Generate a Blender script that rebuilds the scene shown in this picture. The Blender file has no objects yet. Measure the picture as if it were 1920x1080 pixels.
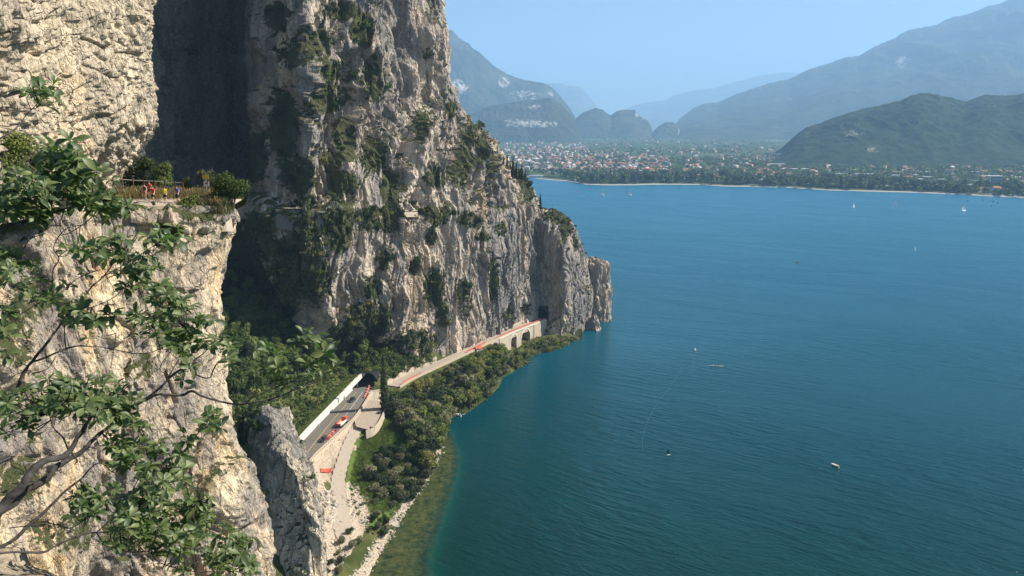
import bpy, math, random
import numpy as np
from mathutils import Vector

random.seed(7)
RNG = np.random.RandomState(11)
sc = bpy.context.scene
COL = sc.collection

# ------------------------------------------------------------------ camera
F = 1387.0                      # focal length in pixels of a 1920 wide picture
H = 130.0                       # eye height above the lake
T = math.radians(12.2)          # downward pitch
cam = bpy.data.cameras.new("camera")
cam.sensor_width = 36.0
cam.lens = 36.0 * F / 1920.0
cam.clip_start = 0.1
cam.clip_end = 60000
camo = bpy.data.objects.new("camera", cam)
COL.objects.link(camo)
camo.location = (0, 0, H)
camo.rotation_euler = (math.pi / 2 - T, 0, 0)
sc.camera = camo

# ------------------------------------------------------------------ sky, sun, exposure
SUN_EL = math.radians(41)
SUN_AZ = math.radians(80)       # clockwise from +Y
sdir = Vector((math.sin(SUN_AZ) * math.cos(SUN_EL), math.cos(SUN_AZ) * math.cos(SUN_EL), math.sin(SUN_EL)))
world = bpy.data.worlds.new("World")
sc.world = world
world.use_nodes = True
wn = world.node_tree
bg = wn.nodes["Background"]
sky = wn.nodes.new("ShaderNodeTexSky")
sky.sky_type = 'NISHITA'
sky.sun_disc = False
sky.sun_elevation = SUN_EL
sky.sun_rotation = SUN_AZ
sky.altitude = 200
sky.air_density = 1.0
sky.dust_density = 0.5
sky.ozone_density = 3.0
wn.links.new(sky.outputs[0], bg.inputs[0])
bg.inputs[1].default_value = 0.05
sun = bpy.data.lights.new("sun", 'SUN')
sun.energy = 5.0
sun.angle = math.radians(0.5)
sun.color = (1.0, 0.93, 0.82)
suno = bpy.data.objects.new("sun", sun)
COL.objects.link(suno)
suno.rotation_euler = sdir.to_track_quat('Z', 'Y').to_euler()
sc.view_settings.view_transform = 'Standard'
sc.view_settings.look = 'None'
sc.view_settings.gamma = 1
sc.view_settings.exposure = 1.14
sc.cycles.max_bounces = 6
sc.cycles.diffuse_bounces = 3
sc.cycles.glossy_bounces = 3
sc.cycles.transmission_bounces = 4
sc.cycles.volume_bounces = 1
sc.cycles.transparent_max_bounces = 8
sc.cycles.use_denoising = True

# ------------------------------------------------------------------ pixel helpers
cT, sT = math.cos(T), math.sin(T)
def ray(px, py):
    a = (px - 960.0) / F
    b = (540.0 - py) / F
    return np.array((a, cT + b * sT, -sT + b * cT))
def PY(px, py, Y):
    r = ray(px, py)
    return np.array((0, 0, H)) + r * (Y / r[1])
def PZ(px, py, z):
    r = ray(px, py)
    return np.array((0, 0, H)) + r * ((z - H) / r[2])
def project(P):
    P = np.asarray(P, float)
    d = P - np.array((0, 0, H))
    dep = d[..., 1] * cT - d[..., 2] * sT
    up = d[..., 1] * sT + d[..., 2] * cT
    dep = np.where(dep < 0.01, 0.01, dep)
    return 960 + F * d[..., 0] / dep, 540 - F * up / dep

# ------------------------------------------------------------------ noise
def _hash(ix, iy, iz, s):
    h = (ix.astype(np.int64) * 73856093) ^ (iy.astype(np.int64) * 19349663) ^ (iz.astype(np.int64) * 83492791) ^ (s * 2654435 + 12345)
    h = (h ^ (h >> 13)) * 1274126177
    h = h & 0xffffffff
    h = (h ^ (h >> 16)) * 2246822519 & 0xffffffff
    return ((h >> 7) & 0xffff) / 65535.0
def vnoise(p, s=0):
    i = np.floor(p).astype(np.int64)
    f = p - i
    f = f * f * f * (f * (f * 6 - 15) + 10)
    r = 0
    for dx in (0, 1):
        wx = f[:, 0] if dx else 1 - f[:, 0]
        for dy in (0, 1):
            wy = f[:, 1] if dy else 1 - f[:, 1]
            for dz in (0, 1):
                wz = f[:, 2] if dz else 1 - f[:, 2]
                r = r + wx * wy * wz * _hash(i[:, 0] + dx, i[:, 1] + dy, i[:, 2] + dz, s)
    return r * 2 - 1
def fbm(p, octs=5, s=0, gain=0.5, ridged=False):
    a, tot, r = 1.0, 0.0, 0
    q = p.copy()
    for o in range(octs):
        n = vnoise(q, s + o * 17)
        if ridged:
            n = 1 - 2 * np.abs(n)
        r = r + a * n
        tot += a
        a *= gain
        q = q * 2.03 + 13.7
    return r / tot
def facets(p, s=0, tilt=1.0):
    """blocky rock: every cell of a jittered lattice gets its own height and its own tilted plane"""
    i = np.floor(p).astype(np.int64)
    wsum = np.zeros(len(p))
    val = np.zeros(len(p))
    for dx in (-1, 0, 1):
        for dy in (-1, 0, 1):
            for dz in (-1, 0, 1):
                cx, cy, cz = i[:, 0] + dx, i[:, 1] + dy, i[:, 2] + dz
                ox = cx + _hash(cx, cy, cz, s + 1) - p[:, 0]
                oy = cy + _hash(cx, cy, cz, s + 2) - p[:, 1]
                oz = cz + _hash(cx, cy, cz, s + 3) - p[:, 2]
                d = ox * ox + oy * oy + oz * oz
                v = (_hash(cx, cy, cz, s + 4) * 2 - 1) + tilt * (
                    ox * (_hash(cx, cy, cz, s + 5) * 2 - 1) + oy * (_hash(cx, cy, cz, s + 6) * 2 - 1) + oz * (_hash(cx, cy, cz, s + 7) * 2 - 1))
                w = np.exp(-16.0 * d)
                wsum += w
                val += w * v
    return val / (wsum + 1e-12)
def cracks(p, s=0, width=0.07):
    n = np.abs(fbm(p, 3, s, 0.45))
    return np.clip(1 - n / width, 0, 1)
def sstep(a, b, x):
    t = np.clip((x - a) / (b - a), 0, 1)
    return t * t * (3 - 2 * t)

# ------------------------------------------------------------------ mesh helpers
def mesh_from(name, V, Fc, mats=(), smooth=False, mat_idx=None, attrs=None):
    """V (n,3); Fc (m,k) array or list of lists"""
    me = bpy.data.meshes.new(name)
    V = np.asarray(V, np.float32)
    me.vertices.add(len(V))
    me.vertices.foreach_set("co", V.ravel())
    if isinstance(Fc, np.ndarray):
        m, k = Fc.shape
        li = Fc.astype(np.int32).ravel()
        st = np.arange(0, m * k, k, dtype=np.int32)
    else:
        ln = np.array([len(f) for f in Fc], np.int32)
        m = len(ln)
        li = np.array([i for f in Fc for i in f], np.int32)
        st = np.concatenate(([0], np.cumsum(ln)[:-1])).astype(np.int32)
    me.loops.add(len(li))
    me.loops.foreach_set("vertex_index", li)
    me.polygons.add(m)
    me.polygons.foreach_set("loop_start", st)
    if mat_idx is not None:
        me.polygons.foreach_set("material_index", np.asarray(mat_idx, np.int32))
    me.polygons.foreach_set("use_smooth", np.full(m, smooth, bool))
    me.update(calc_edges=True)
    me.validate()
    for mt in mats:
        me.materials.append(mt)
    if attrs:
        for k2, a in attrs.items():
            at = me.attributes.new(k2, 'FLOAT', 'POINT')
            at.data.foreach_set("value", np.asarray(a, np.float32))
    return me
def link(name, me, parent=None, **props):
    o = bpy.data.objects.new(name, me)
    COL.objects.link(o)
    if parent is not None:
        o.parent = parent
    for k, v in props.items():
        o[k] = v
    return o
def thing(name, label, cat, loc=(0, 0, 0), rz=0, group=None):
    o = bpy.data.objects.new(name, None)
    COL.objects.link(o)
    o.location = [float(v) for v in loc]
    o.rotation_euler = (0, 0, rz)
    o.empty_display_size = 0.1
    o['label'] = label
    o['category'] = cat
    if group:
        o['group'] = group
    return o
def dup(root, loc, rz, scale=1.0, label=None, group=None):
    r = root.copy(); COL.objects.link(r)
    r.location = [float(v) for v in loc]; r.rotation_euler = (0, 0, rz)
    r.scale = (scale,) * 3 if not hasattr(scale, '__len__') else scale
    if label: r['label'] = label
    if group: r['group'] = group
    for ch in list(root.children):
        c = ch.copy(); COL.objects.link(c); c.parent = r
        for g in ch.children:
            d = g.copy(); COL.objects.link(d); d.parent = c
    return r
class MB:
    """collects simple solids into one mesh"""
    def __init__(s): s.v = []; s.f = []; s.m = []
    def add(s, v, f, mi=0):
        b = len(s.v)
        s.v += [tuple(float(c) for c in q) for q in v]
        s.f += [[b + i for i in q] for q in f]
        s.m += [mi] * len(f)
    def box(s, c, d, rz=0, mi=0, taper=1.0):
        cx, cy, cz = c; hx, hy, hz = d[0] / 2, d[1] / 2, d[2] / 2
        vs = []
        for z, t in ((-hz, 1), (hz, taper)):
            for x, y in ((-hx, -hy), (hx, -hy), (hx, hy), (-hx, hy)):
                x *= t; y *= t
                vs.append((cx + x * math.cos(rz) - y * math.sin(rz), cy + x * math.sin(rz) + y * math.cos(rz), cz + z))
        s.add(vs, [(3, 2, 1, 0), (4, 5, 6, 7), (0, 1, 5, 4), (1, 2, 6, 5), (2, 3, 7, 6), (3, 0, 4, 7)], mi)
    def tube(s, pts, rad, n=6, mi=0, caps=True):
        pts = [Vector(p) for p in pts]
        if not hasattr(rad, '__len__'): rad = [rad] * len(pts)
        vs, fs = [], []
        a = None
        for i, p in enumerate(pts):
            t = (pts[min(i + 1, len(pts) - 1)] - pts[max(i - 1, 0)])
            if t.length < 1e-9: t = Vector((0, 0, 1))
            t.normalize()
            if a is None: a = t.orthogonal().normalized()
            a = a - t * a.dot(t)
            a = a.normalized() if a.length > 1e-6 else t.orthogonal().normalized()
            b = t.cross(a)
            for k in range(n):
                th = 2 * math.pi * k / n
                vs.append(p + a * (math.cos(th) * rad[i]) + b * (math.sin(th) * rad[i]))
        for i in range(len(pts) - 1):
            for k in range(n):
                k2 = (k + 1) % n
                fs.append((i * n + k, (i + 1) * n + k, (i + 1) * n + k2, i * n + k2))
        if caps:
            fs.append(tuple(range(n))); fs.append(tuple((len(pts) - 1) * n + k for k in reversed(range(n))))
        s.add(vs, fs, mi)
    def build(s, name, mats, parent=None, smooth=False, **props):
        if not isinstance(mats, (list, tuple)): mats = [mats]
        me = mesh_from(name, np.array(s.v), s.f, mats, smooth, s.m)
        return link(name, me, parent, **props)

# ------------------------------------------------------------------ materials
class NT:
    def __init__(s, name):
        s.m = bpy.data.materials.new(name); s.m.use_nodes = True
        s.t = s.m.node_tree
        s.b = s.t.nodes["Principled BSDF"]
        s.out = s.t.nodes["Material Output"]
    def n(s, typ, ins=None, **kw):
        nd = s.t.nodes.new(typ)
        for k, v in kw.items(): setattr(nd, k, v)
        for k, v in (ins or {}).items(): s.set(nd, k, v)
        return nd
    def set(s, nd, k, v):
        i = nd.inputs[k]
        if isinstance(v, bpy.types.NodeSocket): s.t.links.new(v, i)
        elif hasattr(v, 'outputs'): s.t.links.new(v.outputs[0], i)
        else: i.default_value = v
    def mix(s, fac, a, b, blend='MIX'):
        nd = s.n('ShaderNodeMix', data_type='RGBA', blend_type=blend)
        s.set(nd, 0, fac)
        for idx, v in ((6, a), (7, b)):
            if isinstance(v, tuple): v = tuple(v) + (1,) if len(v) == 3 else v
            s.set(nd, idx, v)
        return nd.outputs[2]
    def noise(s, vec, scale, detail=4, rough=0.55, dist=0.0):
        nd = s.n('ShaderNodeTexNoise', {'Scale': scale, 'Detail': detail, 'Roughness': rough, 'Distortion': dist})
        if vec is not None: s.set(nd, 'Vector', vec)
        return nd.outputs[0]
    def ramp(s, fac, stops):
        nd = s.n('ShaderNodeValToRGB')
        s.set(nd, 0, fac)
        el = nd.color_ramp.elements
        while len(el) < len(stops): el.new(0.5)
        for e, (p, c) in zip(el, stops):
            e.position = p
            e.color = (c, c, c, 1) if not hasattr(c, '__len__') else tuple(c) + (1,)
        return nd.outputs[0]
    def math(s, op, a, b=0.0, c=None):
        nd = s.n('ShaderNodeMath', operation=op)
        s.set(nd, 0, a); s.set(nd, 1, b)
        if c is not None: s.set(nd, 2, c)
        return nd.outputs[0]
    def map(s, vec, scale=(1, 1, 1), rot=(0, 0, 0)):
        nd = s.n('ShaderNodeMapping')
        s.set(nd, 'Vector', vec)
        nd.inputs['Scale'].default_value = scale
        nd.inputs['Rotation'].default_value = rot
        return nd.outputs[0]
    def obj(s): return s.n('ShaderNodeTexCoord').outputs['Object']
    def attr(s, name): return s.n('ShaderNodeAttribute', attribute_name=name).outputs['Fac']
    def bump(s, h, dist, strength=1.0, prev=None):
        nd = s.n('ShaderNodeBump', {'Strength': strength, 'Distance': dist, 'Height': h})
        if prev is not None: s.set(nd, 'Normal', prev)
        return nd.outputs[0]

def rock_mat(name, k=1.0, light=(0.50, 0.41, 0.30), grey=(0.20, 0.185, 0.165), ochre=(0.50, 0.30, 0.12), greyness=0.5, ochness=0.25, streak=0.6, bump=0.35, crunch=0.6, zsq=0.45):
    """k: feature size in metres, about 1 for a cliff 70 m off"""
    N = NT(name)
    o = N.obj()
    v1 = N.map(o, (1, 1, zsq))
    big = N.noise(v1, 0.11 / k, 5, 0.6, 0.6)
    med = N.noise(v1, 0.55 / k, 5, 0.65, 0.3)
    fine = N.noise(o, 3.2 / k, 5, 0.7)
    st = N.noise(N.map(o, (1.0, 1.0, 0.06)), 0.8 / k, 4, 0.6)
    g = N.math('ADD', N.math('MULTIPLY', big, 0.6), N.math('MULTIPLY', med, 0.4))
    gf = N.ramp(g, [(0.42 + 0.12 * (0.5 - greyness), 0.0), (0.58 + 0.12 * (0.5 - greyness), 1.0)])
    c = N.mix(gf, grey, light)
    of = N.ramp(N.noise(v1, 0.17 / k, 4, 0.6, 1.0), [(0.56 - 0.12 * ochness, 0.0), (0.68, min(1.0, ochness * 2))])
    c = N.mix(N.math('MULTIPLY', of, gf), c, ochre)
    sf = N.ramp(st, [(0.52, 0.0), (0.66, streak)])
    c = N.mix(sf, c, tuple(v * 0.62 for v in grey))
    wv = N.n('ShaderNodeTexNoise', {'Vector': v1, 'Scale': 0.5 / k, 'Detail': 4.0, 'Roughness': 0.6})
    wva = N.n('ShaderNodeVectorMath', {0: N.map(o, (1, 1, 0.45)), 1: wv.outputs['Color']}, operation='ADD')
    wvb = N.n('ShaderNodeVectorMath', {0: wva.outputs[0], 1: N.n('ShaderNodeVectorMath', {0: wv.outputs['Color'], 1: (1.6 * k, 1.6 * k, 1.6 * k)}, operation='MULTIPLY').outputs[0]}, operation='ADD')
    cr = N.n('ShaderNodeTexVoronoi', {'Vector': wvb.outputs[0], 'Scale': 0.55 / k}, feature='DISTANCE_TO_EDGE')
    cr2 = N.n('ShaderNodeTexVoronoi', {'Vector': wvb.outputs[0], 'Scale': 1.7 / k}, feature='DISTANCE_TO_EDGE')
    c = N.mix(N.ramp(fine, [(0.34, crunch), (0.54, 0.0)]), c, tuple(v * 0.42 for v in grey))
    c = N.mix(N.math('MULTIPLY', N.ramp(cr.outputs[0], [(0.0, min(1.0, crunch * 1.4)), (0.045, 0.0)]), N.ramp(med, [(0.40, 0.0), (0.55, 1.0)])), c, tuple(v * 0.3 for v in grey))
    c = N.mix(N.ramp(cr2.outputs[0], [(0.0, crunch * 0.7), (0.05, 0.0)]), c, tuple(v * 0.4 for v in grey))
    shade_fac = N.attr("recess_shade")  # shade painted into the rock colour, zero outside the cliff recess
    c = N.mix(N.ramp(N.math('ADD', shade_fac, N.math('MULTIPLY', N.math('SUBTRACT', big, 0.5), 0.8)), [(0.35, 0.0), (0.8, 0.86)]), c, N.mix(st, tuple(v * 0.12 for v in grey), tuple(v * 0.62 for v in grey)))
    c = N.mix(N.ramp(fine, [(0.55, 0.0), (0.75, 0.35)]), c, tuple(min(1, v * 1.25) for v in light))
    veg = N.attr("veg")
    vf = N.ramp(N.math('ADD', veg, N.math('MULTIPLY', N.math('SUBTRACT', N.noise(o, 1.1 / k, 7, 0.75), 0.5), 2.2)), [(0.45, 0.0), (0.60, 1.0)])
    vc = N.mix(N.noise(o, 0.7 / k, 3), (0.030, 0.045, 0.014), (0.11, 0.105, 0.05))
    c = N.mix(vf, c, vc)
    N.set(N.b, 'Base Color', c)
    N.b.inputs['Roughness'].default_value = 0.95
    N.b.inputs['Specular IOR Level'].default_value = 0.15
    h = N.math('ADD', N.noise(N.map(o, (1, 1, 0.6)), 1.1 / k, 9, 0.72), N.math('MULTIPLY', N.ramp(cr.outputs[0], [(0.0, 0.0), (0.08, 1.0)]), 0.35))
    h = N.math('ADD', h, N.math('MULTIPLY', N.ramp(cr2.outputs[0], [(0.0, 0.0), (0.10, 1.0)]), 0.16))
    N.set(N.b, 'Normal', N.bump(h, bump * k * 1.6, 1.0))
    return N.m

def plain(name, col, rough=0.7, var=0.15, scale=2.0, spec=0.3, metal=0.0, bump=0.0):
    N = NT(name)
    o = N.obj()
    f = N.noise(o, scale, 5, 0.6)
    c = N.mix(f, tuple(v * (1 - var) for v in col), tuple(min(1, v * (1 + var)) for v in col))
    N.set(N.b, 'Base Color', c)
    N.b.inputs['Roughness'].default_value = rough
    N.b.inputs['Specular IOR Level'].default_value = spec
    N.b.inputs['Metallic'].default_value = metal
    if bump: N.set(N.b, 'Normal', N.bump(f, bump))
    return N.m

def leaf_mat(name, dark, lite, scale=0.25, trans=0.25, rough=0.6, spec=0.25, yellow=None):
    N = NT(name)
    geo = N.n('ShaderNodeNewGeometry')
    oi = N.n('ShaderNodeObjectInfo')
    f1 = N.noise(geo.outputs['Position'], scale, 3, 0.6)
    r = geo.outputs['Random Per Island']
    f = N.math('ADD', N.math('MULTIPLY', f1, 0.7), N.math('MULTIPLY', r, 0.35))
    f = N.math('ADD', f, N.math('MULTIPLY', N.math('SUBTRACT', oi.outputs['Random'], 0.5), 0.65))
    c = N.mix(N.ramp(f, [(0.3, 0.0), (0.8, 1.0)]), dark, lite)
    if yellow:
        c = N.mix(N.ramp(oi.outputs['Random'], [(0.72, 0.0), (0.95, 0.7)]), c, yellow)
    N.set(N.b, 'Base Color', c)
    N.b.inputs['Roughness'].default_value = rough
    N.b.inputs['Specular IOR Level'].default_value = spec
    tr = N.n('ShaderNodeBsdfTranslucent')
    N.set(tr, 'Color', N.mix(0.5, c, (0.10, 0.16, 0.02)))
    mx = N.n('ShaderNodeMixShader', {0: trans})
    N.t.links.new(N.b.outputs[0], mx.inputs[1]); N.t.links.new(tr.outputs[0], mx.inputs[2])
    N.t.links.new(mx.outputs[0], N.out.inputs[0])
    return N.m

M = {}
M['rock_near'] = rock_mat("near limestone", 1.0, light=(0.76, 0.61, 0.41), grey=(0.27, 0.235, 0.20), ochre=(0.62, 0.38, 0.13), greyness=0.25, ochness=0.5, streak=0.25, bump=0.24, crunch=0.45)
M['rock_over'] = rock_mat("pale limestone", 1.1, light=(0.82, 0.68, 0.48), grey=(0.50, 0.42, 0.31), greyness=0.12, ochness=0.25, streak=0.12, bump=0.34, crunch=0.38)
M['rock_far'] = rock_mat("far limestone", 3.2, light=(0.80, 0.65, 0.49), grey=(0.26, 0.235, 0.21), zsq=0.22, crunch=0.34, greyness=0.28, ochness=0.40, streak=0.50, bump=0.26)
M['rock_grey'] = rock_mat("grey limestone", 1.6, light=(0.74, 0.62, 0.45), grey=(0.26, 0.24, 0.21), greyness=0.5, ochness=0.1, streak=0.6, bump=0.30)
M['bark'] = plain("bark", (0.085, 0.07, 0.055), 0.95, 0.5, 30, 0.1, bump=0.01)
M['bark_far'] = plain("grey bark", (0.16, 0.13, 0.10), 0.95, 0.3, 2, 0.1)
M['leaf_tree'] = leaf_mat("olive foliage", (0.050, 0.072, 0.010), (0.220, 0.250, 0.050), yellow=(0.26, 0.21, 0.06))
M['leaf_grey'] = leaf_mat("grey green foliage", (0.07, 0.075, 0.035), (0.27, 0.25, 0.13))
M['leaf_dark'] = leaf_mat("dark evergreen foliage", (0.012, 0.026, 0.007), (0.055, 0.080, 0.020))
M['leaf_forest'] = leaf_mat("forest foliage", (0.038, 0.066, 0.010), (0.150, 0.195, 0.038))
M['leaf_town'] = leaf_mat("park foliage", (0.022, 0.050, 0.014), (0.075, 0.12, 0.035), scale=0.05)
M['grass'] = leaf_mat("grass blades", (0.08, 0.13, 0.018), (0.18, 0.23, 0.045), scale=0.15)
M['dry'] = leaf_mat("dry grass", (0.22, 0.17, 0.07), (0.45, 0.36, 0.17), scale=0.6)
M['concrete'] = plain("white concrete", (0.62, 0.58, 0.50), 0.9, 0.12, 1.0)
M['stone'] = plain("pale masonry", (0.46, 0.38, 0.28), 0.95, 0.35, 1.4, 0.2, bump=0.1)
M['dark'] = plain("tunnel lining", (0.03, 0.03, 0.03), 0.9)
M['white'] = plain("white paint", (0.78, 0.78, 0.76), 0.5, 0.05)
M['red'] = plain("red plastic", (0.52, 0.10, 0.055), 0.5, 0.15)
M['black'] = plain("black rubber", (0.02, 0.02, 0.022), 0.6)
# ------------------------------------------------------------------ lofted rock sheets
def crom(P, t):
    """Catmull-Rom along axis 0 of P (n, ...), t in [0, n-1]"""
    n = len(P)
    Q = np.concatenate((2 * P[:1] - P[1:2], P, 2 * P[-1:] - P[-2:-1]), 0)
    i = np.clip(np.floor(t).astype(int), 0, n - 2)
    f = (t - i).reshape((-1,) + (1,) * (P.ndim - 1))
    a, b, c, d = Q[i], Q[i + 1], Q[i + 2], Q[i + 3]
    return 0.5 * (2 * b + (c - a) * f + (2 * a - 5 * b + 4 * c - d) * f * f + (3 * b - a - 3 * c + d) * f ** 3)
def samples(dist, n):
    """n samples over knots 0..len(dist), spread by the weights dist"""
    cum = np.concatenate(([0], np.cumsum(dist)))
    return np.interp(np.linspace(0, cum[-1], n), cum, np.arange(len(cum)))
def grid_faces(nv, nu):
    a = np.arange(nv * nu).reshape(nv, nu)
    return np.stack((a[:-1, :-1], a[:-1, 1:], a[1:, 1:], a[1:, :-1]), -1).reshape(-1, 4)
def normals_of(G):
    du = np.gradient(G, axis=1); dv = np.gradient(G, axis=0)
    n = np.cross(du, dv)
    return n / (np.linalg.norm(n, axis=-1, keepdims=True) + 1e-9)
ROCKS = {}
def sheet(name, rows, nu, nv, mat, disp, veg=None, world_pts=False, hole=None, flip=False, back=0, recess_shade=None, **props):
    G = np.array([[q if world_pts else PY(*q) for q in r] for r in rows], float)
    E = G.copy()
    dc = np.linalg.norm(np.diff(E, axis=1), axis=2).mean(0) + 1e-3
    dr = np.linalg.norm(np.diff(E, axis=0), axis=2).mean(1) + 1e-3
    if back:
        dc[-back:] *= 0.35
    A = crom(G, samples(dr, nv))
    B = crom(np.swapaxes(A, 0, 1), samples(dc, nu))
    S = np.swapaxes(B, 0, 1)
    n = normals_of(S)
    # orientation: outward = towards the lake / camera for the visible columns
    vis = n[:, : max(2, int(nu * 0.7))]
    tocam = np.array((30.0, 0, H)) - S[:, : vis.shape[1]]
    sgn = 1 if (vis * tocam).sum() > 0 else -1
    if flip: sgn = -sgn
    n = n * sgn
    P = S.reshape(-1, 3); Nn = n.reshape(-1, 3)
    D = disp(P).reshape(nv, nu)
    for _ in range(0):
        E2 = np.pad(D, 1, mode='edge')
        D = 0.5 * D + 0.125 * (E2[:-2, 1:-1] + E2[2:, 1:-1] + E2[1:-1, :-2] + E2[1:-1, 2:])
    D = D.reshape(-1)
    X = P + Nn * D[:, None]
    Fc = grid_faces(nv, nu)
    if sgn < 0: Fc = Fc[:, ::-1]
    G2 = X.reshape(nv, nu, 3)
    n2 = normals_of(G2) * sgn
    nz = n2[..., 2].reshape(-1)
    v = veg(X, nz) if veg else np.zeros(len(X))
    if hole is not None:
        cen = X[Fc].mean(1)
        Fc = Fc[~hole(cen)]
    me = mesh_from(name, X, Fc, [mat], False, attrs={"veg": v, "recess_shade": recess_shade(X) if recess_shade else np.zeros(len(X))})
    o = link(name, me, None, kind='structure', **props)
    ROCKS.setdefault(name, []).append((X, n2.reshape(-1, 3), v))
    return o

def rock_disp(big, mid, small, k=1.0, ribs=0.0, zs=0.35, seed=0, cut=0.0, cz_=0.2):
    def f(P):
        q = P * np.array((1, 1, zs))
        w = P + 4 * k * np.stack([fbm(P / (14 * k), 2, seed + 90 + j) for j in range(3)], 1)
        qw = w * np.array((1, 1, zs))
        d = big * fbm(q / (22 * k), 3, seed + 1)
        if ribs:
            d = d + ribs * fbm(w * np.array((1, 1, 0.10)) / (11 * k), 3, seed + 7, ridged=True)
        if cut:
            d = d - cut * cracks(w * np.array((1, 1, cz_)) / (9.0 * k), seed + 11, 0.06) - 0.5 * cut * cracks(w * np.array((1, 1, cz_ * 1.3)) / (3.6 * k), seed + 12, 0.07)
        d = d + mid * facets(qw / (7.0 * k), seed + 3, 1.6)
        d = d + 0.5 * mid * facets(qw / (2.6 * k), seed + 4, 1.6)
        d = d + small * facets(qw / (1.0 * k), seed + 5, 1.6)
        d = d + 0.6 * small * fbm(P / (0.5 * k), 3, seed + 6)
        return d
    return f
def veg_fn(base=0.0, slope=1.0, sc_=12.0, seed=50, blobs=None):
    def f(P, nz):
        a = base + slope * sstep(0.35, 0.8, nz) + 0.55 * fbm(P / sc_, 4, seed) + 0.1
        if blobs is not None:
            a = a + blob_density(P, blobs) * 0.75
        return np.clip(a, 0, 1)
    return f
def blob_density(P, blobs):
    px, py = project(P)
    d = np.zeros(len(P))
    for (cx, cy, rx, ry) in blobs:
        d = np.maximum(d, 1.25 - ((px - cx) / rx) ** 2 - ((py - cy) / ry) ** 2)
    return np.clip(d, 0, 1)

# ---- near cliff that overhangs the path
rowsA = []
#        silhouette px by py, (px left.. ) and depths
for py, sil, ds in ((-1500, 250, 8), (-900, 262, 7), (-500, 270, 6), (-200, 278, 5), (0, 284, 4), (100, 284, 3), (190, 291, 1.5), (240, 287, 1), (290, 262, 0), (325, 238, 0), (352, 226, 0), (385, 212, 0)):
    inn = 0 if py < 300 else (py - 300) * 0.02
    rowsA.append([(-900, py + 30, 22 + ds), (-450, py + 40, 34 + inn), (-150, py + 30, 44 + inn), (60, py + 20, 55 + inn * 2), (170, py + 5, 64 + inn * 3), (sil - 25, py, 72 + inn), (sil, py - 4, 77), (sil - 6, py - 14, 86), (sil - 60, py - 20, 110), (sil - 120, py - 30, 160)])
sheet("cliff", rowsA, 640, 760, M['rock_over'], rock_disp(1.6, 0.42, 0.16, 0.8, ribs=0.3, zs=1.15, seed=100, cut=0.5, cz_=1.4), veg_fn(-0.25, 0.4, 8, 51, [(60, 300, 90, 40)]), label="pale overhanging cliff above the path")

# ---- near cliff below the path
def sB(py):
    return np.interp(py, [385, 402, 440, 480, 520, 560, 620, 680, 740, 790, 850, 900, 950, 1000, 1080, 1300, 2500], [425, 432, 424, 410, 398, 391, 389, 399, 407, 414, 434, 450, 465, 471, 478, 520, 640])
rowsB = []
for py in (392, 404, 425, 460, 500, 560, 620, 690, 760, 830, 900, 980, 1080, 1250, 1600, 2600):
    s = float(sB(py)); k = (py - 400) / 680.0
    dY = -7.0 * max(0, k) ** 0.9
    e = 0 if py > 400 else 3
    rowsB.append([(-900, py + 60, 22 + dY * .3 + e), (-450, py + 30, 36 + dY * .5 + e), (-200, py + 14, 46 + dY + e), (0, py + 4, 59 + dY * 1.2 + e), (120, py, 66 + dY * 1.2 + e), (240, py - 4, 72 + dY + e), (s - 70, py, 76 + dY + e), (s - 16, py, 79 + dY + e), (s, py - 2, 84 + dY + e), (s - 8, py - 10, 96 + dY + e), (s - 70, py - 25, 130 + dY + e)])
blobB = [(365, 400, 45, 22), (330, 432, 26, 16), (400, 385, 40, 14), (310, 470, 16, 20), (60, 560, 50, 60), (30, 640, 50, 90), (260, 700, 40, 40), (120, 1000, 90, 60), (240, 1000, 70, 80), (40, 900, 60, 60), (230, 870, 30, 30), (390, 800, 12, 10), (380, 960, 20, 30)]
sheet("cliff", rowsB, 720, 900, M['rock_near'], rock_disp(2.4, 0.55, 0.18, 1.0, ribs=0.6, zs=0.7, seed=200, cut=0.8, cz_=0.45), veg_fn(-0.22, 0.75, 9, 52, blobB), label="sunlit cliff below the path")

# ---- grey rock tower by the road
rowsC = []
def sC(py): return np.interp(py, [760, 775, 790, 830, 860, 920, 960, 1000, 1060, 1100, 1300], [512, 520, 527, 545, 566, 590, 600, 606, 606, 610, 640])
for py, y0 in ((773, 6), (778, 2), (800, 0), (850, -3), (900, -6), (960, -9), (1020, -12), (1100, -15), (1250, -20)):
    s = float(sC(py))
    b = max(0, (py - 773)) * 0.0
    rowsC.append([(430, py + 25, 222 + y0), (455, py + 12, 212 + y0), (478 + 0.02 * (py - 773), py + (4 if py < 790 else 0), 198 + y0), ((478 + s) / 2, py + (0 if py > 790 else -2), 192 + y0), (s - 16, py + 2, 191 + y0), (s, py, 199 + y0), (s - 6, py - 4, 214 + y0), (s - 45, py - 12, 240 + y0)])
sheet("cliff", rowsC, 420, 460, M['rock_grey'], rock_disp(1.8, 1.1, 0.40, 1.4, ribs=1.6, zs=0.35, seed=300, cut=1.6, cz_=0.15), veg_fn(-0.25, 0.7, 12, 53, [(470, 800, 26, 40), (450, 860, 30, 60), (462, 960, 16, 40)]), label="grey rock tower beside the road")

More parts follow.
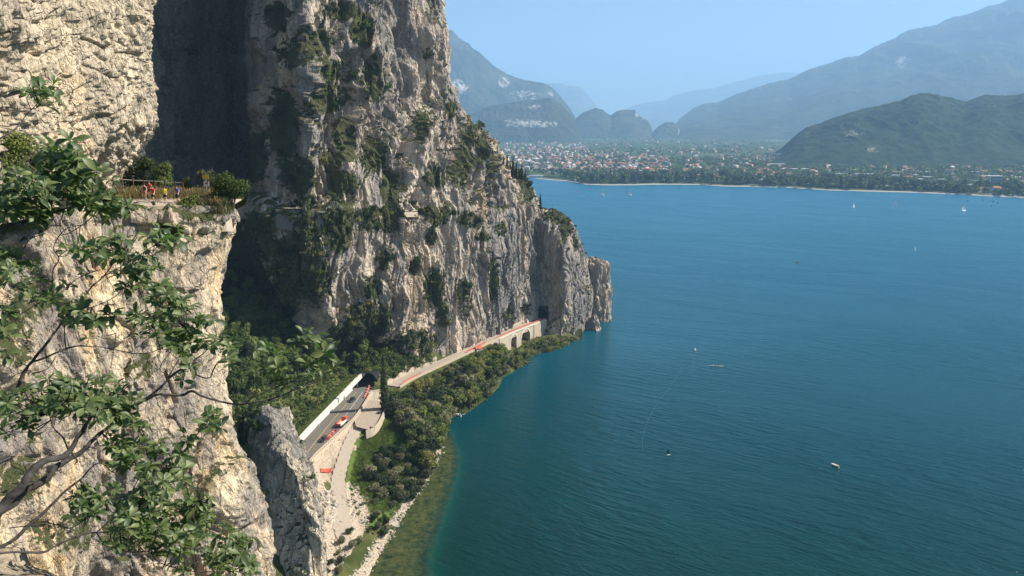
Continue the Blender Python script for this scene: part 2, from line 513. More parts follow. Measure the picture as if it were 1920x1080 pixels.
# ---- great promontory above the ledge
silD = ([-1400, -704, -200, 0, 60, 120, 180, 222, 255, 285, 320, 345, 372, 394], [680, 730, 788, 812, 824, 829, 834, 854, 878, 900, 926, 946, 964, 976])
rowsD = []
baseY = [255, 330, 372, 380, 312, 313, 336, 361, 390, 423, 454, 486, 600]
for py in (-1500, -1000, -704, -400, -200, -60, 60, 150, 222, 285, 345, 385, 397, 398):
    s = float(np.interp(py, *silD))
    k = max(0.0, (394 - py) / 394.0)
    setb = [0, -10 * k, -14 * k, -10 * k, 2 + 6 * k, 2 + 8 * k, 8 * k, 6 * k, 3 * k, -6 * k, -16 * k ** 0.7, -16 * k, 0]
    if py < 0: setb = [v * (1 if i < 4 else 394 / (394 - py) * 1.6) for i, v in enumerate(setb)]
    x4 = 505 + 40 * min(1.0, k * 1.6)
    px = [150, 290, 385, 455, x4] + [x4 + (s - x4) * f for f in (0.20, 0.40, 0.58, 0.75, 0.90, 1.0)] + [s - 10 - 10 * k, s - 90]
    pb = [py + d for d in (-20, -30, -20, -10, -4, 0, 0, 0, 0, 0, 0, -4, -20)]
    rowsD.append([(px[i], (500 if (py == 398 and i < 4) else min(pb[i], 398 + (8 if py == 398 else 0))), baseY[i] + setb[i]) for i in range(13)])
blobD = [(680, 60, 25, 45), (575, 80, 50, 40), (550, 110, 45, 30), (650, 135, 60, 30), (690, 150, 40, 50), (640, 170, 40, 40), (610, 190, 40, 30), (645, 260, 30, 50), (620, 300, 25, 30), (700, 290, 30, 40),
         (640, 345, 40, 30), (815, 330, 30, 30), (600, 380, 60, 20), (800, 100, 15, 15), (845, 205, 12, 20), (890, 250, 30, 30), (905, 270, 20, 35), (925, 275, 25, 25), (870, 300, 20, 40), (860, 330, 20, 25),
         (790, 240, 15, 40), (730, 350, 20, 40), (480, 300, 30, 60), (520, 30, 30, 30), (640, 20, 40, 20), (530, 240, 34, 90), (560, 330, 40, 50)]
def big_relief(P):
    px, py = project(P)
    px = px + 9 * fbm(P / 14.0, 3, 431)
    d = np.zeros(len(P))
    for x, w, y0, y1, a in ((574, 13, 100, 360, 5), (604, 10, 140, 380, -5), (648, 24, 110, 290, -8), (660, 6, 175, 270, 7), (688, 14, 90, 300, -7), (724, 11, 50, 300, 6), (742, 9, 60, 190, -11), (764, 12, 60, 180, 3), (786, 8, 40, 260, 6), (748, 8, 230, 380, -5), (768, 9, 220, 390, 5), (802, 10, 100, 320, 5), (835, 12, 230, 330, -5), (880, 12, 260, 380, 4), (905, 8, 290, 390, -5), (540, 14, 150, 390, -4), (620, 12, 250, 390, -6), (515, 12, 0, 390, 4)):
        d += a * np.exp(-((px - x) / w) ** 2) * sstep(y0 - 25, y0 + 25, py) * sstep(y1 + 25, y1 - 25, py)
    return d
_dD = rock_disp(8.0, 1.9, 0.6, 1.8, ribs=7.0, zs=0.24, seed=400, cut=3.6, cz_=0.10)
sheet("cliff", rowsD, 860, 700, M['rock_far'], (lambda P: _dD(P) + big_relief(P)) if True else rock_disp(8.0, 1.9, 0.6, 1.8, ribs=9.0, zs=0.24, seed=400, cut=3.6, cz_=0.10), veg_fn(-0.06, 0.8, 22, 54, blobD), recess_shade=lambda X: sstep(-88, -114, X[:, 0] + 0.25 * (X[:, 1] - 300)) * 0.8, label="towering promontory above the ledge")  # recess rock coloured darker to stand in for its deep shade

# ---- shoulder behind the promontory that carries the cypresses
rowsD2 = []
for py, p in ((262, (900, 915, 930, 938, 930, 900)), (300, (900, 930, 950, 957, 945, 900)), (325, (900, 950, 975, 988, 975, 920)), (345, (900, 960, 988, 1000, 990, 920)), (370, (900, 965, 1000, 1013, 1000, 930)), (395, (900, 970, 1006, 1020, 1008, 930)), (430, (900, 980, 1010, 1030, 1020, 940))):
    p = tuple(v - 14 * (i in (2, 3, 4)) for i, v in enumerate(p))
    rowsD2.append([(x, py + dy, Y) for x, dy, Y in zip(p, (0, 2, 0, 0, -6, -20), (500, 496, 500, 515, 545, 640))])
sheet("cliff", rowsD2, 200, 220, M['rock_far'], rock_disp(2.0, 1.6, 0.8, 1.6, ribs=2.0, zs=0.4, seed=450), veg_fn(0.10, 0.8, 14, 55, [(950, 330, 60, 20), (990, 350, 12, 30)]), label="rocky shoulder behind the promontory")

# ---- lower cliff between the ledge and the road
topE = [(445, 395, 330), (515, 397, 300), (600, 400, 305), (690, 401, 328), (770, 402, 352), (850, 402, 382), (930, 402, 416), (978, 400, 446), (992, 398, 468)]
botE = [(575, 590, 58), (605, 628, 48), (655, 660, 36), (718, 686, 21), (790, 677, 14.5), (850, 657, 13), (915, 627, 13), (965, 606, 13), (1003, 590, 13)]
rowsE = [[(a, b - 6.5, y + 14) for a, b, y in topE], [(a, b - 2, y + 4.5) for a, b, y in topE], list(topE)]
# the foot is given by height; turn it into depth
foot = []
for a, b, z in botE:
    p = PZ(a, b, z); foot.append((a, b, float(p[1])))
foot[0] = (560, 560, 314.0); foot[1] = (600, 628, 324.0); foot[2] = (655, 662, 346.0); foot[3] = (718, 688, 353.0)
for f in (0.12, 0.3, 0.5, 0.7, 0.88, 1.0, 1.06):
    g = f ** 1.0
    rowsE.append([(t[0] + (q[0] - t[0]) * g, t[1] + (q[1] - t[1]) * g, t[2] + (q[2] - t[2]) * (0.35 * g + 0.65 * g ** 4)) for t, q in zip(topE, foot)])
rowsE.append([(q[0], q[1] + (25, 40, 50, 60, 85, 85, 85, 85, 85)[i], q[2] + (2, 2, 1, 0, -1, -1, -1, -1, -1)[i]) for i, q in enumerate(foot)])
blobE = [(720, 398, 260, 9), (600, 420, 60, 25), (680, 415, 45, 25), (730, 420, 20, 20), (820, 405, 25, 20), (880, 410, 30, 20), (905, 445, 20, 12), (808, 445, 12, 20), (720, 490, 15, 25), (775, 500, 12, 15),
         (700, 540, 20, 30), (640, 450, 30, 30), (560, 470, 60, 50), (590, 520, 40, 60), (815, 545, 20, 50), (870, 560, 20, 40), (925, 520, 12, 50), (955, 590, 15, 15), (985, 580, 10, 14), (690, 600, 50, 40),
         (780, 640, 40, 26), (740, 660, 40, 30), (830, 590, 20, 30), (650, 630, 40, 30), (940, 430, 20, 15), (485, 440, 45, 60), (535, 530, 40, 70)]
sheet("cliff", rowsE, 900, 580, M['rock_far'], rock_disp(3.5, 1.1, 0.45, 1.6, ribs=6.0, zs=0.2, seed=500, cut=2.6, cz_=0.10), veg_fn(-0.05, 0.8, 18, 56, blobE), label="ribbed cliff between the ledge and the road")

# ---- the nose the road tunnels through
rowsN = [
    [(965, 398, 476), (995, 396, 470), (1015, 395, 470), (1030, 396, 474), (1040, 400, 482), (1046, 405, 494), (1040, 395, 530), (960, 380, 590)],
    [(966, 410, 470), (992, 410, 465), (1022, 410, 462), (1042, 413, 466), (1058, 413, 476), (1068, 418, 492), (1055, 410, 528), (965, 395, 585)],
    [(970, 455, 470), (998, 450, 465), (1030, 448, 457), (1055, 450, 453), (1074, 450, 472), (1088, 455, 490), (1070, 445, 525), (980, 430, 580)],
    [(974, 510, 470), (1003, 505, 465), (1035, 505, 455), (1061, 505, 450), (1089, 503, 470), (1102, 505, 490), (1085, 495, 530), (990, 480, 580)],
    [(978, 560, 470), (1005, 560, 463), (1038, 565, 453), (1065, 568, 448), (1096, 563, 466), (1111, 558, 488), (1095, 550, 530), (1000, 530, 580)]]
low = []
for a, b, z in ((988, 605, 10), (1010, 640, 0), (1040, 646, -2), (1072, 640, -2), (1092, 628, -2), (1104, 616, -2), (1098, 600, -2), (1000, 585, -2)):
    p = PZ(a, b, z); low.append((a, b, float(p[1])))
rowsN.append(low)
rowsN.append([(a, b + 12, y - 2) for a, b, y in low])
def hole_nose(c):
    px, py = project(c)
    return (np.abs(px - 1015.5) < 13) & (py > 574) & (py < 603) & (c[:, 1] < 475) & (c[:, 1] > 440)
sheet("cliff", rowsN, 460, 520, M['rock_far'], rock_disp(2.0, 0.6, 0.45, 1.4, ribs=1.2, zs=0.25, seed=600, cut=1.6, cz_=0.10), veg_fn(-0.20, 0.9, 18, 57, [(1035, 405, 22, 14), (1060, 432, 12, 25), (1078, 460, 8, 20)]), hole=hole_nose, label="sheer rock nose the road tunnels through")

# ---- sea stack
def stack_rows(cx, cy, prof, squash=0.8, tw=0.3):
    rows = []
    for z, rx, ox in prof:
        rows.append([(cx + ox + rx * math.cos(a), cy + rx * squash * math.sin(a), z) for a in [tw - 2 * math.pi * i / 10 for i in range(11)]])
    return rows
pS = PZ(1122, 600, 0)
prof = [(41.0, 0.6, -1.5), (40.6, 4.0, -1.2), (39.2, 6.6, -0.8), (34, 7.6, -0.5), (25, 8.4, -0.2), (14, 8.7, 0), (5, 8.9, 0.2), (0, 9.2, 0), (-4, 10, 0)]
sheet("rock_stack", stack_rows(pS[0] - 1.0, pS[1] + 4, prof, 1.1), 160, 170, M['rock_far'], rock_disp(1.2, 1.0, 0.5, 1.2, ribs=1.4, zs=0.3, seed=700, cut=1.5, cz_=0.12), veg_fn(-0.25, 0.6, 8, 58), world_pts=True, flip=None, label="grey rock stack standing in the lake off the nose")
pS2 = PZ(1116, 620, 0)
prof2 = [(10, 0.5, 0), (9, 1.6, 0), (6, 3.0, 0), (2, 4.0, 0), (-3, 5.0, 0)]
sheet("rock_stack", stack_rows(pS2[0] - 1, pS2[1] + 2, prof2), 60, 60, M['rock_far'], rock_disp(0.6, 0.6, 0.4, 0.8, seed=720), veg_fn(-0.5, 0, 8, 59), world_pts=True, label="low pale boulder at the foot of the rock stack")

# ------------------------------------------------------------------ lakeside terrain (one height field)
shore_px = [(560, 1260), (600, 1190), (640, 1135), (690, 1080), (722, 1020), (752, 975), (785, 925), (812, 882), (828, 845), (834, 810), (842, 785), (880, 772), (915, 745), (935, 726), (942, 708), (968, 694), (985, 674), (1005, 662), (1035, 656), (1062, 642), (1085, 636)]
shore = np.array([PZ(a, b, 0)[:2] for a, b in shore_px])
ctrl = []
def cz(px, py, z): p = PZ(px, py, z); ctrl.append((p[0], p[1], z))
def cY(px, py, Y): p = PY(px, py, Y); ctrl.append((p[0], p[1], p[2]))
for a, b in shore_px: cz(a, b, 0)
for a, b, z in ((584, 862, 12), (620, 826, 12), (666, 783, 12), (700, 735, 12), (560, 880, 12), (640, 770, 12), (600, 810, 12),
                (742, 727, 11), (800, 700, 11.5), (870, 668, 12), (930, 640, 12), (890, 650, 12), (830, 680, 12),
                (700, 770, 11.5), (672, 810, 10.5), (648, 850, 9.5), (632, 900, 8.5), (640, 950, 7.5), (640, 1000, 6.5), (650, 1060, 5), (600, 960, 9.5), (598, 1050, 8), (600, 1130, 6), (560, 1000, 13), (520, 1100, 12),
                (735, 790, 9), (700, 830, 8), (668, 880, 7), (690, 930, 4.5), (760, 830, 7), (790, 860, 4), (740, 900, 4), (720, 960, 2.5), (700, 1000, 2.5), (680, 1030, 2.2), (660, 1085, 2),
                (800, 740, 8), (870, 710, 7), (930, 685, 5), (960, 655, 4), (990, 648, 3), (1020, 640, 4), (1045, 640, 2.5), (850, 745, 4), (910, 710, 4), (1000, 636, 4), (970, 640, 5),
                (552, 800, 19), (600, 745, 19), (640, 712, 20), (675, 690, 21), (520, 800, 22), (500, 760, 30), (450, 720, 40), (600, 700, 28), (640, 680, 30), (560, 690, 37), (500, 700, 40), (700, 690, 20), (725, 700, 16)):
    cz(a, b, z)
for a, b, y in ((430, 640, 232), (470, 640, 250), (540, 630, 285), (430, 550, 236), (500, 560, 262), (560, 600, 296), (430, 470, 250), (470, 440, 290), (400, 420, 285), (330, 450, 230), (330, 560, 200), (350, 700, 190), (380, 780, 195), (600, 650, 312), (440, 400, 320), (520, 500, 300)):
    cY(a, b, y)
# under water: fall away from the shore
for k in range(0, len(shore), 2):
    a = shore[max(k - 1, 0)]; b = shore[min(k + 1, len(shore) - 1)]
    d = b - a; nrm = np.array((d[1], -d[0])) / (np.linalg.norm(d) + 1e-9)
    q = shore[k] + nrm * 22
    ctrl.append((q[0], q[1], -7.0))
ctrl = np.array(ctrl)
def tps_fit(C, lam=2.0):
    n = len(C)
    d = np.linalg.norm(C[:, None, :2] - C[None, :, :2], axis=2)
    K = d  # biharmonic in the linear variant: stable, no overshoot
    A = np.zeros((n + 3, n + 3))
    A[:n, :n] = K - lam * np.eye(n)
    A[:n, n] = 1; A[:n, n + 1:] = C[:, :2]
    A[n, :n] = 1; A[n + 1:, :n] = C[:, :2].T
    w = np.linalg.solve(A, np.concatenate((C[:, 2], np.zeros(3))))
    return w
TW = tps_fit(ctrl)
def tps(xy):
    out = np.zeros(len(xy))
    n = len(ctrl)
    for s in range(0, len(xy), 20000):
        q = xy[s:s + 20000]
        d = np.linalg.norm(q[:, None] - ctrl[None, :, :2], axis=2)
        out[s:s + 20000] = d @ TW[:n] + TW[n] + q @ TW[n + 1:]
    return out
def seg_dist(xy, line):
    """distance to polyline, signed + on its right, and arc parameter"""
    best = np.full(len(xy), 1e9); sg = np.zeros(len(xy)); par = np.zeros(len(xy)); acc = 0.0
    for a, b in zip(line[:-1], line[1:]):
        d = b - a; L = np.linalg.norm(d)
        t = np.clip(((xy - a) @ d) / (L * L), 0, 1)
        q = a + t[:, None] * d
        e = xy - q; r = np.linalg.norm(e, axis=1)
        s = np.sign(d[1] * e[:, 0] - d[0] * e[:, 1])
        m = r < best
        best = np.where(m, r, best); sg = np.where(m, s, sg); par = np.where(m, acc + t * L, par)
        acc += L
    return best * sg, par
# road edges (height 12), gallery stretch then the old road to the nose
ROADZ = 12.0
Beam = np.array([PZ(a, b, z) for a, b, z in ((540, 842, 18), (552, 829, 18), (590, 789, 18), (630, 748, 18), (664, 713, 18.3), (692, 685, 20.0))])
Rgt0 = [PZ(a, b, ROADZ)[:2] for a, b in ((570, 880), (590, 856), (622, 826), (666, 783), (699, 732))]
LftY = np.array([q[1] for q in Rgt0])
Lft = np.stack((np.interp(LftY, Beam[:, 1], Beam[:, 0]) - 3.2, LftY), 1)
Rgt = np.array([PZ(a, b, ROADZ)[:2] for a, b in ((570, 880), (590, 856), (622, 826), (666, 783), (699, 732))])
Cen = (Lft + Rgt) / 2
PORT_L = np.array((np.interp(326, Beam[:, 1], Beam[:, 0]) - 3.2, 326.0)); PORT_R = PZ(711, 724, ROADZ)[:2]
Old_px = [(738, 724), (768, 707), (800, 692), (835, 676), (870, 660), (905, 643), (945, 625), (985, 609), (1016, 598)]
OldC = np.array([PZ(a, b, ROADZ + 0.6)[:2] for a, b in Old_px])
Trk_px = [(706, 735), (700, 752), (690, 775), (672, 800), (655, 830), (643, 865), (634, 900), (634, 940), (642, 985), (646, 1030)]
Trk = np.array([PZ(a, b, z)[:2] for (a, b), z in zip(Trk_px, (12, 12, 11.5, 11, 10.2, 9.4, 8.6, 8, 7.2, 6.5))])
TrkZ = np.array((12, 12, 11.5, 11, 10.2, 9.4, 8.6, 8, 7.2, 6.5))
def cumlen(L): return np.concatenate(([0], np.cumsum(np.linalg.norm(np.diff(L, axis=0), axis=1))))
def terrain_z(xy, rough=True):
    z = tps(xy)
    ds, _ = seg_dist(xy, shore)          # + = lake side
    dr, _ = seg_dist(xy, Cen)
    w = 0.5 * np.linalg.norm(Lft - Rgt, axis=1).mean()
    inland = ds < 0
    P3 = np.stack((xy[:, 0], xy[:, 1], z), 1)
    if rough:
        n = fbm(P3 * (1, 1, 0) / 6.0, 5, 31) * 1.0 + fbm(P3 * (1, 1, 0) / 1.2, 3, 33) * 0.35
    else:
        n = 0
    amp = sstep(0, 10, -ds) * np.where(z > 24, 2.2, 0.9)
    z = z + n * amp
    z = np.where((ds > 0), np.minimum(z, -0.15 - 0.06 * ds - 0.012 * ds ** 1.6), np.maximum(z, 0.12 + np.where(xy[:, 1] > 292, 0.75, 0.10) * np.minimum(-ds, 6)))
    # benches: track, old road, gallery road
    dt, pt = seg_dist(xy, Trk)
    zt = np.interp(pt, cumlen(Trk), TrkZ)
    b = sstep(5.0, 2.2, np.abs(dt))
    z = z * (1 - b) + (zt - 0.25) * b
    do, _ = seg_dist(xy, OldC)
    b = sstep(6.5, 3.4, np.abs(do))
    z = z * (1 - b) + (ROADZ + 0.2) * b
    # slope above the gallery roof, then the trench the road runs in
    bx = np.interp(xy[:, 1], Beam[:, 1], Beam[:, 0])
    left = (xy[:, 0] < bx - 3.4) & (xy[:, 1] < Beam[-1, 1] + 6)
    z = np.where(left, np.maximum(np.minimum(z, 18.25 + 0.8 * np.clip(bx - 4.4 - xy[:, 0], 0, 99)), 18.2), z)
    rx = np.interp(xy[:, 1], Rgt[:, 1], Rgt[:, 0])
    m = (xy[:, 0] >= bx - 3.4) & (xy[:, 0] < rx + 0.4) & (xy[:, 1] > 236) & (xy[:, 1] < PORT_L[1] + 1.2)
    z = np.where(m, ROADZ - 0.4, z)
    z = np.minimum(z, H - xy[:, 1] * math.tan(math.radians(6.7)))
    # nothing but water and piers below the arches
    dv, pv = seg_dist(xy, OldC)
    tot = cumlen(OldC)[-1]
    under = sstep(tot - 62, tot - 52, pv) * (dv > -1.5)
    z = np.where((under > 0) & (np.abs(dv) < 8), np.minimum(z, 12.2 - under * (8.2 + 2 * sstep(0, 4, dv))), z)
    return z
tx = np.arange(-150, 45, 0.55); ty = np.arange(165, 480, 0.6)
gx, gy = np.meshgrid(tx, ty)
txy = np.stack((gx.ravel(), gy.ravel()), 1)
tz = terrain_z(txy)
TV = np.concatenate((txy, tz[:, None]), 1)
Tn = normals_of(TV.reshape(len(ty), len(tx), 3)); Tn = Tn * np.sign(Tn[..., 2:3])
TERR = (TV, Tn.reshape(-1, 3))
ds_all, _ = seg_dist(txy, shore)
tpx, tpy = project(TV)
def poly_mask(px, py, poly):
    c = np.zeros(len(px), bool); n = len(poly)
    for i in range(n):
        x1, y1 = poly[i]; x2, y2 = poly[(i + 1) % n]
        m = ((y1 > py) != (y2 > py)) & (px < (x2 - x1) * (py - y1) / (y2 - y1 + 1e-12) + x1)
        c ^= m
    return c
rub_poly = [(590, 880), (600, 900), (620, 945), (640, 930), (655, 900), (690, 925), (695, 960), (690, 990), (640, 1055), (620, 1080), (560, 1150), (540, 1100), (560, 960)]
rub3 = [(578, 880), (622, 830), (666, 787), (700, 765), (690, 795), (655, 850), (630, 905), (600, 910)]
rub2 = [(740, 715), (750, 690), (790, 668), (800, 690), (770, 705)]
grass_poly = [(655, 905), (650, 850), (675, 815), (705, 790), (745, 785), (800, 800), (820, 850), (780, 915), (750, 950), (700, 1000), (690, 930)]
wq = TV * (1, 1, 0) / 5.0
tpx = tpx + 16 * fbm(wq, 4, 61); tpy = tpy + 16 * fbm(wq, 4, 62)
rub = np.maximum(poly_mask(tpx, tpy, rub_poly), poly_mask(tpx, tpy, rub2)).astype(float)
rub = np.maximum(rub, poly_mask(tpx, tpy, rub3) * 0.8)
rub = np.maximum(rub, ((ds_all > -2.5) & (TV[:, 1] < 285)) * 1.0)
rub = np.maximum(rub, ((ds_all > -3.0) & (TV[:, 1] >= 285)) * 0.25)
gr = poly_mask(tpx, tpy, grass_poly).astype(float)
N = NT("hillside soil and grass")
o_ = N.obj()
f1 = N.noise(o_, 0.5, 5, 0.65); f2 = N.noise(o_, 2.2, 5, 0.7); f3 = N.noise(o_, 0.09, 4, 0.6)
cg = N.mix(f1, (0.028, 0.042, 0.010), (0.075, 0.09, 0.025))
cg = N.mix(N.ramp(f3, [(0.45, 0.0), (0.65, 0.6)]), cg, (0.17, 0.16, 0.06))
cb = N.mix(f2, (0.06, 0.11, 0.018), (0.14, 0.19, 0.04))
cr_ = N.mix(N.ramp(f2, [(0.35, 0), (0.65, 1)]), (0.26, 0.20, 0.14), (0.62, 0.51, 0.38))
c_ = N.mix(N.attr("grass"), cg, cb)
rf_ = N.ramp(N.math('ADD', N.attr("rubble"), N.math('MULTIPLY', N.math('SUBTRACT', f1, 0.5), 0.8)), [(0.42, 0), (0.58, 1)])
c_ = N.mix(rf_, c_, cr_)
N.set(N.b, 'Base Color', c_); N.b.inputs['Roughness'].default_value = 0.95; N.b.inputs['Specular IOR Level'].default_value = 0.1
N.set(N.b, 'Normal', N.bump(f2, 0.5))
M['ground'] = N.m
TF = grid_faces(len(ty), len(tx))
tc = TV[TF].mean(1)
pd = PORT_R - PORT_L; pd = pd / np.linalg.norm(pd); pn = np.array((-pd[1], pd[0])); pn = pn * np.sign(pn[1])
PC = PORT_L + (PORT_R - PORT_L) * 0.47
ea = (tc[:, :2] - PC) @ pd; eb = (tc[:, :2] - PC) @ pn
TF = TF[~((np.abs(ea) < 5.4) & (eb > -2) & (eb < 4.0) & (tc[:, 2] < 19.6))]
me = mesh_from("hillside", TV, TF, [M['ground']], False, attrs={"rubble": rub, "grass": gr})
link("hillside", me, None, kind='structure', label="green slope and stony shore below the cliffs")

# ------------------------------------------------------------------ lake
shore_far_px = [(700, 322), (900, 328), (985, 331), (1010, 335), (1070, 340), (1092, 345), (1150, 347), (1230, 346), (1310, 346), (1372, 350), (1400, 350), (1480, 352), (1560, 357), (1700, 360), (1800, 365), (1920, 371), (2100, 380), (2400, 400)]
shore_far = np.array([PZ(a, b, 0.3)[:2] for a, b in shore_far_px])
N = NT("lake water")
o_ = N.obj()
sh = N.attr("shallow")
weeds = N.noise(o_, 0.35, 7, 0.75)
wc = N.mix(N.noise(o_, 0.006, 3, 0.5), (0.000, 0.018, 0.014), (0.000, 0.031, 0.027))
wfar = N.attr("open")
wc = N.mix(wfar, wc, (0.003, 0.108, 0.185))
shc = N.mix(N.ramp(weeds, [(0.36, 0.0), (0.64, 1.0)]), (0.008, 0.026, 0.010), (0.085, 0.090, 0.032))
edge = N.mix(N.ramp(sh, [(0.0, 0), (0.14, 0.06), (0.28, 0.18), (0.38, 0.0)]), wc, (0.01, 0.15, 0.11))
wc2 = N.mix(N.ramp(N.math('ADD', sh, N.math('MULTIPLY', N.math('SUBTRACT', weeds, 0.5), 0.25)), [(0.22, 0.0), (0.62, 1.0)]), edge, shc)
N.set(N.b, 'Base Color', wc2)
N.set(N.b, 'Roughness', N.math('ADD', N.math('MULTIPLY', wfar, 0.20), 0.14))
N.b.inputs['IOR'].default_value = 1.33; N.b.inputs['Specular IOR Level'].default_value = 0.38
mp = N.map(o_, (0.16, 0.55, 1), (0, 0, math.radians(-33)))
mp0 = N.n('ShaderNodeVectorRotate', {'Angle': math.radians(33)}, rotation_type='Z_AXIS')
N.set(mp0, 'Vector', o_)
w1 = N.noise(N.map(mp0.outputs[0], (0.085, 0.34, 1)), 1.0, 3, 0.55, 0.4)
w2 = N.noise(N.map(mp0.outputs[0], (0.35, 1.0, 1)), 1.0, 3, 0.6, 0.3)
w3 = N.noise(N.map(mp0.outputs[0], (0.006, 0.014, 1)), 1.0, 5, 0.6, 1.2)
amp = N.math('MULTIPLY', N.ramp(w3, [(0.38, 0.25), (0.60, 1.0)]), N.attr('chop'))
hh = N.math('ADD', N.math('MULTIPLY', N.math('MULTIPLY', w1, 0.9), amp), N.math('MULTIPLY', N.math('MULTIPLY', w2, 0.26), N.attr('chop')))
N.set(N.b, 'Normal', N.bump(hh, 2.5, 1.0))
M['water'] = N.m
wx = np.concatenate((np.linspace(-5000, -160, 12), np.arange(-150, 60, 2.0), np.linspace(64, 5000, 30)))
wy = np.concatenate((np.linspace(-1500, 120, 10), np.arange(130, 500, 2.0), np.linspace(510, 3800, 50)))
gx, gy = np.meshgrid(wx, wy)
wxy = np.stack((gx.ravel(), gy.ravel()), 1)
dsw, _ = seg_dist(wxy, shore)
shal = np.where(wxy[:, 1] < 520, sstep(15, 5, dsw + 0 * dsw), 0)
wpx, wpy = project(np.concatenate((wxy, np.zeros((len(wxy), 1))), 1))
wid = np.interp(wxy[:, 1], [180, 205, 250, 275, 290, 330, 600], [24, 17, 12, 9, 6, 3.0, 2.0])
shal = np.clip(1.0 - dsw / (wid * 1.35), 0, 1) * (dsw > -30)
shal = np.where(dsw < 0, 1.0, shal)
shal *= sstep(318, 285, wxy[:, 1])
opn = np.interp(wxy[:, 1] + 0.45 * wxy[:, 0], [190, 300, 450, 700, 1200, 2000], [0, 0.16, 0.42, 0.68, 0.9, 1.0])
me = mesh_from("lake", np.concatenate((wxy, np.zeros((len(wxy), 1))), 1), grid_faces(len(wy), len(wx)), [M['water']], True, attrs={"shallow": shal, "open": opn, "chop": 0.22 + 0.78 * sstep(8, 95, np.abs(dsw))})
link("lake", me, None, kind='structure', label="teal lake with small wind waves")
# ------------------------------------------------------------------ valley floor and beach
nX = 420
xs = np.linspace(-2600, 5200, nX)
order = np.argsort(shore_far[:, 0])
sf = shore_far[order]
ysh = np.interp(xs, sf[:, 0], sf[:, 1]) + 14 * fbm(np.stack((xs / 90, xs * 0, xs * 0), 1), 3, 5)
vs = np.concatenate(([0, 0.0006, 0.0025, 0.006], np.linspace(0.012, 1, 110) ** 1.6))
yy = ysh[None, :] + vs[:, None] * (19000 - ysh[None, :])
xx = np.repeat(xs[None, :], len(vs), 0) * (1 + vs[:, None] * 1.2)
def plain_z(y, ys): return np.clip((y - ys) / 8.0, -0.3, 1.6) + np.clip(y - ys, 0, None) * 0.006
zz = plain_z(yy, ysh[None, :])
GV = np.stack((xx.ravel(), yy.ravel(), zz.ravel()), 1)
sandy = sstep(17, 7, (yy - ysh[None, :]).ravel())
N = NT("valley fields")
o_ = N.obj()
vor = N.n('ShaderNodeTexVoronoi', {'Vector': N.map(o_, (0.006, 0.010, 1)), 'Scale': 1.0})
cgf = N.mix(N.n('ShaderNodeSeparateColor', {0: vor.outputs['Color']}).outputs[0], (0.035, 0.060, 0.024), (0.11, 0.14, 0.065))
cgf = N.mix(N.ramp(N.noise(o_, 0.02, 4, 0.6), [(0.45, 0), (0.6, 1)]), cgf, (0.03, 0.055, 0.022))
cgf = N.mix(N.attr("sand"), cgf, (0.40, 0.37, 0.31))
N.set(N.b, 'Base Color', cgf); N.b.inputs['Roughness'].default_value = 1.0; N.b.inputs['Specular IOR Level'].default_value = 0.0
me = mesh_from("valley_ground", GV, grid_faces(len(vs), nX), [N.m], True, attrs={"sand": sandy})
link("ground", me, None, kind='structure', label="flat green valley floor behind the far shore")

# ------------------------------------------------------------------ far mountains
def mount_mat(name, rockc, green, rockiness, sc_, g2):
    N = NT(name)
    o = N.obj()
    n1 = N.noise(o, 1.0 / sc_, 6, 0.65, 0.5)
    n2 = N.noise(N.map(o, (1, 1, 0.5)), 3.0 / sc_, 5, 0.7)
    c = N.mix(N.ramp(n2, [(0.35, 0), (0.65, 1)]), green, g2)
    n3 = N.noise(N.map(o, (1, 1, 0.35)), 14.0 / sc_, 5, 0.75)
    cg_ = N.math('MULTIPLY', N.attr("crag"), N.ramp(n3, [(0.40, 0.0), (0.62, 1.0)]))
    c = N.mix(N.ramp(N.math('ADD', N.math('ADD', N.math('MULTIPLY', n1, 0.55), N.math('MULTIPLY', n3, 0.25)), N.math('ADD', N.math('MULTIPLY', n2, 0.2), cg_)), [(0.86 - rockiness, 0.0), (1.0 - rockiness, 1.0)]), c, rockc)
    N.set(N.b, 'Base Color', c)
    N.b.inputs['Roughness'].default_value = 1.0; N.b.inputs['Specular IOR Level'].default_value = 0.0
    N.set(N.b, 'Normal', N.bump(N.math('ADD', n2, N.math('MULTIPLY', n3, 0.5)), sc_ * 0.09))
    return N.m
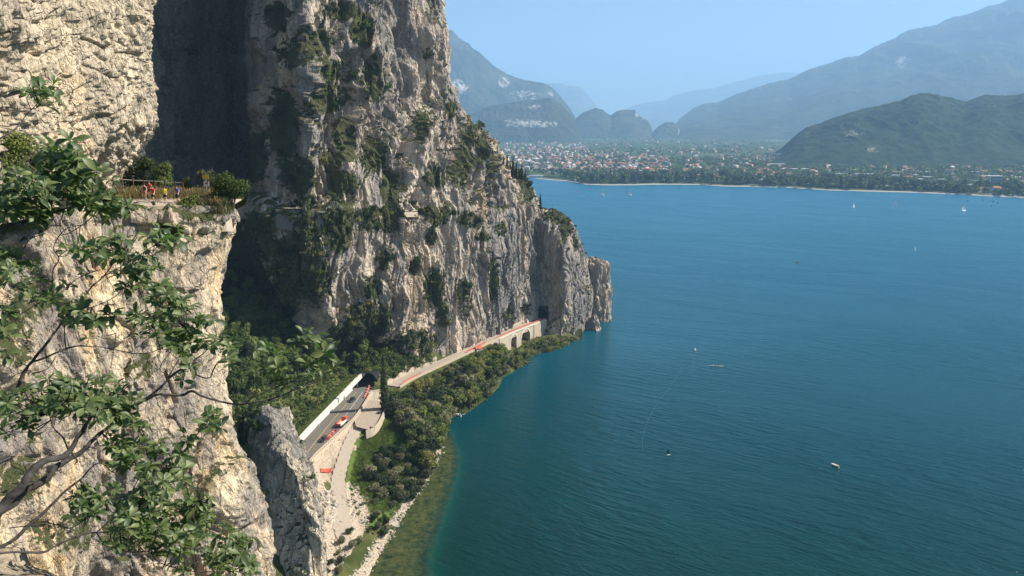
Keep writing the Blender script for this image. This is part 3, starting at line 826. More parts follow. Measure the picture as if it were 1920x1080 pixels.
def mountain(label, sil, Yr, Yf, mat, amp=0.06, nu=420, nv=110, seed=0, crags=(), prof=1.0, zf=0.0, zbase=None, radial=True):
    sil = np.array(sil, float)
    px = np.linspace(sil[0, 0], sil[-1, 0], nu)
    # smooth piecewise silhouette
    py = np.interp(px, sil[:, 0], sil[:, 1])
    R = np.array([PY(a, b, Yr) for a, b in zip(px, py)])
    h = R[:, 2]
    rows = []
    ts = np.concatenate((np.linspace(-0.6, 0, 16)[:-1], np.linspace(0, 1, nv)))
    base = zbase if zbase is not None else 0
    rows = np.zeros((len(ts), nu, 3))
    for i, t in enumerate(ts):
        if t < 0:
            Y = Yr - t * (Yr - Yf) * 1.2
            z = base + (h - base) * (1 + t) ** 1.2
        else:
            Y = Yr + t * (Yf - Yr)
            s = (1 - t) ** prof
            z = base + (h - base) * s
        rows[i, :, 0] = R[:, 0] * (Y / Yr if radial else 1)
        rows[i, :, 1] = Y
        rows[i, :, 2] = z
    V = rows.reshape(-1, 3)
    hh = np.tile(h, len(ts)); tt = np.repeat(ts, nu)
    w = np.sin(np.clip(np.abs(tt), 0, 1) ** 0.6 * math.pi) ** 0.8
    rel = np.maximum(hh - base, 20)
    L = np.median(rel) * 1.1
    q = V * (1, 0.8, 1.0) / L
    q = q + 0.25 * np.stack([fbm(q * 0.8, 2, seed + 70 + j) for j in range(3)], 1)
    d = fbm(q * (1.6, 1.0, 0.8), 7, seed, 0.55, ridged=True)
    d2 = fbm(q * 6, 5, seed + 5, 0.6)
    V[:, 2] += rel * amp * (2.6 * d * w + 0.35 * d2)
    V[:, 1] += rel * amp * 3 * fbm(q * 3, 4, seed + 9) * w
    cr = np.zeros(len(V))
    ppx, ppy = project(V)
    for (cx, cy, rx, ry) in crags:
        cr = np.maximum(cr, np.clip(1.1 - ((ppx - cx) / rx) ** 2 - ((ppy - cy) / ry) ** 2, 0, 1) * 0.32)
    me = mesh_from("mountain", V, grid_faces(len(ts), nu)[:, ::-1], [mat], True, attrs={"crag": cr})
    return link("mountain", me, None, kind='structure', label=label)
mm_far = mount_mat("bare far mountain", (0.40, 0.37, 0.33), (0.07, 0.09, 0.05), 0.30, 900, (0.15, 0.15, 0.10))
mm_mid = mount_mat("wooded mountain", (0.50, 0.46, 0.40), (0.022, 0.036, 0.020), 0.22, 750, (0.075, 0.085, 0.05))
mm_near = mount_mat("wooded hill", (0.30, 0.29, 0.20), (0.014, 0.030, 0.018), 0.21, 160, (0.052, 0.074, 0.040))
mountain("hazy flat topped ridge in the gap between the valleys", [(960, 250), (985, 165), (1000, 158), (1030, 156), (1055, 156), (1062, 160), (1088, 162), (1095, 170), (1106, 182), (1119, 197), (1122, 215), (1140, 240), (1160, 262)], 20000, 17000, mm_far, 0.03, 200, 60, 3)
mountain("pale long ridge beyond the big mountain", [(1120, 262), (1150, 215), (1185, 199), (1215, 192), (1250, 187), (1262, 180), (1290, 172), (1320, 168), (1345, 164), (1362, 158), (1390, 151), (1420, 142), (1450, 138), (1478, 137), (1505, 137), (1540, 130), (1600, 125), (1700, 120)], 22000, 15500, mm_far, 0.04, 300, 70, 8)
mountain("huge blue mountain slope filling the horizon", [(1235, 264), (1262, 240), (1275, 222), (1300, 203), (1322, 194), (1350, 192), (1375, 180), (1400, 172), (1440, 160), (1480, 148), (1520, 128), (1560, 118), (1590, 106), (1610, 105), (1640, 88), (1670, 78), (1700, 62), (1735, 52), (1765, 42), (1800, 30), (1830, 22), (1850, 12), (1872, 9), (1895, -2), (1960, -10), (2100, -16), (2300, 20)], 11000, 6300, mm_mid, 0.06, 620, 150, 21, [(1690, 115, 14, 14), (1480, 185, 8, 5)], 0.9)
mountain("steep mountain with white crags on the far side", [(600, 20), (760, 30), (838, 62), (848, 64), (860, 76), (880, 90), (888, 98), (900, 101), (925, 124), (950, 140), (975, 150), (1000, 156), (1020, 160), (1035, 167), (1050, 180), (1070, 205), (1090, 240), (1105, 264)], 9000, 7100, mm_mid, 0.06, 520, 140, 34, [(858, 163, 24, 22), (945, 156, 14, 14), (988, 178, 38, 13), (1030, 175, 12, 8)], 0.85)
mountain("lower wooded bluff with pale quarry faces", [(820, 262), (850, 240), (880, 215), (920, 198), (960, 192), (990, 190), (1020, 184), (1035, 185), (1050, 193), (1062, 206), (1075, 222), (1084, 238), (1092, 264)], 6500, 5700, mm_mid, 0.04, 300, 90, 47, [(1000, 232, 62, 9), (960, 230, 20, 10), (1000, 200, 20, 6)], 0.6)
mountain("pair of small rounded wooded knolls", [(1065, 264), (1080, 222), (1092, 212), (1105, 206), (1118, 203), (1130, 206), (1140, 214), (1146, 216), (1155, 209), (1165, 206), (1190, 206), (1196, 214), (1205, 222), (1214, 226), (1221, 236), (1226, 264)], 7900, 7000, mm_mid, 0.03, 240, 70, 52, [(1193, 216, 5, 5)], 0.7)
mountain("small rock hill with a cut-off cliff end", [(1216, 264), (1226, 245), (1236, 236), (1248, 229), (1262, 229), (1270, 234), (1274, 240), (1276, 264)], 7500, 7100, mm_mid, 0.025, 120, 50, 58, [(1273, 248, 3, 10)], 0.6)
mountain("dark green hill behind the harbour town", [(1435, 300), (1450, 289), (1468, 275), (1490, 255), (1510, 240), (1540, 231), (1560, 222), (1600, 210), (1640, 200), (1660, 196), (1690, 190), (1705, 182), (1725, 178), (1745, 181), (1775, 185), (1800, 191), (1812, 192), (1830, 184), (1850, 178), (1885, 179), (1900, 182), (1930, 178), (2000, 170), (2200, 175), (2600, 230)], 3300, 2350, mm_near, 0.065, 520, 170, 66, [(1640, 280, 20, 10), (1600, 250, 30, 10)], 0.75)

# ------------------------------------------------------------------ haze
hz = bpy.data.materials.new("haze"); hz.use_nodes = True
ht = hz.node_tree
ht.nodes.remove(ht.nodes["Principled BSDF"])
pv = ht.nodes.new("ShaderNodeVolumePrincipled")
pv.inputs['Color'].default_value = (0.40, 0.67, 1.0, 1)
pv.inputs['Density'].default_value = 0.00009
pv.inputs['Anisotropy'].default_value = 0.1
ht.links.new(pv.outputs[0], ht.nodes["Material Output"].inputs['Volume'])
b_ = MB(); b_.box((500, 11500, 1350), (34000, 31000, 2760))
b_.build("haze", hz, kind='stuff', label="thin blue haze over the lake and valley")
# ------------------------------------------------------------------ road, gallery, tunnels, viaduct
def dens(L, step=1.5):
    L = np.asarray(L, float)
    c = cumlen(L[:, :2])
    n = max(2, int(c[-1] / step))
    t = np.linspace(0, c[-1], n)
    k = np.interp(t, c, np.arange(len(c)))
    return crom(L, k)
def ground_z(x, y):
    x = np.atleast_1d(np.asarray(x, float)); y = np.atleast_1d(np.asarray(y, float))
    fx = np.clip((x - tx[0]) / (tx[1] - tx[0]), 0, len(tx) - 1.001); fy = np.clip((y - ty[0]) / (ty[1] - ty[0]), 0, len(ty) - 1.001)
    i = fx.astype(int); j = fy.astype(int); u = fx - i; v = fy - j
    Z = tz.reshape(len(ty), len(tx))
    return (Z[j, i] * (1 - u) + Z[j, i + 1] * u) * (1 - v) + (Z[j + 1, i] * (1 - u) + Z[j + 1, i + 1] * u) * v
def strip(mb, A, B, za, zb, mi=0):
    n = len(A)
    vs = [(a[0], a[1], z) for a, z in zip(A, np.broadcast_to(za, n))] + [(b[0], b[1], z) for b, z in zip(B, np.broadcast_to(zb, n))]
    mb.add(vs, [(i, i + 1, n + i + 1, n + i) for i in range(n - 1)], mi)
def wall(mb, L, z0, z1, th, mi=0):
    """upright wall of thickness th along the polyline L"""
    L = np.asarray(L, float)[:, :2]; n = len(L)
    t = np.gradient(L, axis=0); t /= np.linalg.norm(t, axis=1, keepdims=True) + 1e-9
    nr = np.stack((t[:, 1], -t[:, 0]), 1) * th / 2
    z0 = np.broadcast_to(z0, n); z1 = np.broadcast_to(z1, n)
    q = [(L + nr, z0), (L + nr, z1), (L - nr, z1), (L - nr, z0)]
    vs = [(p[i, 0], p[i, 1], z[i]) for i in range(n) for p, z in q]
    fs = [(i * 4 + k, i * 4 + (k + 1) % 4, (i + 1) * 4 + (k + 1) % 4, (i + 1) * 4 + k) for i in range(n - 1) for k in range(4)]
    fs += [(3, 2, 1, 0), tuple((n - 1) * 4 + k for k in range(4))]
    mb.add(vs, fs, mi)
M['asphalt'] = plain("worn asphalt", (0.145, 0.130, 0.112), 0.95, 0.22, 0.5)
M['asphalt2'] = plain("dusty old road", (0.34, 0.28, 0.22), 0.95, 0.2, 0.5)
M['gravel'] = plain("pale gravel", (0.42, 0.35, 0.27), 1.0, 0.2, 0.9, bump=0.1)
M['line_white'] = plain("faded white line", (0.55, 0.53, 0.48), 0.9, 0.2, 3)
M['line_yellow'] = plain("faded yellow line", (0.50, 0.36, 0.12), 0.9, 0.2, 3)
Ld, Rd = dens(Lft, 2.0), dens(Rgt, 2.0)
n_ = min(len(Ld), len(Rd)); ii = np.linspace(0, 1, 50)
def resamp(L, n=50):
    c = cumlen(L[:, :2]); t = np.linspace(0, c[-1], n); return np.stack([np.interp(t, c, L[:, k]) for k in range(L.shape[1])], 1)
Ls, Rs = resamp(Ld), resamp(Rd)
ext = (Ls[-1] - Ls[-2]); ext = ext / np.linalg.norm(ext)
Ls = np.vstack((Ls, Ls[-1] + (Rs[-1] - Ls[-1]) * 0.0 + np.array((0.05, 1.0)) * 26)); Rs = np.vstack((Rs, Rs[-1] + np.array((0.05, 1.0)) * 26))
mb = MB(); strip(mb, Ls, Rs, ROADZ, ROADZ)
mb.build("road", M['asphalt'], kind='structure')
mb = MB()
for pts, wd, dash in ((((566, 862), (590, 830), (618, 795), (650, 757), (668, 735)), 0.22, 0),):
    L = dens(np.array([PZ(a, b, ROADZ)[:2] for a, b in pts]), 1.0)
    strip(mb, L - (wd / 2, 0), L + (wd / 2, 0), ROADZ + 0.012, ROADZ + 0.012)
mb.build("road_markings", M['line_yellow'], kind='structure')
mb = MB()
L = dens(np.array([PZ(a, b, ROADZ)[:2] for a, b in ((640, 790), (662, 760), (680, 735))]), 1.0)
strip(mb, L - (.09, 0), L + (.09, 0), ROADZ + 0.012, ROADZ + 0.012)
L = Rs[:-1] - (0.45, 0); strip(mb, L - (.08, 0), L + (.08, 0), ROADZ + 0.012, ROADZ + 0.012)
mb.build("road_markings", M['line_white'], kind='structure')
# forecourt in front of the portal, gravel track
fc = [PZ(a, b, ROADZ + 0.0)[:2] for a, b in ((664, 788), (699, 732), (713, 716), (722, 722), (724, 745), (708, 800), (690, 806), (668, 800))]
mb = MB(); mb.add([(p[0], p[1], 12.06) for p in fc], [tuple(range(len(fc)))]); 
mb.build("forecourt", plain("light forecourt", (0.36, 0.29, 0.22), 0.95, 0.2, 0.6), kind='structure')
Tm = dens(np.concatenate((Trk, TrkZ[:, None]), 1), 1.2)
wdt = np.interp(np.linspace(0, 1, len(Tm)), [0, 0.2, 0.4, 0.7, 0.9, 1], [3.4, 3.2, 2.2, 2.4, 2.8, 1.0]) * (1 + 0.10 * np.sin(np.arange(len(Tm)) * 1.7))
t_ = np.gradient(Tm[:, :2], axis=0); t_ /= np.linalg.norm(t_, axis=1, keepdims=True); nr_ = np.stack((t_[:, 1], -t_[:, 0]), 1)
mb = MB(); strip(mb, Tm[:, :2] - nr_ * wdt[:, None], Tm[:, :2] + nr_ * wdt[:, None], Tm[:, 2] + 0.06, Tm[:, 2] + 0.06)
mb.build("path", M['gravel'], kind='structure')
# curved pale parapet beside the forecourt
par = dens(np.array([PZ(a, b, 12.0)[:2] for a, b in ((724, 722), (725, 745), (722, 768), (712, 792), (700, 806), (686, 812))]), 1.2)
mb = MB(); wall(mb, par, 9.6, 12.9, 0.5)
o = mb.build("parapet_wall", M['stone']); o['label'] = "curved pale parapet wall around the outer edge of the forecourt"; o['category'] = "wall"
# low ruined wall with holes between gallery road and track
g = thing("balustrade_wall", "long low pale wall with planting gaps along the gallery road", "wall", (Rs[5][0], Rs[5][1], 12))
Lw = Rs[3:-3] + (0.35, 0)
mb = MB(); wall(mb, Lw, 10.0, 12.55, 0.5); b_o = mb.build("base", M['stone'], g)
mb = MB(); wall(mb, Lw, 13.05, 13.25, 0.55); r_o = mb.build("coping", M['stone'], g)
for o in (b_o, r_o): o.location = (-g.location[0], -g.location[1], -12)
for k in range(0, len(Lw) - 1, 1):
    mb = MB(); p = Lw[k]; mb.box((p[0], p[1], 12.78), (0.45, 0.7, 0.56))
    o = mb.build("pillar", M['stone'], g); o.location = b_o.location

# gallery: roof edge beam, roof slab, rear wall, posts, arched end wall
gal = thing("tunnel_gallery", "concrete road gallery with white roof edge and grassy roof ending in a dark arch", "gallery", (0, 0, 0))
Bd = dens(Beam, 1.5)
mb = MB()
n = len(Bd); t = np.gradient(Bd[:, :2], axis=0); t /= np.linalg.norm(t, axis=1, keepdims=True); nr = np.stack((t[:, 1], -t[:, 0]), 1)
vs, fs = [], []
for i in range(n):
    for s_, z_ in ((0.75, -1.9), (0.75, 0.0), (-0.35, 0.0), (-0.35, -1.9)):
        vs.append((Bd[i, 0] + nr[i, 0] * s_, Bd[i, 1] + nr[i, 1] * s_, Bd[i, 2] + z_))
fs = [(i * 4 + k, i * 4 + (k + 1) % 4, (i + 1) * 4 + (k + 1) % 4, (i + 1) * 4 + k) for i in range(n - 1) for k in range(4)] + [(3, 2, 1, 0), tuple((n - 1) * 4 + k for k in range(4))]
mb.add(vs, fs); mb.build("roof_edge", M['concrete'], gal)
mb = MB()
vs = []
for i in range(n):
    for s_, z_ in ((-0.36, -0.5), (-0.36, 0.12), (-4.6, 0.35), (-4.6, -0.5)):
        vs.append((Bd[i, 0] + nr[i, 0] * s_, Bd[i, 1] + nr[i, 1] * s_, min(Bd[i, 2], 18.6) + z_))
mb.add(vs, fs); mb.build("roof_slab", M['ground'], gal)
mb = MB(); wall(mb, Ls[:-1] + (0.25, 0), 11.5, 17.4, 0.4); mb.build("rear_wall", M['concrete'], gal)
for k in range(3, n - 6, 10):
    mb = MB(); mb.box((Bd[k, 0] - 2.0, Bd[k, 1], 13.6), (0.45, 0.45, 3.6)); mb.build("post", M['concrete'], gal)
def arch_wall(mb, A, B, zt, zb, cx, r, zs, depth, nseg=20, mi=0):
    """upright wall from A to B (xy) with an arched opening centred at distance cx, radius r, springing at zs; extruded by depth along its rear normal"""
    A = np.array(A); B = np.array(B); d = B - A; Lh = np.linalg.norm(d); d = d / Lh; nn = np.array((-d[1], d[0]));
    if nn[1] < 0: nn = -nn
    prof = [(cx - r, zb), (cx - r, zs)] + [(cx - r * math.cos(math.pi * k / nseg), zs + r * math.sin(math.pi * k / nseg)) for k in range(1, nseg)] + [(cx + r, zs), (cx + r, zb)]
    outer = [(0, zb), (0, zs)] + [(Lh * k / nseg, zt) for k in range(1, nseg)] + [(Lh, zs), (Lh, zb)]
    outer[1] = (0, zs); outer[2] = (0, zt); outer[-3] = (Lh, zt)
    P = lambda u, z, o: (A[0] + d[0] * u + nn[0] * o, A[1] + d[1] * u + nn[1] * o, z)
    m = len(prof); vs = []
    for o in (0, depth):
        vs += [P(u, z, o) for u, z in prof] + [P(u, z, o) for u, z in outer]
    fs = []
    for i in range(m - 1):
        fs.append((i, i + 1, m + i + 1, m + i))
        fs.append((2 * m + i, 3 * m + i, 3 * m + i + 1, 2 * m + i + 1))
        fs.append((i, 2 * m + i, 2 * m + i + 1, i + 1))
        fs.append((m + i, m + i + 1, 3 * m + i + 1, 3 * m + i))
    mb.add(vs, fs, mi)
    return d, nn
Lp = np.linalg.norm(PORT_R - PORT_L)
mb = MB(); dd, nn_ = arch_wall(mb, PORT_L, PORT_R, 20.0, 11.6, Lp * 0.47, 4.9, 14.2, 0.9)
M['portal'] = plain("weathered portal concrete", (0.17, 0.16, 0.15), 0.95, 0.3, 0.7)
mb.build("portal_wall", M['portal'], gal)
def tunnel(mb, C, d, nn, r, zb, zs, length, nseg=14):
    vs = []
    for s_ in (0.4, length):
        for k in range(nseg + 3):
            if k == 0: u, z = -r, zb
            elif k == nseg + 2: u, z = r, zb
            else: u, z = -r * math.cos(math.pi * (k - 1) / nseg), zs + r * math.sin(math.pi * (k - 1) / nseg)
            vs.append((C[0] + d[0] * u + nn[0] * s_, C[1] + d[1] * u + nn[1] * s_, z))
    m = nseg + 3
    mb.add(vs, [(i, m + i, m + i + 1, i + 1) for i in range(m - 1)] + [tuple(range(m, 2 * m))] + [(0, m - 1, 2 * m - 1, m)])
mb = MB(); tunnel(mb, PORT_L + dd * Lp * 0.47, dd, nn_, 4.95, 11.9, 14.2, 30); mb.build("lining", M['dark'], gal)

# the old road to the nose tunnel
Oc = dens(OldC, 1.5)
t_ = np.gradient(Oc, axis=0); t_ /= np.linalg.norm(t_, axis=1, keepdims=True); nO = np.stack((t_[:, 1], -t_[:, 0]), 1)  # right = lake side
hw = 3.1
mb = MB(); strip(mb, Oc - nO * hw, Oc + nO * hw, ROADZ + 0.6, ROADZ + 0.6)
mb.build("road", M['asphalt2'], kind='structure')
mb = MB(); wall(mb, Oc + nO * (hw + 0.25), 9.6, 13.3, 0.45)
o = mb.build("parapet_wall", M['stone']); o['label'] = "low stone parapet along the lake side of the old road"; o['category'] = "wall"
mb = MB(); wall(mb, Oc[:28] - nO[:28] * (hw + 0.5), 11.6, 14.2 + 0.8 * np.sin(np.arange(28)), 0.6)
wall(mb, Oc[46:-2] - nO[46:-2] * (hw + 0.5), 11.6, 14.0, 0.6)
o = mb.build("retaining_wall", M['stone']); o['label'] = "rough pale retaining wall at the cliff foot beside the old road"; o['category'] = "wall"
M['redfade'] = plain('faded red netting', (0.46, 0.13, 0.085), 0.8, 0.35, 0.8)
# red barrier netting along stretches of the old road
def fence_run(L, label, h=1.1, z=12.6, side=0.0):
    g = thing("barrier_fence", label, "fence", (L[0][0], L[0][1], z))
    L0 = np.asarray(L) - np.array(L[0])[None]
    n = len(L0)
    mb = MB(); wall(mb, L0, 0.12, h, 0.06); mb.build("netting", M['redfade'], g)
    for i in range(0, n, 2):
        mb = MB(); mb.box((L0[i, 0], L0[i, 1], h / 2 + 0.05), (0.09, 0.09, h + 0.1)); mb.build("post", M['white'], g)
    mb = MB(); wall(mb, L0, h, h + 0.12, 0.14); mb.build("top_rail", M['redfade'], g)
fence_run((Oc + nO * (hw - 0.4))[2:14], "red barrier along the near end of the old road by the cypress")
fence_run((Oc + nO * (hw - 1.0))[40:54], "red barrier along the middle of the old road above the shore trees")
fence_run((Oc + nO * (hw - 0.5))[60:102], "longest red barrier on the old road approaching the arches")
# small hut roof with red top beside the old road
hp = PZ(893, 655, 12.6)
g = thing("roadside_hut", "tiny white hut with a red roof at the edge of the old road", "hut", (hp[0] + 1.2, hp[1], 10.2), 0.5)
mb = MB(); mb.box((0, 0, 1.6), (3.4, 2.6, 3.2)); mb.build("wall", M['concrete'], g)
mb = MB(); mb.add([(-2, -1.6, 3.2), (2, -1.6, 3.2), (2, 1.6, 3.2), (-2, 1.6, 3.2), (-2, 0, 4.0), (2, 0, 4.0)], [(0, 1, 5, 4), (2, 3, 4, 5), (0, 4, 3), (1, 2, 5), (3, 2, 1, 0)]); mb.build("roof", M['red'], g)
mb = MB(); mb.box((-0.4, -1.32, 1.1), (0.8, 0.06, 2.0)); mb.build("door", M['bark_far'], g)

# arched viaduct under the far end of the old road
va = thing("viaduct", "pale masonry viaduct with two arches carrying the old road to the rock tunnel", "viaduct", (0, 0, 0))
k0 = int(len(Oc) * 0.64)
Vl = Oc[k0:] + nO[k0:] * (hw + 0.48)
cl = cumlen(Vl); L_ = cl[-1]
def vpt(u): return np.array((np.interp(u, cl, Vl[:, 0]), np.interp(u, cl, Vl[:, 1])))
# arches found by where they stand in the place
def u_of(px):
    us = np.linspace(0, L_, 200); q = np.array([np.append(vpt(u), 8.0) for u in us]); return us[np.argmin(np.abs(project(q)[0] - px))]
cuts = [(0, u_of(953), None), (u_of(953), u_of(974), (u_of(963.5), 3.0, 8.2)), (u_of(974), u_of(1001), (u_of(985.5), 4.6, 6.8)), (u_of(1001), L_, None)]
for u0, u1, ar in cuts:
    A, B = vpt(u0), vpt(u1)
    mb = MB()
    if ar is None:
        wall(mb, np.array([vpt(u) for u in np.linspace(u0, u1, 8)]), -1.0, 12.5, 0.7)
        mb.build("wall", M['stone'], va)
    else:
        Lh = np.linalg.norm(B - A)
        arch_wall(mb, A, B, 12.5, -1.0, min(ar[0] - u0, Lh - ar[1] - 0.3), min(ar[1], Lh / 2 - 0.35), ar[2], 5.6, mi=0)
        av = mb.build("arch", M['stone'], va)
        Lh = np.linalg.norm(B - A); cx_ = min(ar[0] - u0, Lh - ar[1] - 0.3); r_ = min(ar[1], Lh / 2 - 0.35); dA = (B - A) / Lh; nA = np.array((-dA[1], dA[0])); nA = nA * np.sign(nA[1])
        mb = MB(); ring = []
        for kk in range(17):
            for rr_ in (r_, r_ + 0.75):
                u_ = cx_ - rr_ * math.cos(math.pi * kk / 16); z_ = ar[2] + rr_ * math.sin(math.pi * kk / 16)
                for oo in (-0.22, 0.3): ring.append((A[0] + dA[0] * u_ + nA[0] * oo, A[1] + dA[1] * u_ + nA[1] * oo, z_))
        mb.add(ring, [tuple(kk * 4 + c for c in q) for kk in range(16) for q in ((0, 2, 6, 4), (2, 3, 7, 6), (1, 0, 4, 5))])
        mb.build("arch_ring", M['concrete'], av)
mb = MB(); Vd = np.array([vpt(u) for u in np.linspace(0, L_, 20)])
wall(mb, Vd - (0.0, 0.0), 12.35, 12.62, 1.0); mb.build("coping", M['concrete'], va)
# solid backing behind the arches, in their shade
# rock tunnel mouth
tn = thing("rock_tunnel", "dark arched road tunnel mouth in the sheer rock nose", "tunnel", (0, 0, 0))
tcn = PZ(1015.5, 598, ROADZ + 0.6)[:2]
dN = np.array((0.93, -0.36)); dN /= np.linalg.norm(dN); nN = np.array((0.36, 0.93)); nN /= np.linalg.norm(nN)
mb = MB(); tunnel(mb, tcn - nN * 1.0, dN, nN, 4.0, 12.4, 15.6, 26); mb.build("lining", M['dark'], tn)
mb = MB(); p = PZ(1002.5, 597, 12.6); mb.box((p[0], p[1] - 0.6, 16.0), (1.0, 1.0, 7.0), 0, 0, 0.8); mb.build("side_pillar", M['concrete'], tn)
# road up to the mouth
# ledge path on the cliff
ledge_in = [(a, b - 4.6, y + 8) for a, b, y in topE]
Li = np.array([PY(*q) for q in ledge_in]); Lo = np.array([PY(a, b - 0.5, y) for a, b, y in topE])
Lp0 = Lo * 0.45 + Li * 0.55; Lp1 = Lo * 0.80 + Li * 0.20
mb = MB(); A_, B_ = dens(Lp0, 2.0), dens(Lp1, 2.0); m_ = min(len(A_), len(B_)); A_, B_ = resamp(A_, 90), resamp(B_, 90)
mb.add(np.vstack((A_ + (0, 0, 1.3), B_ + (0, 0, 1.3))), [(i, i + 1, 91 + i, 90 + i) for i in range(89)]); mb.build('path', M['gravel'], kind='structure')
mb = MB(); La = dens(Lo[2:], 1.5); gap = (np.sin(np.arange(len(La)) * 0.35) > -0.75)
run = []
for i_ in range(len(La)):
    if gap[i_]: run.append(La[i_])
    if (not gap[i_] or i_ == len(La) - 1) and len(run) > 2:
        R_ = np.array(run); wall(mb, R_[:, :2] + (-0.6, 0.9), R_[:, 2] - 1.5, R_[:, 2] + 1.0, 0.5); run = []
o = mb.build('parapet_wall', M['stone']); o['label'] = 'low broken parapet running along the edge of the cliff ledge path'; o['category'] = 'wall'
# a stretch of old parapet on the ledge
mb = MB()
Lo_d = dens(Lo[1:4], 1.2)
vs = []
wall(mb, Lo_d[:, :2] + (0.6, -0.5), Lo_d[:, 2] - 7.0, Lo_d[:, 2] + 0.9, 0.5)
o = mb.build("ledge_wall", M['portal']); o['label'] = "old grey masonry wall holding the shaded start of the cliff ledge path"; o['category'] = "wall"
# ------------------------------------------------------------------ foliage templates
def leaf_cloud(rs, n, lobes, size, flat=0.9, jitter=0.35, outer=0.55):
    """n leaf sprays spread over lobes [(c, r)], returns verts and quads"""
    lob = np.array([[*c, *(r if hasattr(r, '__len__') else (r, r, r))] for c, r in lobes])
    wgt = lob[:, 3] * lob[:, 4] + lob[:, 4] * lob[:, 5]; wgt = wgt / wgt.sum()
    k = rs.choice(len(lob), n, p=wgt)
    d = rs.normal(size=(n, 3)); d /= np.linalg.norm(d, axis=1, keepdims=True)
    r = outer + (1.08 - outer) * rs.rand(n) ** 0.7
    c = lob[k, :3] + d * r[:, None] * lob[k, 3:6] * (1 + 0.12 * rs.normal(size=(n, 1)))
    nr = d + rs.normal(size=(n, 3)) * 0.75; nr[:, 2] += 0.35
    nr /= np.linalg.norm(nr, axis=1, keepdims=True)
    a = np.cross(nr, rs.normal(size=(n, 3))); a /= np.linalg.norm(a, axis=1, keepdims=True)
    b = np.cross(nr, a)
    s = size * (0.6 + 0.8 * rs.rand(n, 1))
    A = a * s * 0.62; B = b * s * 0.42
    bend = nr * s * 0.18
    V = np.stack((c - A, c + B - bend, c + A, c - B - bend), 1).reshape(-1, 3)
    Fq = np.arange(4 * n).reshape(n, 4)
    return V, Fq
def trunk_mesh(rs, h, r, lobes, mb=None, limbs=6):
    mb = mb or MB()
    lean = rs.normal(size=2) * h * 0.05
    top = Vector((lean[0], lean[1], h))
    mid = Vector((lean[0] * 0.3, lean[1] * 0.3, h * 0.45))
    mb.tube([(0, 0, -1.2), (0, 0, 0), mid, top], [r * 1.3, r, r * 0.7, r * 0.3], 6)
    for i in range(min(limbs, len(lobes))):
        c, rr = lobes[i]
        s = mid.lerp(top, rs.rand() * 0.7)
        e = Vector(c)
        m = s.lerp(e, 0.5) + Vector(rs.normal(size=3) * 0.08 * h)
        mb.tube([s, m, e], [r * 0.4, r * 0.28, r * 0.1], 5)
    return mb
def lobes_broad(rs, h, w, n):
    out = []
    for i in range(n):
        a = rs.rand() * 6.283; q = rs.rand() ** 0.6 * w * 0.34
        z = h * (0.42 + 0.42 * rs.rand())
        rr = w * (0.13 + 0.13 * rs.rand()) * (1.15 - 0.35 * abs(z / h - 0.6))
        out.append(((q * math.cos(a), q * math.sin(a), z), (rr, rr, rr * 0.8)))
    return out
TREES = {}
def make_tree(kind, rs, h, w, nl, n, size, lm, bark, label, cat, name, group, trunk_r=None, lobes=None):
    lob = lobes or lobes_broad(rs, h, w, nl)
    t = thing(name, label, cat, (0, 0, -500), 0, group)
    mb = trunk_mesh(rs, h * 0.72, trunk_r or h * 0.022, lob)
    mb.build("trunk", bark, t)
    V, Fq = leaf_cloud(rs, n, lob, size)
    link("crown", mesh_from("crown", V, Fq, [lm]), t)
    return t
def shrub_mesh(rs, w, h, n, size, lm, nl=5):
    lob = []
    for i in range(nl):
        a = rs.rand() * 6.283; q = rs.rand() * w * 0.3
        lob.append(((q * math.cos(a), q * math.sin(a), h * (0.2 + 0.4 * rs.rand())), (w * 0.26, w * 0.26, h * 0.33)))
    V, Fq = leaf_cloud(rs, n, lob, size, outer=0.35)
    return mesh_from("shrub", V, Fq, [lm])
def scatter_mesh(name, pts, scales, tmpl, mats, mat_of=None, tilt=None, rs=RNG, squash=None, **props):
    """many tiny plants as ONE mass"""
    V0s = [t[0] for t in tmpl]; F0s = [t[1] for t in tmpl]
    Vs, Fs, Ms = [], [], []; off = 0
    for i, (p, s) in enumerate(zip(pts, scales)):
        k = rs.randint(len(tmpl)); a = rs.rand() * 6.283; ca, sa = math.cos(a), math.sin(a)
        p = p + np.array((rs.normal() * 0.35 * s, rs.normal() * 0.35 * s, 0))
        v = V0s[k] * (s if squash is None else np.array((s, s, s * squash[i])))
        v = np.stack((v[:, 0] * ca - v[:, 1] * sa, v[:, 0] * sa + v[:, 1] * ca, v[:, 2]), 1) + p
        Vs.append(v); Fs.append(F0s[k] + off); off += len(v)
        Ms.append(np.full(len(F0s[k]), mat_of[i] if mat_of is not None else 0))
    me = mesh_from(name, np.concatenate(Vs), np.concatenate(Fs), mats, False, np.concatenate(Ms))
    return link(name, me, None, kind='stuff', **props)
def pick(P, px, py, poly, n, spacing, rs, w=None, maxtry=60000):
    """n points of P whose picture falls in poly, no two nearer than spacing"""
    m = np.where(poly_mask(px, py, poly))[0] if poly is not None else np.arange(len(P))
    if w is not None: m = m[w[m] > rs.rand(len(m))]
    rs.shuffle(m)
    cell = {}
    out = []
    for i in m[:maxtry]:
        q = P[i]; key = tuple((q / spacing).astype(int))
        ok = True
        for dx in (-1, 0, 1):
            for dy in (-1, 0, 1):
                for dz in (-1, 0, 1):
                    for j in cell.get((key[0] + dx, key[1] + dy, key[2] + dz), ()):
                        if np.sum((P[j] - q) ** 2) < spacing * spacing: ok = False; break
                    if not ok: break
                if not ok: break
            if not ok: break
        if ok:
            cell.setdefault(key, []).append(i); out.append(i)
            if len(out) >= n: break
    return np.array(out, int)
rsT = np.random.RandomState(5)
px0, py0 = project(TV)
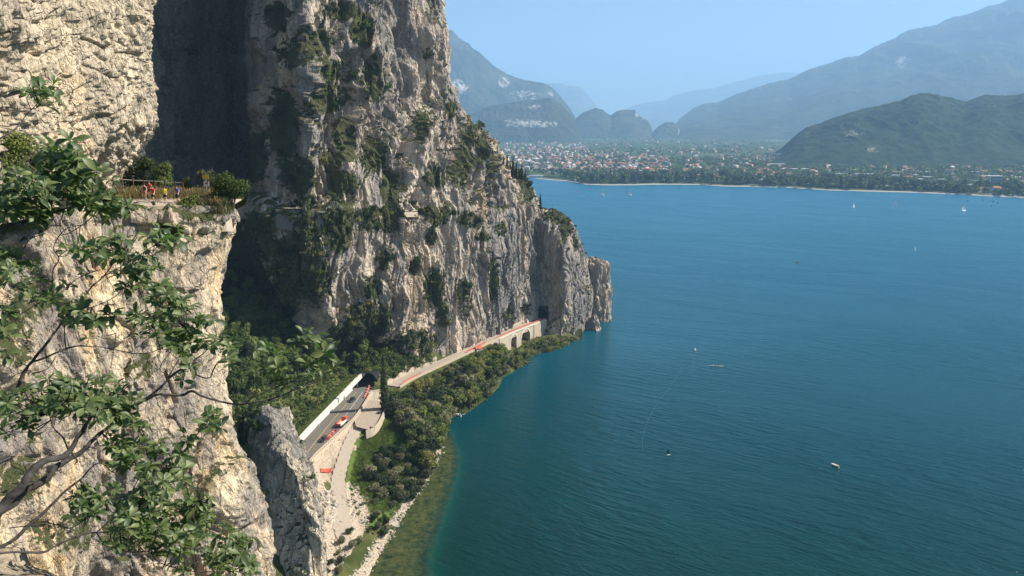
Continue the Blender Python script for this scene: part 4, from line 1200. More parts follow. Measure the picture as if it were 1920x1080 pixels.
dshore, _ = seg_dist(txy, shore); dcen, _ = seg_dist(txy, Cen); dold, pold = seg_dist(txy, OldC); dtrk, _ = seg_dist(txy, Trk)
clear_road = ((np.abs(dcen) > 10) & (np.abs(dold) > 4.6) & (np.abs(dtrk) > 4.2))
fc_mask = poly_mask(px0, py0, [(655, 800), (690, 715), (735, 700), (735, 780), (715, 815), (680, 815)])
beamx = np.interp(txy[:, 1], Beam[:, 1], Beam[:, 0])
# shoreline wood
band = [(738, 742), (770, 728), (800, 712), (835, 692), (870, 680), (910, 662), (950, 644), (1000, 656), (1020, 655), (992, 680), (968, 702), (940, 722), (915, 750), (884, 772), (846, 786), (840, 830), (824, 870), (806, 893), (790, 890), (775, 850), (765, 815), (742, 790), (728, 765)]
okb = clear_road & (dshore < 0.2) & ~fc_mask & (TV[:, 2] > -0.2)
protos = []
for i in range(6):
    grp = "trees of the wood along the water"
    kind = i % 3
    lm, lab = ((M['leaf_tree'], "leafy green tree in the wood between the old road and the water"), (M['leaf_grey'], "grey green bushy tree in the wood between the old road and the water"), (M['leaf_dark'], "dark evergreen tree in the wood between the old road and the water"))[(0, 0, 1, 0, 1, 2)[i]]
    protos.append(make_tree("b", rsT, 7.0 + rsT.rand() * 1.5, 6.4, 9, 1500, 0.55, lm, M['bark_far'], lab, "tree", ("broadleaf_tree", "broadleaf_tree", "bushy_tree", "broadleaf_tree", "bushy_tree", "evergreen_tree")[i], grp))
used = set()
def place(protos, idx, rs, smin, smax, P=TV, sink=0.3, label=None, group=None, wts=None):
    for c in idx:
        k = rs.choice(len(protos), p=wts)
        s = smin + (smax - smin) * rs.rand()
        if P is TV and px0[c] > 940: s *= 0.55
        if P is TV: s *= float(np.clip((abs(dold[c]) - 3.2) / 9.0, 0.28, 1))
        p = P[c] - np.array((0, 0, sink * s))
        if k not in used_of(protos):
            o = protos[k]; used_of(protos).add(k)
            o.location = [float(v) for v in p]; o.rotation_euler = (0, 0, rs.rand() * 6.28); o.scale = (s, s, s * (0.85 + 0.3 * rs.rand()))
            if label: o['label'] = label
            if group: o['group'] = group
        else:
            dup(protos[k], p, rs.rand() * 6.28, (s, s, s * (0.85 + 0.3 * rs.rand())), label, group)
_used = {}
def used_of(pr): return _used.setdefault(id(pr), set())
okb = okb & ~((px0 > 948) & (px0 < 1010) & (py0 < 672))
idx = pick(TV, px0, py0, band, 190, 3.5, rsT, okb.astype(float))
place(protos, idx, rsT, 0.75, 1.35)
def relabel(group, zones, fmt):
    for o in COL.objects:
        if o.get('group') == group and o.parent is None:
            x, y = project(np.array(o.location)); z = zones(float(x), float(y))
            look = o['label'].split(' tree')[0]
            o['label'] = fmt % (look, z[0]); o['group'] = z[1]
def zone_band(x, y):
    if x > 945: return "under the arches at the water's edge", "trees below the viaduct"
    if x < 775 and y < 800: return "right beside the tall cypress", "trees beside the tall cypress"
    edge = np.interp(x, [738, 800, 870, 945], [745, 712, 678, 650])
    if y < edge + 18: return "just below the red barriers of the old road", "trees under the edge of the old road"
    sh = np.interp(x, [780, 824, 840, 884, 915, 950], [905, 868, 790, 770, 748, 712])
    if y > sh - 28: return ("overhanging the water near the white motorboat" if x > 820 and y < 800 else "overhanging the lake shore"), "trees overhanging the water"
    if y > 800: return "at the near end of the shore wood above the bank", "trees at the near end of the shore wood"
    return "in the middle of the shore wood", "trees in the middle of the shore wood"
relabel("trees of the wood along the water", zone_band, "%s tree %s")
print("band trees", len(idx))
# a few darker bushes on the grass by the shore
pr2 = [make_tree("c", rsT, 5.0, 6.0, 8, 1300, 0.5, M['leaf_dark'] if i else M['leaf_grey'], M['bark_far'], "dark bush-like tree on the grassy bank by the rubble shore", "tree", "bushy_tree", "dark bushy trees on the grassy bank") for i in range(2)]
bank = [(735, 848), (790, 868), (822, 872), (805, 905), (775, 935), (735, 948), (700, 930), (688, 895), (705, 870)]
bank_idx = idx = pick(TV, px0, py0, bank, 34, 3.4, rsT, okb.astype(float)); place(pr2, idx, rsT, 0.7, 1.05)
relabel('dark bushy trees on the grassy bank', lambda x, y: (('on the grassy bank nearest the gravel track', 'dark bushy trees beside the track') if x < 738 else ('on the grassy bank nearest the rubble shore', 'dark bushy trees beside the rubble shore')), 'dark bush-like tree %s%s'.replace('%s%s', '%.0s%s'))
low2 = [(700, 940), (740, 950), (745, 990), (725, 1010), (700, 1000)]
idx = pick(TV, px0, py0, low2, 8, 3.4, rsT, okb.astype(float)); place(pr2, idx, rsT, 0.45, 0.7, label="low bush just above the rubble shore near the end of the track", group="low bushes above the rubble shore")
low3 = [(655, 1000), (690, 1010), (665, 1060), (620, 1090), (600, 1080)]
idx = pick(TV, px0, py0, low3, 10, 3.0, rsT, (TV[:, 2] > 0.5).astype(float)); place(pr2, idx, rsT, 0.35, 0.6, label="dark shrub on the rubble slope below the end of the track", group="dark shrubs on the rubble slope")
# forest on the gully slope
pf = [make_tree("d", rsT, 8.5 + rsT.rand() * 2, 6.2, 9, 1500, 0.6, M['leaf_forest'] if i != 2 else M['leaf_dark'], M['bark_far'],
      ("green broadleaf tree in the forest of the steep gully", "bright green tree in the forest of the steep gully", "dark tree in the forest of the steep gully", "tall green tree in the forest of the steep gully")[i], "tree", ("broadleaf_tree", "broadleaf_tree", "evergreen_tree", "broadleaf_tree")[i], "forest trees of the steep gully") for i in range(4)]
slope = [(395, 440), (445, 400), (520, 440), (560, 470), (600, 560), (640, 640), (700, 675), (640, 690), (600, 700), (540, 712), (480, 735), (420, 760), (380, 700)]
idx = pick(TV, px0, py0, slope, 260, 3.7, rsT, (TV[:, 2] > 17).astype(float)); place(pf, idx, rsT, 0.7, 1.15)
def zone_slope(x, y):
    if y < 480: return "at the top of the gully under the ledge path", "trees at the top of the gully"
    if x > 560: return "at the foot of the ribbed cliff above the gallery", "trees at the foot of the ribbed cliff"
    if y > 660: return "at the bottom of the gully just above the gallery slope", "trees at the bottom of the gully"
    if x < 460: return "close beside the sunlit near cliff", "gully trees beside the near cliff"
    return "in the middle of the steep gully", "trees in the middle of the gully"
relabel("forest trees of the steep gully", zone_slope, "%s tree %s")
print("forest trees", len(idx))
tmf = []
for i in range(4):
    lob = [((rsT.normal() * 0.8, rsT.normal() * 0.8, 0.5 + 0.9 * rsT.rand()), (1.1, 1.1, 0.9)) for _ in range(5)]
    tmf.append(leaf_cloud(rsT, 90, lob, 0.6, outer=0.2))
wide = [(380, 400), (445, 385), (520, 400), (560, 440), (620, 560), (650, 640), (710, 680), (640, 700), (600, 712), (540, 720), (480, 740), (440, 800), (480, 860), (470, 1000), (440, 1000), (380, 760), (360, 500)]
idx = pick(TV, px0, py0, wide, 1300, 1.9, rsT, (TV[:, 2] > 16.5).astype(float))
scatter_mesh("undergrowth", TV[idx] - (0, 0, 0.3), 0.6 + 0.8 * rsT.rand(len(idx)), tmf, [M['leaf_forest'], M['leaf_tree'], M['leaf_dark']], rsT.choice(3, len(idx), p=[.45, .15, .4]), label="dense dark scrub filling the steep gully")
noseb = [(985, 636), (1075, 632), (1092, 640), (1060, 660), (1000, 674), (978, 694)]
idx = pick(TV, px0, py0, noseb, 500, 1.1, rsT, ((np.abs(dold) > 4.2) & (TV[:, 2] > -0.3)).astype(float))
scatter_mesh("undergrowth", TV[idx] - (0, 0, 0.3), 0.4 + 0.7 * rsT.rand(len(idx)), tmf, [M['leaf_tree'], M['leaf_grey'], M['leaf_dark']], rsT.choice(3, len(idx), p=[.35, .35, .3]), label="low scrub on the rocky bank at the foot of the nose")
idx = pick(TV, px0, py0, [(690, 640), (790, 640), (810, 684), (760, 700), (735, 716), (716, 700), (640, 692)], 500, 1.4, rsT, ((np.abs(dold) > 4.6) & (TV[:, 2] > 13)).astype(float))
scatter_mesh("undergrowth", TV[idx] - (0, 0, 0.3), 0.5 + 0.8 * rsT.rand(len(idx)), tmf, [M['leaf_forest'], M['leaf_tree'], M['leaf_dark']], rsT.choice(3, len(idx), p=[.5, .2, .3]), label="green scrub between the gallery arch and the cliff foot")
tt_ = rsT.rand(60); pts = np.stack((PORT_L[0] + (PORT_R[0] - PORT_L[0]) * tt_, PORT_L[1] + (PORT_R[1] - PORT_L[1]) * tt_ + 0.4 + rsT.rand(60), 19.9 + 0 * tt_), 1)
scatter_mesh("undergrowth", pts, 0.3 + 0.4 * rsT.rand(60), tmf, [M['leaf_forest'], M['leaf_tree']], rsT.randint(0, 2, 60), label="plants trailing over the top of the gallery arch")
# low cover on the gallery roof slope and between: one mass
tm = []
for i in range(4):
    lob = [((rsT.normal() * 0.5, rsT.normal() * 0.5, 0.3 + 0.4 * rsT.rand()), (0.7, 0.7, 0.55)) for _ in range(4)]
    tm.append(leaf_cloud(rsT, 70, lob, 0.45, outer=0.2))
roofp = [(395, 690), (470, 700), (560, 690), (640, 676), (694, 682), (650, 725), (600, 775), (553, 828), (500, 830), (470, 780), (400, 800), (380, 740)]
okr = ((txy[:, 0] < beamx - 1.0) & (TV[:, 2] > 17)).astype(float)
idx = pick(TV, px0, py0, roofp, 1500, 1.25, rsT, okr)
scatter_mesh("undergrowth", TV[idx] - (0, 0, 0.2), 0.5 + 0.75 * rsT.rand(len(idx)) ** 2, tm, [M['leaf_forest'], M['leaf_tree']], rsT.randint(0, 2, len(idx)), label="low green scrub covering the slope above the road gallery")
bk = resamp(Beam, 160)
pts = np.array([(b[0] - 0.8 - 3.6 * rsT.rand(), b[1] + rsT.normal() * 0.4, min(b[2], 18.6)) for b in np.repeat(bk, 3, 0)])
scatter_mesh("undergrowth", pts, 0.35 + 0.3 * rsT.rand(len(pts)), tm, [M['leaf_forest'], M['leaf_tree']], rsT.randint(0, 2, len(pts)), label="green planting on the gallery roof behind its white edge")
allb = [(640, 850), (670, 812), (725, 790), (738, 735), (950, 640), (1000, 650), (1040, 640), (1065, 640), (1030, 662), (990, 682), (900, 760), (842, 790), (835, 850), (760, 970), (735, 1005), (690, 1000), (650, 930)]
okg = ((dshore < 0.3) & clear_road & ~fc_mask & (np.abs(dtrk) > 4.0)).astype(float)
idx = pick(TV, px0, py0, allb, 1500, 1.6, rsT, okg)
scatter_mesh("undergrowth", TV[idx] - (0, 0, 0.25), 0.35 + 0.7 * rsT.rand(len(idx)) ** 2, tm, [M['leaf_tree'], M['grass'], M['leaf_grey']], rsT.choice(3, len(idx), p=[.4, .35, .25]), label="tangled green undergrowth along the lake bank")
# tall grass on the bank
gt = []
for i in range(4):
    n = 26; c = rsT.normal(size=(n, 2)) * 0.45; h = 0.5 + 0.7 * rsT.rand(n); ln = rsT.normal(size=(n, 2)) * 0.35; w = 0.06
    ang = rsT.rand(n) * 6.28
    V = np.stack([np.stack((c[:, 0] - w * np.cos(ang), c[:, 1] - w * np.sin(ang), 0 * h), 1), np.stack((c[:, 0] + w * np.cos(ang), c[:, 1] + w * np.sin(ang), 0 * h), 1), np.stack((c[:, 0] + ln[:, 0] + w * .4, c[:, 1] + ln[:, 1], h), 1), np.stack((c[:, 0] + ln[:, 0] - w * .4, c[:, 1] + ln[:, 1], h * 1.02), 1)], 1).reshape(-1, 3)
    gt.append((V, np.arange(4 * n).reshape(n, 4)))
idx = pick(TV, px0, py0, [(655, 905), (650, 850), (675, 815), (705, 795), (745, 785), (790, 800), (800, 850), (770, 900), (750, 950), (700, 970), (680, 930)], 2600, 0.62, rsT, ((np.abs(dtrk) > 3.8)).astype(float))
scatter_mesh("grass", TV[idx], 0.8 + 0.5 * rsT.rand(len(idx)), gt, [M['grass']], label="bright tall grass on the bank below the track")

# rubble: one mass of stones
def icos(rs):
    t = (1 + 5 ** 0.5) / 2
    V = np.array([(-1, t, 0), (1, t, 0), (-1, -t, 0), (1, -t, 0), (0, -1, t), (0, 1, t), (0, -1, -t), (0, 1, -t), (t, 0, -1), (t, 0, 1), (-t, 0, -1), (-t, 0, 1)], float) / 1.9
    Fc = np.array([(0, 11, 5), (0, 5, 1), (0, 1, 7), (0, 7, 10), (0, 10, 11), (1, 5, 9), (5, 11, 4), (11, 10, 2), (10, 7, 6), (7, 1, 8), (3, 9, 4), (3, 4, 2), (3, 2, 6), (3, 6, 8), (3, 8, 9), (4, 9, 5), (2, 4, 11), (6, 2, 10), (8, 6, 7), (9, 8, 1)])
    V = V * (1 + 0.35 * rs.normal(size=(12, 1)) * 0.6) * (1, 0.8, 0.65)
    return V, Fc
st = [icos(rsT) for _ in range(6)]
M['stones'] = rock_mat("pale rubble", 0.8, light=(0.66, 0.57, 0.44), grey=(0.36, 0.32, 0.27), greyness=0.3, ochness=0.1, streak=0.1, bump=0.1)
ids = []
i1 = pick(TV, px0, py0, rub_poly, 1300, 0.8, rsT); i2 = pick(TV, px0, py0, None, 1500, 0.75, rsT, ((dshore > -3.2) & (dshore < 0.9) & (txy[:, 1] < 290) & (txy[:, 1] > 190)).astype(float) * 0.6, maxtry=200000)
i3 = pick(TV, px0, py0, rub2, 250, 0.9, rsT); i4 = pick(TV, px0, py0, [(590, 925), (625, 920), (635, 960), (620, 985), (595, 960)], 60, 1.3, rsT)
idx = np.concatenate((i1, i2, i3, i4)); sc_ = np.concatenate((0.25 + 0.55 * rsT.rand(len(i1)) ** 3, 0.3 + 0.55 * rsT.rand(len(i2)) ** 2, 0.3 + 0.5 * rsT.rand(len(i3)) ** 2, 0.8 + 0.7 * rsT.rand(len(i4))))
scatter_mesh("rubble", TV[idx], sc_, st, [M['stones']], label="pale boulders and rubble along the shore and the slope")

# cypress beside the portal and those on the shoulder
def cypress_proto(h, r, n, size, label, group=None):
    t = thing("cypress", label, "cypress", (0, 0, -500), 0, group)
    lob = [((0, 0, h * (0.08 + 0.9 * k / 9)), (r * (1.0 - 0.75 * (k / 9) ** 2), r * (1.0 - 0.75 * (k / 9) ** 2), h * 0.085)) for k in range(10)]
    mb = MB(); mb.tube([(0, 0, -1), (0, 0, h * 0.5), (0, 0, h * 0.9)], [r * 0.25, r * 0.15, r * 0.04], 6); mb.build("trunk", M['bark_far'], t)
    V, Fq = leaf_cloud(rsT, n, lob, size, outer=0.5); link("crown", mesh_from("crown", V, Fq, [M['leaf_dark']]), t)
    return t
cb = PZ(722, 775, 10)
c1 = cypress_proto(26, 1.8, 3000, 0.7, "tall dark cypress standing beside the gallery arch"); c1.location = (cb[0], cb[1], 9.5)
cp = cypress_proto(13, 1.1, 700, 0.6, "slim dark cypress on the rocky shoulder above the far lake shore", "cypresses on the rocky shoulder")
cyp = [(944, 318, 10), (951, 322, 12), (957, 324, 9), (962, 326, 13), (968, 328, 10), (973, 330, 8), (978, 332, 10), (985, 334, 8), (949, 326, 8), (966, 333, 7), (1013, 392, 12), (938, 314, 9)]
cl_lab = ["short cypress on the shoulder, second of the row", "tallest pair's slimmer cypress on the shoulder"]
for i, (a, b, h) in enumerate(cyp):
    q = PY(a, b + 6, 492 if i != 10 else 500)
    if i == 0:
        o = cp; o.location = [float(v) for v in q]; o.scale = (h / 13,) * 3
    else:
        o = dup(cp, q, rsT.rand() * 6, h / 13)
    if i == 10: o['label'] = "lone dark cypress at the end of the ledge above the nose"; del o['group']

# ------------------------------------------------------------------ shrubs on the cliffs
cand_P, cand_w = [], []
for (X, nn2, v) in ROCKS["cliff"]:
    m = (v > 0.30) & (X[:, 1] > 120)
    X2 = X[m]; v2 = v[m]; n3 = nn2[m]
    tocam = np.array((0, 0, H)) - X2
    f = (tocam * n3).sum(1) / np.linalg.norm(tocam, axis=1)
    cand_P.append(X2[f > -0.1]); cand_w.append(np.clip((v2[f > -0.1] - 0.30) * 1.6, 0, 1))
CP = np.concatenate(cand_P); CW = np.concatenate(cand_w)
cpx, cpy = project(CP)
inb = np.maximum(blob_density(CP, blobD) * (cpy < 396), np.maximum(blob_density(CP, blobE) * (cpy > 380), blob_density(CP, [(1035, 405, 18, 9), (1062, 430, 9, 18), (1079, 462, 7, 16), (560, 400, 60, 12), (470, 330, 30, 50), (950, 330, 50, 25), (995, 360, 14, 30), (470, 800, 26, 40), (452, 860, 26, 70), (462, 960, 16, 50)])))
rsB = np.random.RandomState(9)
inside = (cpx > 300) & (cpx < 1150) & (cpy > -10) & (cpy < 1090)
big = pick(CP, cpx, cpy, None, 285, 3.6, rsB, np.where(inside, np.clip(inb * 1.2, 0, 1) ** 1.5 * 0.9, 0), maxtry=400000)
shr = []
for i in range(6):
    me = shrub_mesh(rsB, 4.2, 3.4, 420, 0.5, (M['leaf_dark'], M['leaf_tree'], M['leaf_dark'], M['leaf_grey'], M['leaf_tree'], M['leaf_dark'])[i])
    shr.append(me)
for n_i, i in enumerate(big):
    k = rsB.randint(6)
    o = link("shrub", shr[k])
    s = 0.6 + 0.75 * rsB.rand()
    o.location = [float(v) for v in (CP[i] - (0, 0, 0.5))]; o.rotation_euler = (rsB.normal() * 0.1, rsB.normal() * 0.1, rsB.rand() * 6.28); o.scale = (s, s, s * (0.8 + 0.4 * rsB.rand()))
    y = cpy[i]; x = cpx[i]
    if x < 500 and y > 700: z_ = ("dark shrub in the cleft beside the grey rock tower", "shrubs in the cleft beside the grey tower")
    elif y < 250: z_ = ("dark shrub clinging high on the towering promontory", "shrubs high on the promontory")
    elif y < 380: z_ = ("dark shrub on the lower part of the promontory above the ledge", "shrubs on the promontory just above the ledge")
    elif y < 425: z_ = ("green shrub growing along the cliff ledge path", "shrubs along the ledge path")
    elif y < 560: z_ = ("shrub in a crack of the ribbed cliff below the ledge", "shrubs in the ribbed cliff")
    else: z_ = ("shrub at the foot of the ribbed cliff above the old road", "shrubs at the foot of the ribbed cliff")
    if y < 250: w_ = ("near the dark recess", "in its middle", "near its outer edge")[int(np.digitize(x, (630, 750)))]
    elif y < 380: w_ = ("at its shaded end", "in its middle", "towards the cypress shoulder")[int(np.digitize(x, (640, 800)))]
    elif y < 425: w_ = ("at its shaded start", "half way along", "towards the nose")[int(np.digitize(x, (640, 820)))]
    elif y < 560: w_ = ("at its shaded end", "in its middle", "near the nose")[int(np.digitize(x, (650, 820)))]
    else: w_ = ("over the gallery arch", "beyond the cypress", "near the viaduct")[int(np.digitize(x, (720, 860)))]
    if x < 500 and y > 700: w_ = ""
    z_ = ((z_[0] + " " + w_).strip(), (z_[1] + " " + w_).strip())
    o['label'], o['group'] = z_; o['category'] = "shrub"
sm = pick(CP, cpx, cpy, None, 2600, 1.5, rsB, np.where(inside, CW * 0.5 + 0.5 * np.clip(inb, 0, 1), 0), maxtry=400000)
tm2 = []
for i in range(5):
    lob = [((rsB.normal() * 0.5, rsB.normal() * 0.5, 0.3 + 0.5 * rsB.rand()), (0.6, 0.6, 0.5)) for _ in range(4)]
    tm2.append(leaf_cloud(rsB, 60, lob, 0.42, outer=0.2))
scatter_mesh("cliff_scrub", CP[sm] - (0, 0, 0.2), 0.6 + 1.1 * rsB.rand(len(sm)) ** 2, tm2, [M['leaf_dark'], M['leaf_tree'], M['leaf_grey']], rsB.choice(3, len(sm), p=[.45, .3, .25]), label="small scrub rooted in cracks all over the cliffs")
print("shrubs", len(big), len(sm))
# ------------------------------------------------------------------ town, park belt, harbour
rsV = np.random.RandomState(21)
def pl_z(x, y):
    ys = np.interp(x / (1 + 0), sf[:, 0], sf[:, 1]) + 14 * fbm(np.stack((np.atleast_1d(x) / 90, np.atleast_1d(x) * 0, np.atleast_1d(x) * 0), 1), 3, 5)
    return plain_z(y, ys), ys
def sample_valley(n, poly, rs, dmin=18, dmax=9000, powr=1.0):
    out = []
    while len(out) < n:
        m = 6000
        px = rs.rand(m) * 1300 + 780; py = 262 + rs.rand(m) ** powr * 110
        ok = poly_mask(px, py, poly)
        for a, b in zip(px[ok], py[ok]):
            r = ray(a, b); t = (4.0 - H) / r[2]; x, y = r[0] * t, r[1] * t
            z, ys = pl_z(np.array([x]), np.array([y]))
            if y - ys[0] > dmin and y - ys[0] < dmax: out.append((x, y, float(z[0])))
            if len(out) >= n: break
    return np.array(out)
M['wall_white'] = plain("cream render", (0.43, 0.40, 0.35), 0.9, 0.1, 0.1)
M['wall_ochre'] = plain("ochre render", (0.62, 0.46, 0.28), 0.9, 0.15, 0.1)
M['wall_grey'] = plain("grey render", (0.42, 0.42, 0.42), 0.9, 0.15, 0.1)
M['roof_red'] = plain("clay tiles", (0.33, 0.14, 0.085), 0.9, 0.3, 0.15)
M['roof_brown'] = plain("old brown tiles", (0.25, 0.15, 0.11), 0.9, 0.3, 0.15)
M['roof_pale'] = plain("pale flat roof", (0.55, 0.55, 0.54), 0.9, 0.15, 0.1)
M['glass'] = plain("dark window glass", (0.03, 0.04, 0.05), 0.2)
def house_mesh(w, d, h, rh, mats, flat=False):
    mb = MB()
    mb.box((0, 0, h / 2 - 1), (w, d, h + 2), 0, 0)
    o = 0.5
    if flat:
        mb.box((0, 0, h + 0.25), (w + 0.4, d + 0.4, 0.5), 0, 1)
    else:
        a, b = w / 2 + o, d / 2 + o
        mb.add([(-a, -b, h), (a, -b, h), (a, b, h), (-a, b, h), (-a * 0.65, 0, h + rh), (a * 0.65, 0, h + rh)], [(0, 1, 5, 4), (2, 3, 4, 5), (3, 0, 4), (1, 2, 5), (3, 2, 1, 0)], 1)
    # rows of windows, slightly proud
    for k in range(int(w // 3)):
        for f in range(int(h // 3)):
            x = -w / 2 + 1.6 + k * 3
            mb.box((x, -d / 2 - 0.03, 1.7 + f * 3), (1.1, 0.1, 1.4), 0, 2)
    return mesh_from("house", np.array(mb.v), mb.f, mats, False, mb.m)
H_KINDS = [
    (house_mesh(14, 10, 7, 2.6, [M['wall_white'], M['roof_red'], M['glass']]), "cream house with a red tiled roof in the town behind the far shore", "red roofed cream houses of the far town"),
    (house_mesh(20, 12, 10, 3.0, [M['wall_ochre'], M['roof_red'], M['glass']]), "ochre house with a red tiled roof in the town behind the far shore", "ochre houses of the far town"),
    (house_mesh(12, 10, 6, 2.4, [M['wall_white'], M['roof_brown'], M['glass']]), "cream house with a brown roof in the town behind the far shore", "brown roofed houses of the far town"),
    (house_mesh(26, 13, 9, 0, [M['wall_white'], M['roof_pale'], M['glass']], True), "white flat roofed block in the town behind the far shore", "white flat roofed blocks of the far town"),
    (house_mesh(18, 12, 9, 2.8, [M['wall_grey'], M['roof_brown'], M['glass']]), "grey house with a brown roof in the town behind the far shore", "grey houses of the far town"),
]
town = [(925, 285), (960, 268), (1060, 263), (1250, 263), (1440, 262), (1470, 300), (1560, 308), (1920, 318), (1990, 320), (1990, 372), (1800, 360), (1560, 350), (1370, 340), (1230, 338), (1090, 334), (985, 326), (940, 300)]
core = [(925, 285), (960, 268), (1060, 270), (1130, 290), (1260, 300), (1240, 326), (1080, 322), (985, 318), (940, 300)]
hs = np.vstack((sample_valley(520, town, rsV, 60), sample_valley(560, core, rsV, 60), sample_valley(110, [(930, 305), (1100, 300), (1450, 318), (1560, 322), (1800, 330), (1980, 340), (1980, 372), (1800, 360), (1560, 350), (1100, 333), (980, 326)], rsV, 70)))
keep = []
for i in range(len(hs)):
    keep.append(i)
hs = hs[np.argsort(hs[:, 1])]
near, farh = hs[:210], hs[210:]
for p in near:
    left_part = p[0] < 700
    k = rsV.choice(5, p=(.34, .26, .18, .12, .10) if left_part else (.18, .14, .2, .30, .18))
    o = link("house", H_KINDS[k][0]); o['label'] = H_KINDS[k][1]; o['group'] = H_KINDS[k][2]; o['category'] = "house"
    o.location = [float(v) for v in p]; o.rotation_euler = (0, 0, rsV.choice([0, 0.4, -0.3, 1.2, 0.1])); s = 0.6 + 0.4 * rsV.rand(); o.scale = (s, s, s)
# the rest of the town as one mass
Vs, Fs, Ms = [], [], []; off = 0
bx = np.array([(-1, -1, 0), (1, -1, 0), (1, 1, 0), (-1, 1, 0), (-1, -1, 1), (1, -1, 1), (1, 1, 1), (-1, 1, 1), (-0.65, 0, 1.4), (0.65, 0, 1.4)], float)
bf = [(0, 1, 5, 4), (1, 2, 6, 5), (2, 3, 7, 6), (3, 0, 4, 7)]; bt = [(4, 5, 9, 8), (6, 7, 8, 9)]; b3 = [(7, 4, 8, 8), (5, 6, 9, 9)]
FL = []
for p in farh:
    w, d, h = 5 + 7 * rsV.rand() ** 2, 4 + 3 * rsV.rand(), 5 + 4 * rsV.rand()
    a = rsV.rand() * 3; v = bx * (w, d, h)
    v = np.stack((v[:, 0] * math.cos(a) - v[:, 1] * math.sin(a), v[:, 0] * math.sin(a) + v[:, 1] * math.cos(a), v[:, 2]), 1) + p
    Vs.append(v)
    for f in bf + bt: FL.append([off + i for i in f])
    FL.append([off + 7, off + 4, off + 8]); FL.append([off + 5, off + 6, off + 9])
    wm = rsV.choice(3, p=(.38, .36, .26)); rm = 3 + rsV.choice(3, p=(.42, .43, .15))
    Ms += [wm] * 4 + [rm] * 4; off += 10
me = mesh_from("town", np.concatenate(Vs), FL, [M['wall_white'], M['wall_ochre'], M['wall_grey'], M['roof_red'], M['roof_brown'], M['roof_pale']], False, Ms)
link("town", me, None, kind='stuff', label="mass of small houses spread over the far valley floor")
def block(px, py, wpx, hm, dm, name, label, cat, roof, wallm, rh=0, flat=True, zz=None, Y=None, yaw=0.0):
    if Y is None:
        r = ray(px, py); t = (4.0 - H) / r[2]; x, y = r[0] * t, r[1] * t
        z = float(pl_z(np.array([x]), np.array([y]))[0][0])
    else:
        q = PY(px, py, Y); x, y, z = q
    w = wpx * y / F
    g = thing(name, label, cat, (x, y, z), yaw)
    mb = MB(); mb.box((0, 0, hm / 2 - 1), (w, dm, hm + 2)); wl = mb.build("wall", wallm, g)
    mb = MB()
    if flat: mb.box((0, 0, hm + 0.3), (w + 1, dm + 1, 0.6))
    else:
        a, b = w / 2 + .7, dm / 2 + .7
        mb.add([(-a, -b, hm), (a, -b, hm), (a, b, hm), (-a, b, hm), (-a * .8, 0, hm + rh), (a * .8, 0, hm + rh)], [(0, 1, 5, 4), (2, 3, 4, 5), (3, 0, 4), (1, 2, 5), (3, 2, 1, 0)])
    mb.build("roof", roof, g)
    for f in range(max(1, int(hm // 3.2))):
        mb = MB(); mb.box((0, -dm / 2 - 0.05, 1.8 + f * 3.1), (w * 0.9, 0.2, 1.3)); mb.build("window", M['glass'], g)
    return g
block(1490, 322, 48, 7, 22, "sports_hall", "long low white hall behind the park trees in the middle of the far shore", "hall", M['roof_pale'], M['wall_white'])
block(1455, 314, 30, 8, 20, "warehouse", "pale flat warehouse behind the long white hall", "warehouse", M['roof_pale'], M['wall_white'])
block(1391, 268, 34, 8, 60, "greenhouse", "bright white strip of greenhouse far back on the valley floor", "greenhouse", M['roof_pale'], M['white'])
block(1450, 271, 28, 8, 60, "greenhouse", "second white greenhouse strip close to the foot of the dark hill", "greenhouse", M['roof_pale'], M['white'])
block(1862, 352, 24, 26, 16, "tower_block", "grey blue high rise block beside the harbour", "tower block", M['roof_pale'], M['wall_grey'])
block(1826, 352, 26, 8, 14, "hotel", "low white lakeside hotel next to the high rise block", "hotel", M['roof_pale'], M['wall_white'])
block(1873, 357, 34, 6, 14, "boathouse", "white harbour building in front of the high rise block", "boathouse", M['roof_pale'], M['white'])
block(1620, 333, 34, 9, 16, "hotel", "wide white hotel behind the trees, inland of the middle beach", "hotel", M['roof_pale'], M['wall_white'])
block(1675, 346, 20, 8, 12, "villa", "villa with an orange roof just behind the pale beach", "villa", M['roof_red'], M['wall_ochre'], 3, False)
block(1205, 322, 60, 8, 18, "hotel", "long red roofed hotel among the park trees", "hotel", M['roof_red'], M['wall_ochre'], 3, False)
block(1150, 312, 36, 9, 16, "hotel", "red roofed building inland of the long red roofed hotel", "hotel", M['roof_red'], M['wall_white'], 3, False)
block(1005, 331, 26, 5, 10, "boathouse", "low white pavilion at the left end of the far shore", "pavilion", M['roof_pale'], M['white'])
block(1083, 339, 10, 5, 10, "boathouse", "small white boathouse on the jetty of the far shore", "boathouse", M['roof_pale'], M['white'])
for (a, b, w_, Yh, lb) in ((1478, 285, 8, 3080, "pale house standing highest on the slope of the dark hill"), (1450, 292, 9, 2960, "left one of two pale houses at the foot of the dark hill"), (1461, 293, 7, 2900, "right one of two pale houses at the foot of the dark hill")):
    block(a, b, w_, 9, 12, "house", lb, "house", M['roof_pale'], M['wall_white'], Y=Yh)

